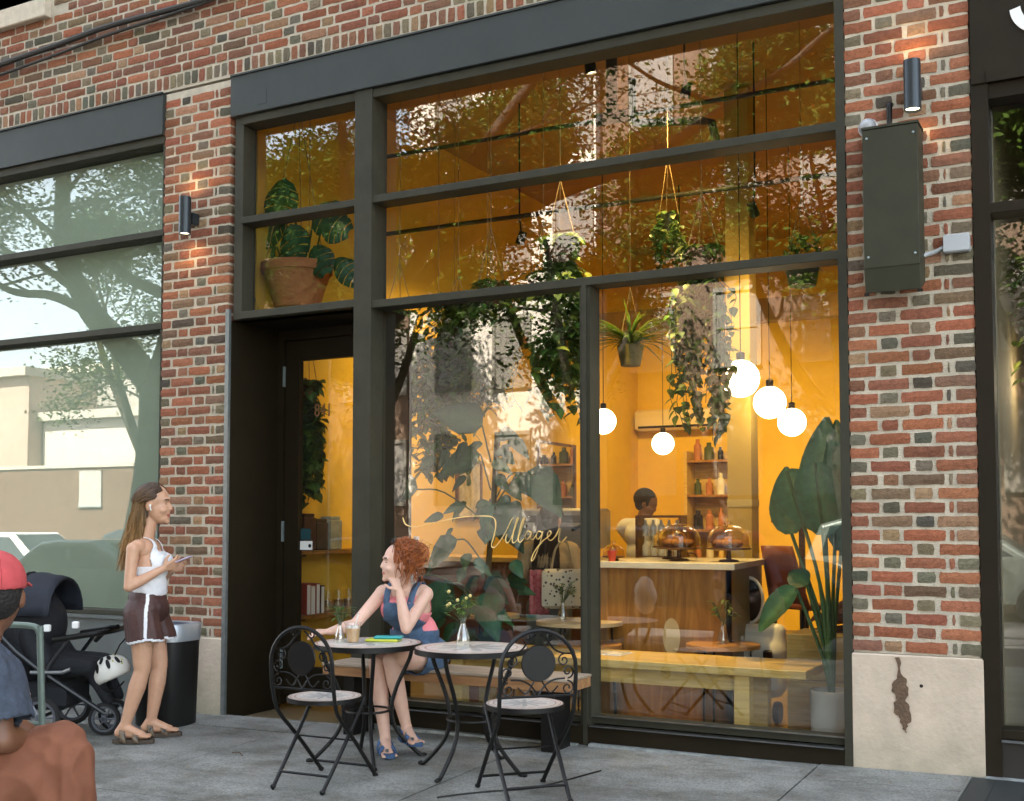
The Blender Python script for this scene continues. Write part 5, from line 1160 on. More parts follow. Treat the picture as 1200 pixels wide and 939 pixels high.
# --- standing woman with a phone
G = gz(-5.43, -.87); p = frame((-5.43, -.87))
wm = empty('person', (-5.43, -.87, G), 'woman in white tank top and brown shorts standing in profile holding a phone', 'person', 'people around the cafe')
ax = (TC, RS, UP)
hc = p(.038, 0, 1.387); hp_, HP, hax = head_prims(hc, RS * 1 + UP * -.02, UP, 1.12)
torso = [('e', p(.005, 0, .735), (.150, .112, .105), ax), ('e', p(-.02, .06, .72), (.08, .082, .085), ax), ('e', p(-.02, -.06, .72), (.08, .082, .085), ax), ('e', p(.022, 0, .865), (.118, .092, .12), ax), ('e', p(.018, 0, 1.0), (.138, .098, .13), ax), ('e', p(-.005, 0, 1.1), (.148, .08, .075), ax),
         ('e', p(.082, .06, 1.02), (.056, .052, .055), ax), ('e', p(.082, -.06, 1.02), (.056, .052, .055), ax), ('c', p(-.02, .13, 1.12), p(-.02, -.13, 1.12), .047, .047), ('c', p(-.022, 0, 1.13), p(.018, 0, 1.31), .056, .047), ('c', p(-.03, .05, 1.15), p(-.01, .0, 1.2), .035, .035), ('c', p(-.03, -.05, 1.15), p(-.01, -.0, 1.2), .035, .035)]
shN, elN, wrN = p(-.035, .168, 1.105), p(-.045, .205, .878), p(.135, .12, .985)
shF, elF, wrF = p(-.015, -.168, 1.105), p(-.0, -.205, .885), p(.15, -.03, .975)
arms = arm_prims(shN, elN, wrN, .92) + arm_prims(shF, elF, wrF, .92) + hand_prims(wrN, (wrN - elN).normalized() * .8 + RS * .4 + UP * .12 - TC * .35, TC * .75 - UP * .5, .42, 1, .92, .06) + hand_prims(wrF, RS * .9 + UP * .25 + TC * .2, -TC * .75 - UP * .55, .5, -1, .92, .06)
kN, kF = p(.01, .092, .362), p(.062, -.088, .365); aN, aF = p(-.092, .10, .012), p(.012, -.092, .012)
legs = leg_prims(p(.0, .085, .70), kN, aN, 1.0) + leg_prims(p(.0, -.085, .70), kF, aF, 1.0)
feet = foot_prims(aN + V((0, 0, .012)), RS + TC * .08, .205) + foot_prims(aF + V((0, 0, .012)), RS - TC * .15, .205)
body_obj('body', hp_ + torso + arms + legs + feet, [skinA, lipA, eye_m], wm, paint=face_paint(HP, 1.12))
tank = cloth('white_tank', (.74, .74, .76), bump=.15)
def infl(prims, d): return [('c', q[1], q[2], q[3] + d, q[4] + d) if q[0] == 'c' else ('e', q[1], tuple(x + d for x in q[2]), q[3]) for q in prims]
def loc(c): q = V(c) - V((-5.43, -.87, 0)); return q.dot(RS), q.dot(TC), q.z
def keep_tank(c):
    a, d, z = loc(c)
    if z > 1.09 + .085 * (1 - abs(d) / .1) * 0 and not (abs(abs(d) - .078) < .024 and z < 1.2): return False
    if z > 1.0 and abs(d) > .128: return False
    if z > .99 and abs(d) > .105 + (1.09 - z) * .5: return False
    return .80 < z
blob('tank_top', infl(torso[:9], .010) + [('e', p(.02, 0, .86), (.130, .104, .10), ax)], tank, wm, .0065, 4, keep=keep_tank, solid=.004)
shorts_m = cloth('brown_shorts', (.062, .026, .022), rough=.6, var=.2)
sw = infl(torso[1:3], .014) + [('e', p(.005, 0, .80), (.140, .112, .075), ax), ('e', p(.008, 0, .735), (.165, .130, .10), ax), ('c', p(-.005, .09, .70), p(.028, .098, .55), .105, .112), ('c', p(-.005, -.09, .70), p(.05, -.095, .55), .105, .108)]
def keep_sh(c): a, d, z = loc(c); return .535 + .012 * math.sin(a * 22) < z < .845
def paint_sh(c):
    a, d, z = loc(c)
    if z < .549 + .012 * math.sin(a * 22): return 1
    if d > .0 and abs(a - (.052 + (.7 - z) * .06)) < .0085 + (.02 if z < .58 else 0) * 0: return 1
    return 0
blob('shorts', sw, [shorts_m, tank], wm, .0065, 4, keep=keep_sh, paint=paint_sh, solid=.004)
sand = cloth('taupe_leather', (.16, .115, .075), rough=.6); sole_m = mat('sandal_sole', (.07, .05, .035), .8)
def sandal(parent, an, d, L, m, sm, gz_):
    an = V(an); d = V((d.x, d.y, 0)).normalized(); sdv = V((-d.y, d.x, 0)); b = MB(); q = []
    for i in range(24):
        a = 2 * math.pi * i / 24; lx = math.cos(a); ly = math.sin(a); wx = .036 + .012 * max(0, lx)
        q.append(an + d * (L * .27 + lx * L * .62) + sdv * (math.copysign(abs(ly) ** .75, ly) * wx))
    b.add([(v.x, v.y, gz_(v.x, v.y) + h) for h in (.001, .024) for v in q], [tuple(reversed(range(24))), tuple(range(24, 48))] + [(i, (i + 1) % 24, 24 + (i + 1) % 24, 24 + i) for i in range(24)])
    rel(parent, b.build('sandal_sole', sm, None, False))
    for f, hgt, wd in ((.06, .092, .036), (.44, .062, .034)):
        c = an + d * (L * f); g0 = gz_(c.x, c.y) + .018; b = MB(); n = 12; vs = []
        for k in range(n + 1):
            a = math.pi * k / n; pt = c + sdv * (math.cos(a) * .050) + V((0, 0, 0)); z = g0 + math.sin(a) ** .8 * (hgt - .018)
            for e in (-wd * .5, wd * .5): vs.append(V((pt.x, pt.y, z)) + d * (e - .018 * math.sin(a)) + V((0, 0, -.012 * (e > 0))))
        b.add(vs, [(2 * k, 2 * k + 1, 2 * k + 3, 2 * k + 2) for k in range(n)]); o = b.build('sandal_strap', m, None, True); s = o.modifiers.new('s', 'SOLIDIFY'); s.thickness = .006; rel(parent, o)
        b = MB(); cb = c + TC * .047 + V((0, 0, 0)); b.box(-.009, .009, -.003, .003, -.009, .009); o = b.build('buckle', alum_m); o.location = (cb.x, cb.y, g0 + (hgt - .018) * .5); rel(parent, o)
sandal(wm, aN, RS + TC * .08, .215, sand, sole_m, gz); sandal(wm, aF, RS - TC * .15, .215, sand, sole_m, gz)
# long hair, dark roots and blond ends
r_ = random.Random(12); paths = []; cols = []
for i in range(1500):
    th = r_.uniform(0, 1); az = r_.uniform(-1, 1) * 2.5         # azimuth from the back of the head
    el = R(r_.uniform(2, 88)); 
    bd = (-RS * math.cos(az) + TC * math.sin(az)) * math.cos(el) + UP * math.sin(el)
    q = V((bd.dot(TC), bd.dot(RS), bd.dot(UP)))
    if q.y > .42 and q.z < .42 + .25 * (q.y - .42) and abs(q.x) < .85: continue
    root = hc + V((0, 0, .028)) + TC * q.x * .093 + RS * (q.y * .114 - .010) + UP * q.z * .109
    sgn = 1 if az > 0 else -1; L = r_.uniform(.30, .47); j = lambda s: r_.gauss(0, s)
    out = TC * (math.sin(az) * .014) - RS * .006
    mid1 = hc + TC * (math.sin(az) * .096 + j(.004)) - RS * (.068 + .038 * math.cos(az) + j(.006)) + UP * (.01 - .02 * (1 - q.z))
    mid2 = hc + TC * (math.sin(az) * .094 + j(.008)) - RS * (.092 + .034 * math.cos(az) + j(.014)) - UP * (.13)
    tip = hc + TC * (math.sin(az) * .09 + j(.015)) - RS * (.118 + .04 * math.cos(az) + j(.024)) - UP * (L - .04)
    mid3 = mid2.lerp(tip, .5) + RS * j(.008) + TC * j(.008)
    paths.append([root, root.lerp(mid1, .5) + (root - hc).normalized() * (.016 + r_.uniform(-.003, .004)), mid1, mid2, mid3, tip])
    dk = r_.uniform(.6, 1.5); bl_ = r_.uniform(.5, 1.25); cols.append(((.055 * dk, .030 * dk, .015 * dk), (.36 * bl_, .20 * bl_, .075 * bl_)))
hair_strands('hair', paths, hair_m, wm, .0052, .0018, cols)
capm = mat('hair_cap', (.05, .027, .014), .5)
blob('hair_cap', [('e', hc + RS * -.014 + UP * .032, (.084, .103, .095), hax), ('e', hc + RS * -.05 - UP * .04, (.064, .056, .09), hax)], capm, wm, .007, 3, keep=lambda c: not ((V(c) - hc).dot(RS) > .03 and (V(c) - hc).z < .088) and not ((V(c) - hc).dot(RS) > -.005 and (V(c) - hc).z < .03))
b = MB(); e = hc + TC * .095 + RS * .004 - UP * .012; b.ball(e, (.008, .008, .009), 10, 8); b.tube([e - UP * .004, e + RS * .006 - UP * .03], .0035, 6); rel(wm, b.build('earbud', white_m, None, True))
ph = empty('phone', tuple(p(.225, .055, 1.035)), 'phone in a pale lilac case held by the standing woman', 'phone')
Mx = Matrix((RS * .93 + UP * .36, TC, (RS * -.36 + UP * .93))).transposed().to_4x4()
b = MB(); b.box(-.072, .072, -.036, .036, -.005, .004, Mx, bev=.003); b.build('case', mat('lilac', (.5, .42, .55), .4), ph); b = MB(); b.box(-.068, .068, -.032, .032, .0045, .006, Mx); b.build('screen', black_m, ph)

# --- seated red haired woman
p = frame((-3.805, -.45)); RW = V((-3.805, -.45, 0))
rw_ = empty('person', (-3.77, -.2, .392), 'red haired woman in denim overalls and pink top sitting with chin on hand', 'person', 'people around the cafe')
hc = p(-.012, .05, 1.035); HF = (-RS * .95 + TC * .30 + UP * .02).normalized(); HU = (UP + RS * .14).normalized()
hp_, HP, hax = head_prims(hc, HF, HU, 1.02)
TF = (TC * .93 - RS * .36).normalized(); ax = torso_axes(TF)
SR = RS * .95 + TC * .3   # towards picture right shoulder
chest = p(.03, -.10, .76); pel = p(.095, -.22, .475)
torso = [('e', pel, (.17, .13, .11), ax), ('e', pel + ax[0] * .07 - UP * .01, (.1, .12, .1), ax), ('e', pel - ax[0] * .07 - UP * .01, (.1, .12, .1), ax), ('e', p(.07, -.18, .60), (.138, .105, .12), ax), ('e', chest, (.148, .108, .12), ax), ('e', p(.005, -.09, .84), (.14, .085, .065), ax),
         ('e', chest + TF * .08 + SR * .062 - UP * .01, (.058, .048, .056), ax), ('e', chest + TF * .08 - SR * .062 - UP * .01, (.058, .048, .056), ax), ('c', p(.125, -.06, .855), p(-.115, -.12, .85), .048, .048), ('c', p(.012, -.08, .86), p(.005, .02, .985), .056, .048)]
sR, eR, wR = p(.145, -.045, .842), p(.045, .12, .655), p(.0, .085, .872)
sL, eL, wL = p(-.125, -.12, .842), p(-.262, .08, .672), p(-.395, .15, .640)
arms = arm_prims(sR, eR, wR, .98) + arm_prims(sL, eL, wL, .98) + hand_prims(wR, UP * .85 - RS * .35 + TC * .05, TC * .75 + RS * .5, .75, 1, .92, .05) + hand_prims(wL, -RS * .95 + TC * .25 - UP * .02, UP * .9 - RS * .2 + TC * .3, .45, -1, .92, .08)
kA, aA = p(-.035, .20, .475), p(.055, .185, .095); kB, aB = p(-.125, .13, .45), p(-.065, .20, .035)
hA, hB = p(.165, -.17, .455), p(.03, -.22, .45)
legs = leg_prims(hA, kA, aA, .98) + leg_prims(hB, kB, aB, .98)
dA, dB = (TC * .75 + RS * .35 - UP * .25), (TC * .78 + RS * .22 - UP * .05)
feet = foot_prims(aA, (TC * .8 + RS * .45), .2) + foot_prims(aB, dB, .2)
body_obj('body', hp_ + torso + arms + legs + feet, [skinB, lipB, eye_m], rw_, paint=face_paint(HP, 1.02))
pink = cloth('pink_top', (.72, .22, .24)); denim = cloth('denim', (.055, .10, .17), rough=.8, var=.3, vscale=25, bump=.3, bscale=150)
def L2(c): q = V(c) - chest; return q.dot(SR), q.dot(TF), q.z
def keep_pink(c):
    s, f, z = L2(c)
    return z < .078 - .25 * abs(s) * (abs(s) < .06) and z > -.2 and abs(s) < .165 and not (z > -.03 and abs(s) > .128)
blob('pink_top', infl(torso[3:9], .009), pink, rw_, .0065, 4, keep=keep_pink, solid=.004)
def keep_bib(c):
    s, f, z = L2(c)
    if z > .035: return False
    if z > -.14: return f > .0 and abs(s) < .092 + max(0, -.04 - z) * .7
    return True
blob('overalls', infl(torso[0:5], .017) + infl(torso[6:8], .016) + [('c', hA, kA.lerp(hA, .52), .106, .092), ('c', hB, kB.lerp(hB, .52), .106, .09)], denim, rw_, .0068, 4, keep=lambda c: keep_bib(c) and (V(c).z > .585 or (V(c) - hA).dot(kA - hA) < .155 * .48), solid=.005)
for s in (-1, 1):   # overall straps over the shoulders
    b = MB(); pts = [chest + TF * .125 + SR * s * .07 - UP * .0, chest + TF * .118 + SR * s * .078 + UP * .05, chest + TF * .07 + SR * s * .085 + UP * .13, chest - TF * .02 + SR * s * .085 + UP * .152, chest - TF * .10 + SR * s * .07 + UP * .07, chest - TF * .12 + SR * s * .04 - UP * .06]
    P = smooth_path(pts, 6); vs = []
    for i, q in enumerate(P): vs += [q - SR * .019, q + SR * .019]
    b.add([tuple(v) for v in vs], [(2 * i, 2 * i + 1, 2 * i + 3, 2 * i + 2) for i in range(len(P) - 1)]); o = b.build('shoulder_strap', denim, None, True); sm_ = o.modifiers.new('s', 'SOLIDIFY'); sm_.thickness = .006; rel(rw_, o)
    b = MB(); b.ball(pts[0] + TF * .006, (.009, .009, .009), 10, 6); rel(rw_, b.build('button', alum_m, None, True))
blue_s = cloth('blue_suede', (.05, .11, .24), rough=.7); sole_b = mat('blue_sole', (.045, .09, .18), .8)
sandal(rw_, aB + UP * .0, dB, .205, blue_s, sole_b, lambda x, y: aB.z - .082); sandal(rw_, aA, TC * .8 + RS * .45, .205, blue_s, sole_b, lambda x, y: aA.z - .082)
r_ = random.Random(7); paths = []; cols = []; S_, F_, U_ = hax[0], hax[1], hax[2]
bun = hc - F_ * .115 + U_ * .05
for i in range(1300):
    az = r_.uniform(-1, 1) * 2.2; el = R(r_.uniform(-38, 86)); bd = V((math.sin(az) * math.cos(el), -math.cos(az) * math.cos(el), math.sin(el)))
    if bd.y > .30 and bd.z < .55: continue
    root = hc + U_ * .026 + S_ * bd.x * .084 + F_ * (bd.y * .104 - .010) + U_ * bd.z * .100
    nrm_ = (root - hc).normalized(); j = lambda s: V((r_.gauss(0, s), r_.gauss(0, s), r_.gauss(0, s)))
    m1 = root.lerp(bun, .35) + nrm_ * .034 + j(.010); m2 = root.lerp(bun, .75) + nrm_ * .022 + j(.012); tip = bun + j(.03)
    if r_.random() < .24: tip = root - U_ * r_.uniform(.04, .10) - F_ * r_.uniform(-.01, .03) + j(.014); m1 = root + nrm_ * .016 + j(.005); m2 = m1.lerp(tip, .55) + nrm_ * .012 + j(.006)
    paths.append([root - nrm_ * .004, m1, m2, tip]); k = r_.uniform(.6, 1.35); cols.append(((.22 * k, .058 * k, .015 * k), (.34 * k, .105 * k, .027 * k)))
for i in range(220):   # loose curls of the bun
    a = r_.uniform(0, 6.28); e2 = r_.uniform(-1.2, 1.2); n1 = V((math.cos(a) * math.cos(e2), math.sin(a) * math.cos(e2), math.sin(e2))); n2 = n1.orthogonal().normalized(); rr_ = r_.uniform(.02, .06)
    paths.append([bun + n1 * rr_, bun + (n1 * .5 + n2 * .9) * rr_ * 1.2, bun + (n2 - n1 * .4) * rr_ * 1.15, bun + (-n1 + n2 * .2) * rr_ * r_.uniform(1, 1.7)]); k = r_.uniform(.7, 1.5); cols.append(((.34 * k, .10 * k, .025 * k), (.45 * k, .17 * k, .05 * k)))
hair_strands('hair', paths, hair_m, rw_, .0036, .0015, cols)
blob('hair_cap', [('e', hc - F_ * .022 + U_ * .03, (.083, .098, .092), hax), ('e', bun, (.034, .034, .034), None)], mat('hair_cap_red', (.24, .066, .018), .55), rw_, .007, 3, keep=lambda c: not ((V(c) - hc).dot(F_) > .04 and (V(c) - hc).dot(U_) < .07) and not ((V(c) - hc).dot(F_) > -.01 and (V(c) - hc).dot(U_) < .0))
b = MB()
for s in (-1, 1): b.lathe([(.02, 0), (.024, .002), (.02, .004)], 14, Matrix.Translation(hc + F_ * .035 + U_ * .118 + S_ * s * .028) @ F_.to_track_quat('Z', 'Y').to_matrix().to_4x4())
b.tube([hc + F_ * .035 + U_ * .12 - S_ * .05, hc + F_ * .04 + U_ * .122, hc + F_ * .035 + U_ * .12 + S_ * .05], .004, 6); rel(rw_, b.build('sunglasses', black_m, None, True))

# --- man in a red cap, back to the camera, lower left corner
p = frame((-2.985, -3.87)); MG = gz(-2.98, -3.87)
mn = empty('person', (-3.0, -3.85, MG), 'man in backwards red cap and navy tee sitting low in the left corner', 'person', 'people around the cafe')
hc = p(-.012, 0, 1.055); HFm = (-TC * .97 - RS * .16).normalized(); hp_, HP, hax = head_prims(hc, HFm, UP - TC * 0, 1.03)
TFm = (-TC * .7 + RS * .7).normalized(); ax = torso_axes(TFm)
torso = [('e', p(-.16, .0, .40), (.17, .14, .13), ax), ('e', p(-.12, .0, .58), (.165, .125, .17), ax), ('e', p(-.09, -.01, .75), (.18, .125, .15), ax), ('c', p(.02, .13, .85), p(-.2, -.12, .86), .062, .062), ('c', p(-.08, 0, .86), p(-.03, .0, .99), .064, .056)]
sN, eN, wN = p(.035, .13, .835), p(.088, .16, .655), p(.07, -.12, .60)
sF, eF, wF = p(-.21, -.13, .84), p(-.16, -.3, .66), p(-.04, -.4, .56)
kN, aN = p(.195, .02, .575), p(.21, .03, MG + .09); kF, aF = p(.02, -.36, .50), p(.02, -.38, MG + .09)
hN, hF = p(-.1, .08, .41), p(-.22, -.1, .41)
arms = arm_prims(sN, eN, wN, 1.12) + arm_prims(sF, eF, wF, 1.12) + hand_prims(wN, RS * .8 - TC * .5, UP * .6 + TC * .5, .5, 1, 1.02) + hand_prims(wF, RS * .9 - UP * .2, UP, .5, -1, 1.02)
legs = leg_prims(hN, kN, aN, 1.05) + leg_prims(hF, kF, aF, 1.05); feet = foot_prims(aN, RS - TC * .2, .25) + foot_prims(aF, RS - TC * .4, .25)
body_obj('body', hp_ + torso + arms + legs + feet, [skinC, skinC, eye_m], mn, .0075, 3)
tee = cloth('navy_tee', (.036, .048, .07), var=.35, vscale=40); rust = cloth('rust_trousers', (.175, .062, .030), var=.16, vscale=6, bump=.35, bscale=12)
blob('tee_shirt', infl(torso[1:4], .022) + [('e', p(-.14, .0, .44), (.18, .15, .1), ax), ('c', sN, sN.lerp(eN, .86), .085, .088), ('c', sF, sF.lerp(eF, .8), .082, .085)], tee, mn, .009, 4, keep=lambda c: V(c).z > .40 and not ((V(c) - sN).dot((eN - sN).normalized()) > .145 and (V(c) - sN).dot(RS) > -.02), solid=.006)
blob('trousers', infl(torso[0:1], .04) + [('c', hN, hN.lerp(kN, .5), .135, .125), ('c', hN.lerp(kN, .5), kN, .125, .098), ('c', kN, aN + UP * .05, .10, .085), ('c', hF, kF, .125, .10), ('c', kF, aF + UP * .05, .10, .085)], rust, mn, .009, 5, solid=.0)
from mathutils import noise as mnoise
def folds(o, amp, sc, st=(1, 1, 1), fine=.25):
    me = o.data; n = [v.normal.copy() for v in me.vertices]
    for i, v in enumerate(me.vertices):
        q = V((v.co.x * st[0], v.co.y * st[1], v.co.z * st[2])) * sc
        q = q + V((mnoise.noise(q * .6), mnoise.noise(q * .6 + V((5, 1, 2))), 0)) * .7
        r1 = 1 - 2.2 * abs(mnoise.noise(q)); r2 = 1 - 2.2 * abs(mnoise.noise(q * 2.3 + V((3, 7, 1))))
        v.co += n[i] * (amp * (r1 + fine * r2 - .5))
    me.update()
for ch in mn.children:
    if ch.name.startswith('trousers'): folds(ch, .019, 6.5, (1.2, 1, .6), .5)
    elif ch.name.startswith('tee_shirt'): folds(ch, .014, 7, (1, 1, .5), .4)
for pr_ in (wm, rw_):
    for ch in pr_.children:
        if ch.name.startswith('shorts'): folds(ch, .006, 9, (1, 1, .35))
        elif ch.name.startswith('tank_top'): folds(ch, .003, 12, (.6, .6, 1.4))
        elif ch.name.startswith('pink_top'): folds(ch, .003, 12)
        elif ch.name.startswith('overalls'): folds(ch, .005, 11)
cap_m = cloth('red_cap', (.46, .065, .07), var=.15, vscale=15)
def keep_cap(c):
    q = V(c) - hc; return q.z > .02 + .0 * q.dot(HFm) and not ((q - (HFm * -.10 + UP * .045)).length < .034 and q.z > .012)
blob('cap', [('e', hc + UP * .036 - HFm * .01, (.088, .108, .098), hax)], cap_m, mn, .006, 3, keep=keep_cap, solid=.004)
b = MB(); n = 14; vs = []
for k in range(n + 1):
    a = R(-62 + 124 * k / n)
    for rr_ in (.098, .165): vs.append(hc + UP * (.035 - .012 * (rr_ > .1)) + HFm * (math.cos(a) * rr_ * 1.02) + hax[0] * (math.sin(a) * min(rr_, .1)))
for k in range(6):
    az = R(60 * k + 30); q_ = HFm * math.cos(az) + hax[0] * math.sin(az); sb = MB(); sb.tube([hc + UP * (.036 + .0985 * math.sin(R(e))) - HFm * .01 + (hax[0] * (q_.dot(hax[0]) * .0885) + HFm * (q_.dot(HFm) * .1085)) * math.cos(R(e)) for e in range(-6, 91, 8)], .0014, 4); rel(mn, sb.build('cap_seam', mat('cap_thread', (.3, .03, .035), .8) if 'cap_thread' not in MATS else MATS['cap_thread']))
sb = MB(); sb.ball(hc + UP * .135 - HFm * .01, (.007, .007, .004), 8, 6); rel(mn, sb.build('cap_button', cap_m))
b.add([tuple(v) for v in vs], [(2 * k, 2 * k + 1, 2 * k + 3, 2 * k + 2) for k in range(n)]); o = b.build('cap_brim', cap_m, None, True); s = o.modifiers.new('s', 'SOLIDIFY'); s.thickness = .005; rel(mn, o)
blob('hair', [('e', hc + UP * .005 - HFm * .02, (.083, .095, .085), hax)], mat('black_hair', (.012, .010, .009), .7, bump=1, bscale=120), mn, .008, 2, keep=lambda c: (V(c) - hc).z < .03 and (V(c) - hc).z > -.07 and (V(c) - hc).dot(HFm) < .02)
t = empty('camp_stool', (-3.08, -3.9, MG), 'low folding stool under the man in the red cap', 'stool')
b = MB(); b.box(-.19, .19, -.17, .17, .36, .385, bev=.008); b.build('seat', soft_black, t)
for sx in (-1, 1):
    for sy in (-1, 1): b = MB(); b.tube([(sx * .16, sy * .14, .36), (-sx * .16 * 0 + sx * .2, sy * .16, 0)], .012, 8); b.build('leg', pipe_m, t, True)

# --- barista behind the counter
p0 = V((-3.82, 3.55, 0)); p = lambda a, d, z: p0 + RS * a + TC * d + UP * z
br = empty('person', (-3.82, 3.55, FZ), 'barista with short black hair and white shirt working behind the counter', 'person', 'people around the cafe')
hc = p(.02, 0, 1.44); HFb = (RS * .85 + TC * .3 - UP * .42).normalized(); hp_, HP, hax = head_prims(hc, HFb, UP + RS * .3, 1.02); ax = torso_axes(RS * .8 + TC * .6)
torso = [('e', p(-.02, 0, .85), (.16, .12, .14), ax), ('e', p(-.03, 0, 1.0), (.16, .115, .16), ax), ('e', p(-.04, 0, 1.16), (.175, .11, .12), ax), ('c', p(.08, .1, 1.24), p(-.16, -.1, 1.24), .055, .055), ('c', p(-.04, 0, 1.24), p(.0, 0, 1.38), .058, .05)]
sR_, eR_, wR_ = p(.1, .12, 1.22), p(.14, .2, .98), p(.33, .12, 1.0); sL_, eL_, wL_ = p(-.18, -.12, 1.22), p(.0, -.22, .98), p(.28, -.1, 1.0)
legs = leg_prims(p(.06, .05, .78), p(.08, .05, .38), p(.04, .05, FZ + .08), 1) + leg_prims(p(-.1, -.05, .78), p(-.08, -.05, .38), p(-.1, -.05, FZ + .08), 1)
body_obj('body', hp_ + torso + arm_prims(sR_, eR_, wR_) + arm_prims(sL_, eL_, wL_) + hand_prims(wR_, RS, UP, .5) + hand_prims(wL_, RS, UP, .5, -1) + legs + foot_prims(p(.04, .05, FZ + .08), RS) + foot_prims(p(-.1, -.05, FZ + .08), RS), [skinD, skinD, eye_m], br, .008, 3)
blob('shirt', infl(torso[:4], .016) + [('c', sR_, eR_, .068, .06), ('c', sL_, eL_, .068, .06)], cloth('shirt_white', (.75, .72, .66)), br, .01, 4, solid=0)
blob('trousers', [('e', p(-.02, 0, .80), (.17, .13, .12), ax), ('c', p(.06, .05, .78), p(.05, .05, FZ + .1), .1, .07), ('c', p(-.1, -.05, .78), p(-.1, -.05, FZ + .1), .1, .07)], soft_black, br, .012, 3)
blob('hair', [('e', hc + UP * .036 - HFb * .02, (.092, .108, .1), hax), ('e', hc - HFb * .05 - UP * .02, (.08, .065, .07), hax)], MATS['black_hair'], br, .008, 3, keep=lambda c: not ((V(c) - hc).dot(HFb) > .03 and (V(c) - hc).dot(hax[2]) < .07))

# --- customer with long dark hair seen from behind
p0 = V((-4.0, 1.95, 0)); p = lambda a, d, z: p0 + RS * a + TC * d + UP * z
cu = empty('person', (-4.0, 1.95, FZ), 'customer with long dark hair and tan cardigan seen from behind through the glass', 'person', 'people around the cafe')
HFc = (-TC * .9 + RS * .45).normalized(); hc = p(.02, 0, 1.30); hp_, HP, hax = head_prims(hc, HFc, UP, 1.0); ax = torso_axes(HFc)
torso = [('e', p(0, 0, .64), (.165, .125, .12), ax), ('e', p(0, 0, .80), (.13, .1, .14), ax), ('e', p(0, 0, .96), (.155, .105, .13), ax), ('c', p(.15, .04, 1.06), p(-.15, -.04, 1.06), .05, .05), ('c', p(0, 0, 1.08), p(.01, 0, 1.24), .055, .048)]
sR_, eR_, wR_ = p(.17, .05, 1.05), p(.24, .06, .83), p(.16, -.14, .82); sL_, eL_, wL_ = p(-.17, -.05, 1.05), p(-.22, -.05, .83), p(-.1, -.2, .8)
h1, k1, a1 = p(.08, .02, .60), p(.085, .0, .28), p(.08, .03, FZ + .08); h2, k2, a2 = p(-.08, -.02, .60), p(-.08, -.05, .28), p(-.08, -.02, FZ + .08)
body_obj('body', hp_ + torso + arm_prims(sR_, eR_, wR_) + arm_prims(sL_, eL_, wL_) + hand_prims(wR_, -TC, UP, .5) + hand_prims(wL_, -TC, UP, .5, -1) + leg_prims(h1, k1, a1) + leg_prims(h2, k2, a2) + foot_prims(a1, HFc) + foot_prims(a2, HFc), [skinB, lipB, eye_m], cu, .008, 3)
blob('cardigan', infl(torso[1:4], .018) + [('e', p(0, 0, .72), (.16, .13, .1), ax), ('c', sR_, eR_, .07, .062), ('c', eR_, wR_, .062, .05), ('c', sL_, eL_, .07, .062), ('c', eL_, wL_, .062, .05)], cloth('tan_knit', (.4, .28, .15)), cu, .01, 4)
blob('trousers', [('e', p(0, 0, .62), (.18, .14, .12), ax), ('c', h1, k1, .105, .085), ('c', k1, a1, .085, .08), ('c', h2, k2, .105, .085), ('c', k2, a2, .085, .08)], cloth('grey_trousers', (.15, .16, .14)), cu, .011, 4)
paths = []; cols = []; r_ = random.Random(31)
for i in range(700):
    az = r_.uniform(-1.9, 1.9); el = R(r_.uniform(0, 88)); bd = (-HFc * math.cos(az) + hax[0] * math.sin(az)) * math.cos(el) + UP * math.sin(el)
    root = hc + UP * .028 + bd * .094; s_ = hax[0] * math.sin(az)
    tip = hc - HFc * (.11 + r_.gauss(0, .012)) + s_ * .11 - UP * r_.uniform(.28, .42); paths.append([root, hc - HFc * .085 + s_ * .088 + UP * .01, hc - HFc * .1 + s_ * .1 - UP * .15, tip]); k = r_.uniform(.6, 1.3); cols.append(((.02 * k, .012 * k, .008 * k), (.04 * k, .022 * k, .012 * k)))
hair_strands('hair', paths, hair_m, cu, .006, .0025, cols)
blob('hair_cap', [('e', hc + UP * .036 - HFc * .02, (.084, .100, .095), hax), ('e', hc - HFc * .05 - UP * .03, (.075, .06, .10), hax)], MATS['black_hair'], cu, .008, 3, keep=lambda c: (V(c) - hc).dot(HFc) < .05 or (V(c) - hc).z > .07)
bg_ = empty('tote_bag', (-3.75, 1.7, .5), 'cream tote bag with dark spots at the customer with the cardigan', 'bag')
spots = bpy.data.materials.new('spotted_canvas'); spots.use_nodes = True; nt = spots.node_tree; vv = nt.nodes.new('ShaderNodeTexVoronoi'); vv.inputs['Scale'].default_value = 30; tt = nt.nodes.new('ShaderNodeTexCoord'); rp = nt.nodes.new('ShaderNodeValToRGB'); rp.color_ramp.interpolation = 'CONSTANT'; rp.color_ramp.elements[0].color = (.05, .04, .03, 1); rp.color_ramp.elements[1].position = .28; rp.color_ramp.elements[1].color = (.6, .52, .38, 1)
nt.links.new(tt.outputs['Object'], vv.inputs['Vector']); nt.links.new(vv.outputs['Distance'], rp.inputs[0]); nt.links.new(rp.outputs[0], nt.nodes['Principled BSDF'].inputs['Base Color'])
Mq = Matrix((RS, TC, UP)).transposed().to_4x4()
b = MB(); b.box(-.17, .15, -.04, .04, .12, .42, Mq, bev=.025); b.build('bag_body', spots, bg_)
b = MB(); b.tube(smooth_path([Mq @ V(q) for q in ((-.1, 0, .4), (-.06, 0, .58), (.02, 0, .62), (.08, 0, .4))], 6), .009, 6); b.build('handle', MATS['tan_knit'], bg_, True)
sc_ = empty('scarf', (-3.97, 1.72, .45), 'pink and red patterned cloth hanging beside the spotted tote bag', 'scarf')
pk = mat('scarf_print', (.5, .05, .07), .8, color2=(.7, .3, .3), vscale=35)
b = MB(); nq = 9
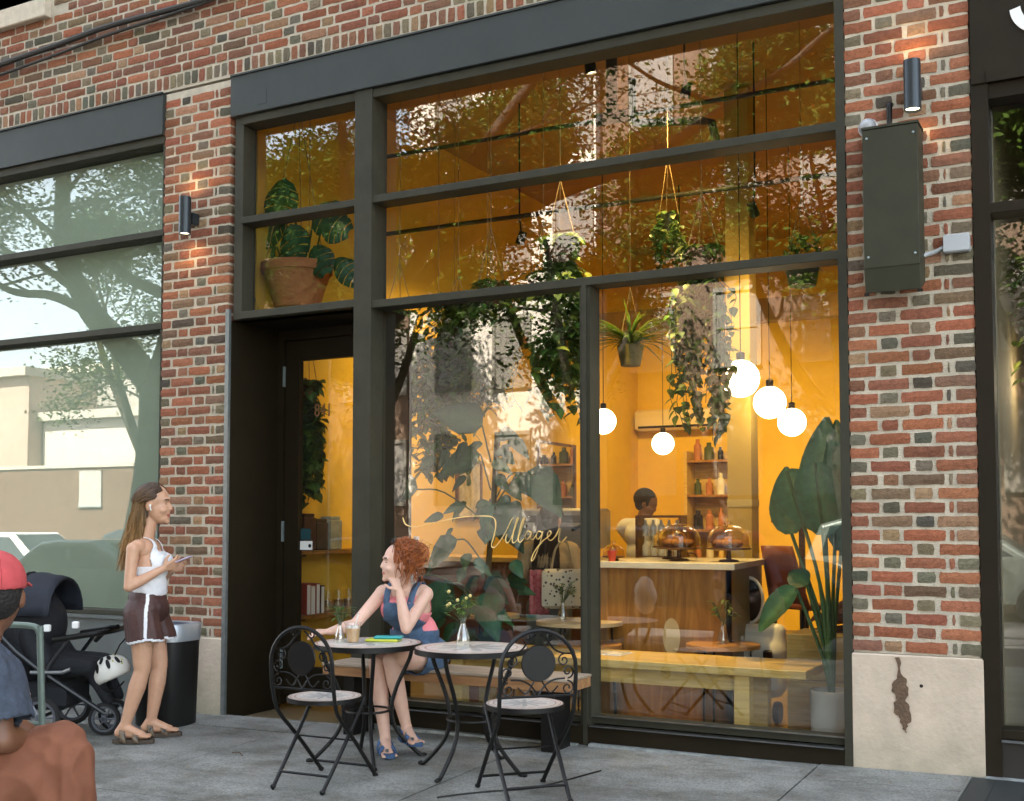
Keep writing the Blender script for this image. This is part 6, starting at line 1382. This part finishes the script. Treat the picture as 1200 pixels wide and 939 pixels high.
for i in range(nq):
    for k in range(8): b.v.append(tuple(Mq @ V(((i / (nq - 1) - .5) * .15, .02 * math.sin(i * 1.7 + k * .3), .12 + .34 * k / 7)))); b.c.append((1, 1, 1))
for i in range(nq - 1):
    for k in range(7): b.f.append((i * 8 + k, (i + 1) * 8 + k, (i + 1) * 8 + k + 1, i * 8 + k + 1)); b.mi.append(0)
o = b.build('cloth', pk, sc_, True); s = o.modifiers.new('s', 'SOLIDIFY'); s.thickness = .012
b = MB(); b.tube([Mq @ V((-.08, 0, .465)), Mq @ V((.08, 0, .465))], .01, 6); b.build('hanger', black_m, sc_)

# --- guest sitting behind the big leaves, lower half visible
p0 = V((-1.62, 1.55, 0)); p = lambda a, d, z: p0 + RS * a + TC * d + UP * z
gu = empty('person', (-1.55, 1.55, FZ), 'seated guest in brown trousers and red shoes half hidden by the paddle leaves', 'person', 'people around the cafe')
hc = p(.22, 0, 1.16); HFg = (-RS * .9 + TC * .2 - UP * .3).normalized(); hp_, HP, hax = head_prims(hc, HFg, UP, 1.0); ax = torso_axes(-RS)
torso = [('e', p(.24, 0, .52), (.17, .14, .13), ax), ('e', p(.25, 0, .70), (.155, .115, .15), ax), ('e', p(.24, 0, .87), (.17, .11, .12), ax), ('c', p(.22, .15, .95), p(.22, -.15, .95), .055, .055), ('c', p(.23, 0, .96), p(.22, 0, 1.1), .057, .05)]
h1, k1, a1 = p(.2, .09, .50), p(-.2, .1, .48), p(-.22, .1, FZ + .1); h2, k2, a2 = p(.2, -.09, .50), p(-.16, -.12, .48), p(-.12, -.12, FZ + .1)
sR_, eR_, wR_ = p(.22, .18, .94), p(.12, .22, .72), p(-.1, .12, .66); sL_, eL_, wL_ = p(.22, -.18, .94), p(.12, -.22, .72), p(-.08, -.1, .66)
body_obj('body', hp_ + torso + arm_prims(sR_, eR_, wR_) + arm_prims(sL_, eL_, wL_) + hand_prims(wR_, -RS, UP, .5) + hand_prims(wL_, -RS, UP, .5, -1) + leg_prims(h1, k1, a1) + leg_prims(h2, k2, a2), [skinC, skinC, eye_m], gu, .009, 3)
blob('trousers', [('e', p(.22, 0, .52), (.18, .15, .12), ax), ('c', h1, k1, .115, .09), ('c', k1, a1, .09, .075), ('c', h2, k2, .115, .09), ('c', k2, a2, .09, .075)], cloth('brown_cord', (.12, .045, .018)), gu, .012, 4)
blob('jumper', infl(torso[1:4], .02) + [('c', sR_, eR_, .07, .062), ('c', eR_, wR_, .06, .05), ('c', sL_, eL_, .07, .062), ('c', eL_, wL_, .06, .05)], cloth('brown_knit', (.1, .04, .025)), gu, .012, 4)
blob('hair', [('e', hc + UP * .036 - HFg * .02, (.092, .108, .1), hax)], MATS['black_hair'], gu, .01, 3)
for a_ in (a1, a2):
    s = blob('shoe', [('c', a_ - UP * .02, a_ - RS * .11 - UP * .055, .055, .042), ('c', a_ - UP * .04 + RS * .02, a_ - RS * .1 - UP * .06, .05, .04)], mat('red_shoe', (.42, .03, .012), .6) if 'red_shoe' not in MATS else MATS['red_shoe'], gu, .009, 3)
    so_ = blob('sole', [('c', a_ - UP * .085 + RS * .03, a_ - RS * .12 - UP * .088, .014, .014), ('c', a_ - UP * .085 + RS * .03 + TC * .03, a_ - RS * .12 - UP * .088 + TC * .03, .014, .014), ('c', a_ - UP * .085 + RS * .03 - TC * .03, a_ - RS * .12 - UP * .088 - TC * .03, .014, .014)], white_m, gu, .009, 2)
# ------------------------------------------------------------------ across the street (seen in the panes)
bark = mat('bark', (.055, .045, .035), .95, spec=.1, var=.35, vscale=14, bump=1, bscale=30)
leaf_n = mat('street_leaf', (.03, .06, .010), .7, spec=.08, trans=.35, color2=(.055, .10, .02), var=.3, vscale=2)
leaf_f = mat('street_leaf_far', (.02, .042, .006), .75, spec=.06, trans=.2, color2=(.06, .095, .012), var=.3, vscale=1.2)
def street_tree(x, y, label, trunk, limbs, crown, nleaf, lsz, m, seed, gap=.0, clusters=90, spread=.46, group='trees along the street'):
    r_ = random.Random(seed); g = -.2; t = empty('street_tree', (x, y, trunk[0][2]), label, 'tree', group)
    b = MB(); P = smooth_path(trunk, 5); n = len(P); b.tube(P, [trunk_r(k / (n - 1), crown['tr']) for k in range(n)], 14)
    rel(t, b.build('trunk', bark, None, True))
    ends = []; lb = MB()
    def branch(p, d, L, r0, lev):
        pts = [p]; q = p; dd = d.copy()
        for k in range(4):
            dd = (dd + V((r_.gauss(0, .18), r_.gauss(0, .18), r_.gauss(.05, .14)))).normalized(); q = q + dd * (L / 4); pts.append(q)
        lb.tube(smooth_path(pts, 3), [r0 * (1 - .6 * k / 12) for k in range(13)], 7 if lev < 2 else 4)
        ends.extend(pts[2:] if lev > 0 else pts[3:])
        if lev < 3:
            for k in range(3 if lev < 2 else 2):
                az = r_.uniform(0, 6.28); s = (dd + V((math.cos(az), math.sin(az), r_.uniform(-.25, .5))) * .9).normalized(); branch(pts[r_.randrange(2, 5)], s, L * r_.uniform(.55, .8), r0 * .5, lev + 1)
    for lim in limbs:
        Q = smooth_path(lim[0], 5); nn = len(Q); lb.tube(Q, [lim[1] * (1 - .55 * k / (nn - 1)) for k in range(nn)], 10)
        for k in range(3):
            i = int(nn * (.45 + .25 * k)); i = min(i, nn - 1); az = r_.uniform(0, 6.28); branch(Q[i], V((math.cos(az), math.sin(az), r_.uniform(.0, .7))).normalized(), r_.uniform(1.2, 2.0), lim[1] * .3, 1)
        branch(Q[-1], (Q[-1] - Q[-2]).normalized(), 1.6, lim[1] * .42, 0)
    rel(t, lb.build('limbs', bark, None, True))
    cx, cyy, cz, rx, ry, rz = crown['e']
    cl = []
    for e in ends:
        if r_.random() < .8: cl.append((e, r_.uniform(.35, .75)))
    while len(cl) < clusters:
        v = V((r_.gauss(0, 1), r_.gauss(0, 1), r_.gauss(0, 1))).normalized() * r_.uniform(.5, 1.) ; c = V((cx + v.x * rx, cyy + v.y * ry, cz + v.z * rz)); cl.append((c, r_.uniform(.4, .95)))
    zmin = crown.get('zmin', 0); R_ = np.random.RandomState(seed); per = nleaf // len(cl); allv = []
    for c, s in cl:
        k = int(per * s * 1.7); pos = R_.normal(0, 1, (k, 3)) * np.array([s * spread, s * spread, s * spread * .62]) + np.array(c)
        allv.append(pos)
    pos = np.concatenate(allv); pos = pos[pos[:, 2] > zmin]
    keepf = crown.get('keep'); 
    if keepf is not None: pos = pos[keepf(pos)]
    N_ = len(pos); d = R_.normal(0, 1, (N_, 3)); d[:, 2] = d[:, 2] * .5 - .2; d /= np.linalg.norm(d, axis=1, keepdims=True)
    nr = R_.normal(0, .6, (N_, 3)) + np.array([0, 0, 1.]); sd_ = np.cross(d, nr); sd_ /= np.linalg.norm(sd_, axis=1, keepdims=True) + 1e-9
    L = lsz * R_.uniform(.6, 1.3, (N_, 1)); W = L * .5
    vs_ = np.stack([pos, pos + d * L * .45 + sd_ * W * .5, pos + d * L, pos + d * L * .45 - sd_ * W * .5], 1).reshape(-1, 3)
    me = bpy.data.meshes.new('crown'); me.vertices.add(N_ * 4); me.vertices.foreach_set('co', vs_.astype(np.float32).ravel())
    me.loops.add(N_ * 4); me.loops.foreach_set('vertex_index', np.arange(N_ * 4, dtype=np.int32)); me.polygons.add(N_)
    me.polygons.foreach_set('loop_start', np.arange(0, N_ * 4, 4, dtype=np.int32)); me.update(calc_edges=True); me.validate()
    me.materials.append(m); o = bpy.data.objects.new('crown', me); col.objects.link(o); rel(t, o); return t
def trunk_r(u, r): return r * (1.25 - .35 * min(1, u * 4) - .15 * u)
def out_of_view(p):     # pruned well clear of the shop front (nothing hangs down there)
    d = np.linalg.norm(p - np.array([0, -6.216, 1.27]), axis=1); return (p[:, 2] > 3.3 + .30 * np.clip(d, 0, 9)) | (p[:, 0] < -9.6) & (p[:, 2] > 2.6) & (p[:, 1] < -2.5)
g = gz(-11, -4.3)
street_tree(-11.1, -4.3, 'tall thin leaved street tree forking low, mirrored in the left window', [(-11.4, -4.35, g - .1), (-11.2, -4.3, .6), (-10.98, -4.3, 1.4), (-10.85, -4.3, 2.3), (-10.84, -4.3, 3.05)],
            [([(-10.84, -4.3, 3.0), (-11.36, -4.3, 3.52), (-11.93, -4.3, 4.0), (-12.3, -4.35, 4.45), (-12.62, -4.4, 4.9), (-12.9, -4.6, 6.0), (-13.1, -4.9, 7.4)], .19), ([(-10.8, -4.3, 3.0), (-10.62, -4.35, 3.55), (-10.5, -4.4, 4.1), (-10.4, -4.6, 5.2), (-10.1, -4.8, 6.6), (-9.7, -5, 8)], .17), ([(-11.95, -4.3, 4.02), (-12.6, -4.2, 4.3), (-13.3, -4.1, 4.42), (-14.2, -4.0, 4.9)], .075), ([(-10.52, -4.4, 4.1), (-11.1, -4.2, 4.35), (-11.6, -4.1, 4.7), (-12.1, -4, 4.9), (-12.9, -3.8, 5.5)], .08)],
            {'tr': .23, 'e': (-11.3, -4.4, 7.2, 4.2, 2.9, 2.6), 'zmin': 3.2, 'keep': out_of_view}, 46000, .09, leaf_n, 3, clusters=60)
g = gz(4.2, -4.6)
street_tree(3.2, -4.7, 'near street tree with a spreading crown over the pavement at the right', [(3.2, -4.7, g - .1), (3.15, -4.7, 1), (3.0, -4.7, 2.2), (2.8, -4.7, 3.4)],
            [([(2.8, -4.7, 3.3), (1.6, -4.8, 4.6), (.2, -5.2, 5.6), (-1.6, -5.4, 6.4), (-3.2, -5.4, 7)], .15), ([(2.8, -4.7, 3.3), (3.4, -4.9, 4.8), (3.9, -5.2, 6.4), (4.2, -5.4, 8)], .15), ([(2.7, -4.7, 3.4), (1.9, -5.6, 4.7), (.7, -6.6, 5.9), (-1, -7.4, 7)], .11)],
            {'tr': .2, 'e': (.6, -5.6, 6.9, 4.6, 2.6, 2.0), 'zmin': 4.2, 'keep': out_of_view}, 26000, .11, leaf_n, 6, clusters=60)
g = gz(-7.5, -4.4)
def near_clear(p):
    d = np.hypot(p[:, 0], p[:, 1] + 6.216); return (p[:, 2] > 1.5 + .56 * d) | ((p[:, 2] > 3.5) & (np.abs(p[:, 0]) > 1.45 * np.clip(p[:, 1] + 6.216, 0, 9) + .5))
street_tree(-7.5, -4.4, 'street tree standing at the kerb in line with the door post', [(-7.52, -4.4, g - .1), (-7.5, -4.4, 1), (-7.47, -4.4, 2.4), (-7.4, -4.4, 3.6)],
            [([(-7.4, -4.4, 3.5), (-6.5, -4.4, 4.3), (-5.4, -4.4, 4.7), (-4.3, -4.5, 5.0), (-3.2, -4.7, 5.6)], .10), ([(-7.4, -4.4, 3.5), (-7.9, -4.4, 4.8), (-8.2, -4.6, 6.2)], .11), ([(-7.35, -4.4, 3.6), (-6.7, -4.7, 5.0), (-5.8, -5.0, 6.3), (-4.8, -5.2, 7.4)], .10)],
            {'tr': .10, 'e': (-5.2, -4.7, 6.0, 3.4, 1.9, 2.1), 'zmin': 3.5, 'keep': near_clear}, 36000, .065, leaf_n, 9, clusters=120)
def far_tree(x, y, h, seed, label, rx=3.2, cz=None, n=34000, lsz=.15):
    g = -.5
    street_tree(x, y, label, [(x, y, g), (x + .1, y, 1), (x - .05, y, 2.2), (x, y, 3.1)], [([(x, y, 3), (x + 1.1, y + .3, 4.6), (x + 1.8, y + .4, 6.4)], .13), ([(x, y, 3), (x - 1.0, y - .2, 4.4), (x - 1.7, y, 6.2), (x - 1.9, y, 7.4)], .13), ([(x, y, 3), (x + .1, y + .9, 4.8), (x, y + 1.4, 6.8)], .12)],
                {'tr': .19, 'e': (x, y, h * (.56 if cz is None else cz), rx, 2.4, h * (.40 if cz is None else .5)), 'zmin': 2.2 if cz is None else 1.5}, n, lsz, leaf_f, seed, clusters=210, spread=.62)
far_tree(-15.45, -15.6, 12.5, 41, 'far side street tree before the pale building, mirrored mid window', 3.9, cz=.5, n=92000, lsz=.14)
far_tree(-10.15, -15.6, 13.5, 42, 'dense far side tree mirrored in the upper right panes', 4.0, cz=.52, n=60000)
far_tree(-4.6, -15.4, 13.0, 43, 'far side tree mirrored at the right end of the big window', 3.2, n=44000)
far_tree(-23.2, -16.2, 6.5, 44, 'small bright far side tree beside the low brown wall', 2.3, .5, 16000, .14)
far_tree(-.6, -15.6, 11.0, 46, 'far side tree mirrored in the rightmost window', 3.2)

# buildings opposite
def opp(name, label, x0, x1, y, h, depth, m, wins, base=-1.2, cornice=.25, win_m=None):
    t = empty(name, ((x0 + x1) / 2, y, base), label, 'building', 'buildings across the street')
    b = MB(); b.box(x0, x1, y - depth, y, base, h); rel(t, b.build('wall', m))
    b = MB(); b.box(x0 - .1, x1 + .1, y - depth - .1, y + cornice, h + .003, h + .3); rel(t, b.build('cornice', mat('cornice', (.5, .46, .4), .8) if 'cornice' not in MATS else MATS['cornice']))
    fm = MATS.get('opp_frame') or mat('opp_frame', (.22, .2, .17), .6); gm = MATS.get('opp_glass') or mat('opp_glass', (.22, .20, .18), .3)
    for (wx, wz, ww, wh) in wins:
        b = MB(); b.box(wx - .08, wx + ww + .08, y + .003, y + .07, wz - .1, wz); b.box(wx - .08, wx + ww + .08, y + .003, y + .06, wz + wh, wz + wh + .1); b.box(wx - .08, wx, y + .003, y + .05, wz, wz + wh); b.box(wx + ww, wx + ww + .08, y + .003, y + .05, wz, wz + wh); b.box(wx, wx + ww, y + .003, y + .04, wz + wh / 2 - .03, wz + wh / 2 + .03)
        o = rel(t, b.build('window', fm)); b = MB(); b.box(wx, wx + ww, y + .004, y + .02, wz, wz + wh); q = b.build('pane', gm); q.parent = o; 
    return t
pale = mat('pale_stucco', (.62, .56, .50), .9, var=.06, vscale=1.5); brown = mat('brown_brick', (.15, .09, .06), .9, var=.15, vscale=3); greyb = mat('grey_render', (.42, .39, .36), .9, var=.08, vscale=2); tanb = mat('tan_brick', (.48, .36, .29), .9, var=.1, vscale=4); darkb = mat('dark_brick', (.15, .095, .065), .9, var=.2, vscale=3)
def grid(x0, n, dx, z0, m, dz, w_, h_): return [(x0 + i * dx, z0 + k * dz, w_, h_) for i in range(n) for k in range(m)]
opp('apartment_building', 'pale stucco apartment building mirrored in the big window', -16.9, -11.4, -19.5, 13.2, 8, pale, grid(-16.0, 3, 1.75, 1.8, 4, 3.0, .95, 1.7))
opp('apartment_building', 'dark brick apartment building mirrored at the right of the big window', -11.3, 4.5, -19.7, 14, 8, darkb, grid(-10.5, 7, 2.1, 2.0, 4, 3.0, 1.0, 1.7))
opp('apartment_building', 'dark brick house beside the pale stucco one, mirrored at the door post', -22.3, -17.0, -19.6, 10.5, 7, darkb, grid(-21.4, 3, 1.7, 1.8, 3, 3.0, .9, 1.6))
opp('row_house', 'tan brick house at the far left of the mirrored street', -46, -33.1, -20.6, 6.3, 3, tanb, grid(-44, 4, 2.3, 3.9, 1, 3, .9, 1.4))
opp('warehouse', 'white painted low building above the brown wall in the mirrored street', -33.05, -22.5, -21.2, 4.75, 2, pale, [(-24.5, 3.4, .9, 1.0)])
opp('row_house', 'grey upper house with three windows behind the white low building', -37.4, -29.5, -24.4, 6.9, 6, greyb, [(-36.7, 5.1, .6, 1.15), (-35.6, 5.1, .55, 1.1), (-34.6, 5.1, .35, 1.0)])
wl = empty('street_wall', (-30, -18.8, -.9), 'long brown brick wall with pale coping across the street', 'wall'); b = MB(); b.box(-50, -20.0, -18.95, -18.7, -1.2, 2.95); rel(wl, b.build('brickwork', brown)); b = MB(); b.box(-50.1, -19.9, -19, -18.65, 2.953, 3.05); rel(wl, b.build('coping', MATS['cornice']))
for (x, z, w_, h_, lb) in ((-27.9, 1.75, .95, 1.1, 'large white sign board fixed on the brown street wall'), (-32.6, .9, .8, .5, 'small white notice on the brown street wall')):
    t = empty('notice_board', (x, -18.69, z), lb, 'board'); b = MB(); b.box(-w_ / 2, w_ / 2, 0, .04, 0, h_); b.build('panel', mat('notice_paper', (.42, .42, .4), .7, var=.2, vscale=4) if 'notice_paper' not in MATS else MATS['notice_paper'], t); b = MB(); b.box(-w_ / 2 - .03, w_ / 2 + .03, -.002, .05, -.03, -.001); b.build('bottom_rail', steel_m, t)
# cars
car_glass = mat('car_glass', (.02, .025, .03), .08, spec=.9); car_trim = mat('car_trim', (.02, .02, .022), .5)
def car(name, x, y, z, L, H, paint, label, suv=True, rz=0.):
    t = empty(name, (x, y, z), label, 'car', 'cars parked on the street', rz); h = L / 2; W = .9
    if suv: prof = [(-h, .35), (-h, .95), (-h + .12, 1.05), (-h + .35, H - .12), (-h + .8, H), (h * .15, H), (h * .55, 1.12), (h - .25, 1.02), (h, .8), (h, .32)]; green = [(-h + .38, 1.1), (-h + .52, H - .14), (-h + .85, H - .09), (h * .13, H - .09), (h * .46, 1.12)]
    else: prof = [(-h, .4), (-h, .85), (-h + .15, .98), (-h + .75, 1.02), (-h + 1.35, H - .03), (-h + 1.7, H), (h * .08, H), (h * .5, 1.0), (h - .3, .86), (h, .68), (h, .3)]; green = [(-h + .95, 1.03), (-h + 1.42, H - .1), (-h + 1.7, H - .08), (h * .06, H - .08), (h * .40, 1.02)]
    b = MB(); vs = []; n = len(prof)
    for (yy, s) in ((-W, .0), (-W + .0, 0), (W, 0)): pass
    rings = []
    for yy in (-W, -W + .08, W - .08, W):
        e = abs(yy) > W - .04
        for (px, pz) in prof: vs.append((px * (.985 if e else 1), yy * (1 - .16 * max(0, (pz - .95)) / .7), pz - (.03 if e and pz > .9 else 0)))
    fs = [tuple(range(n)), tuple(reversed(range(3 * n, 4 * n)))]
    for k in range(3): fs += [(k * n + i, (k + 1) * n + i, (k + 1) * n + (i + 1) % n, k * n + (i + 1) % n) for i in range(n)]
    b.add(vs, fs); b.build('body', paint, t, bevel=.03)
    for s in (-1, 1):
        b = MB(); vs = [(px, s * (W * (1 - .16 * max(0, pz - .95) / .7) + .006), pz - .02) for px, pz in green]; vs += [(px, y_ - s * .02, pz) for px, y_, pz in vs]; m_ = len(green)
        b.add(vs, [tuple(range(m_)), tuple(reversed(range(m_, 2 * m_)))] + [(i, (i + 1) % m_, (i + 1) % m_ + m_, i + m_) for i in range(m_)]); b.build('side_window', car_glass, t)
        b = MB(); b.box(-h * .12, -h * .08, s * W * .93 - .03, s * W * .93 + .03, 1.06, H - .13); b.build('pillar_trim', car_trim, t)
        for wx in (-h * .60, h * .62):
            b = MB(); b.lathe([(0, -.1), (.33, -.1), (.345, 0), (.33, .1), (0, .1)], 24, Matrix.Translation((wx, s * (W - .08), .34)) @ Matrix.Rotation(R(90), 4, 'X')); o = b.build('wheel', tyre_m, t, True)
            b = MB(); b.lathe([(0, -.108), (.2, -.108), (.21, 0), (.2, .108), (0, .108)], 20, Matrix.Translation((wx, s * (W - .08), .34)) @ Matrix.Rotation(R(90), 4, 'X')); b.build('rim', rim_m, o, True)
        b = MB(); b.box(-h - .012, -h + .1, s * .62 - .18, s * .62 + .18, .74, .92, bev=.02); b.build('tail_light', mat('tail_red', (.4, .02, .02), .3) if 'tail_red' not in MATS else MATS['tail_red'], t)
        b = MB(); b.box(h - .12, h + .012, s * .6 - .18, s * .6 + .18, .6, .74, bev=.02); b.build('headlight', white_m, t)
    ws = [(h * .17, H - .06), (h * .53, 1.09 if suv else 1.0)]
    b = MB(); b.add([(ws[0][0] + .03, -.66, ws[0][1]), (ws[0][0] + .03, .66, ws[0][1]), (ws[1][0] + .03, .76, ws[1][1] + .02), (ws[1][0] + .03, -.76, ws[1][1] + .02)], [(0, 1, 2, 3)]); o = b.build('windscreen', car_glass, t); sm_ = o.modifiers.new('s', 'SOLIDIFY'); sm_.thickness = .02
    return t
wp_ = mat('car_white', (.78, .78, .78), .25, coat=.6); gp_ = mat('car_grey', (.12, .14, .13), .3, .3, coat=.5); dk_ = mat('car_dark', (.03, .035, .045), .3, .2, coat=.5)
car('parked_suv', -25.0, -14.0, -.74, 4.7, 1.75, wp_, 'white SUV parked across the street, mirrored in the left window')
car('parked_suv', -19.6, -14.1, -.6, 4.6, 1.7, dk_, 'dark SUV parked behind the white one across the street')
car('parked_sedan', -13.9, -6.75, -.42, 4.6, 1.42, gp_, 'grey sedan parked at the near kerb, mirrored behind the pushchair', False)
car('parked_sedan', -8.4, -14.2, -.45, 4.5, 1.42, dk_, 'dark sedan parked across the street below the dense tree', False)
car('parked_suv', -2.6, -14.0, -.36, 4.6, 1.72, gp_, 'grey SUV parked across the street at the right', True)
car('parked_sedan', -9.2, -6.75, -.36, 4.5, 1.42, dk_, 'nearly black sedan parked at the near kerb behind the grey one', False)
car('parked_suv', -4.75, -6.95, -.28, 4.3, 1.5, dk_, 'dark low SUV parked at the near kerb closest to the cafe window')
# dry bits blown against the wall
b = MB(); r_ = random.Random(77); b.lc = None
for k in range(420):
    x = r_.uniform(-8, .6); y = -.04 - abs(r_.gauss(0, .35)) if r_.random() < .6 else r_.uniform(-2.6, -.1); z = gz(x, y) + .001; a = r_.uniform(0, 6.28); L = r_.uniform(.006, .022)
    b.leaf((x, y, z), (math.cos(a), math.sin(a), .12), (0, 0, 1), L, L * .5, 'oval', -.1, .3)
tag(b.build('dry_litter', mat('dry_leaf', (.16, .10, .045), .9, color2=(.3, .24, .15), vscale=60)), kind='stuff')
bpy.context.view_layer.update()
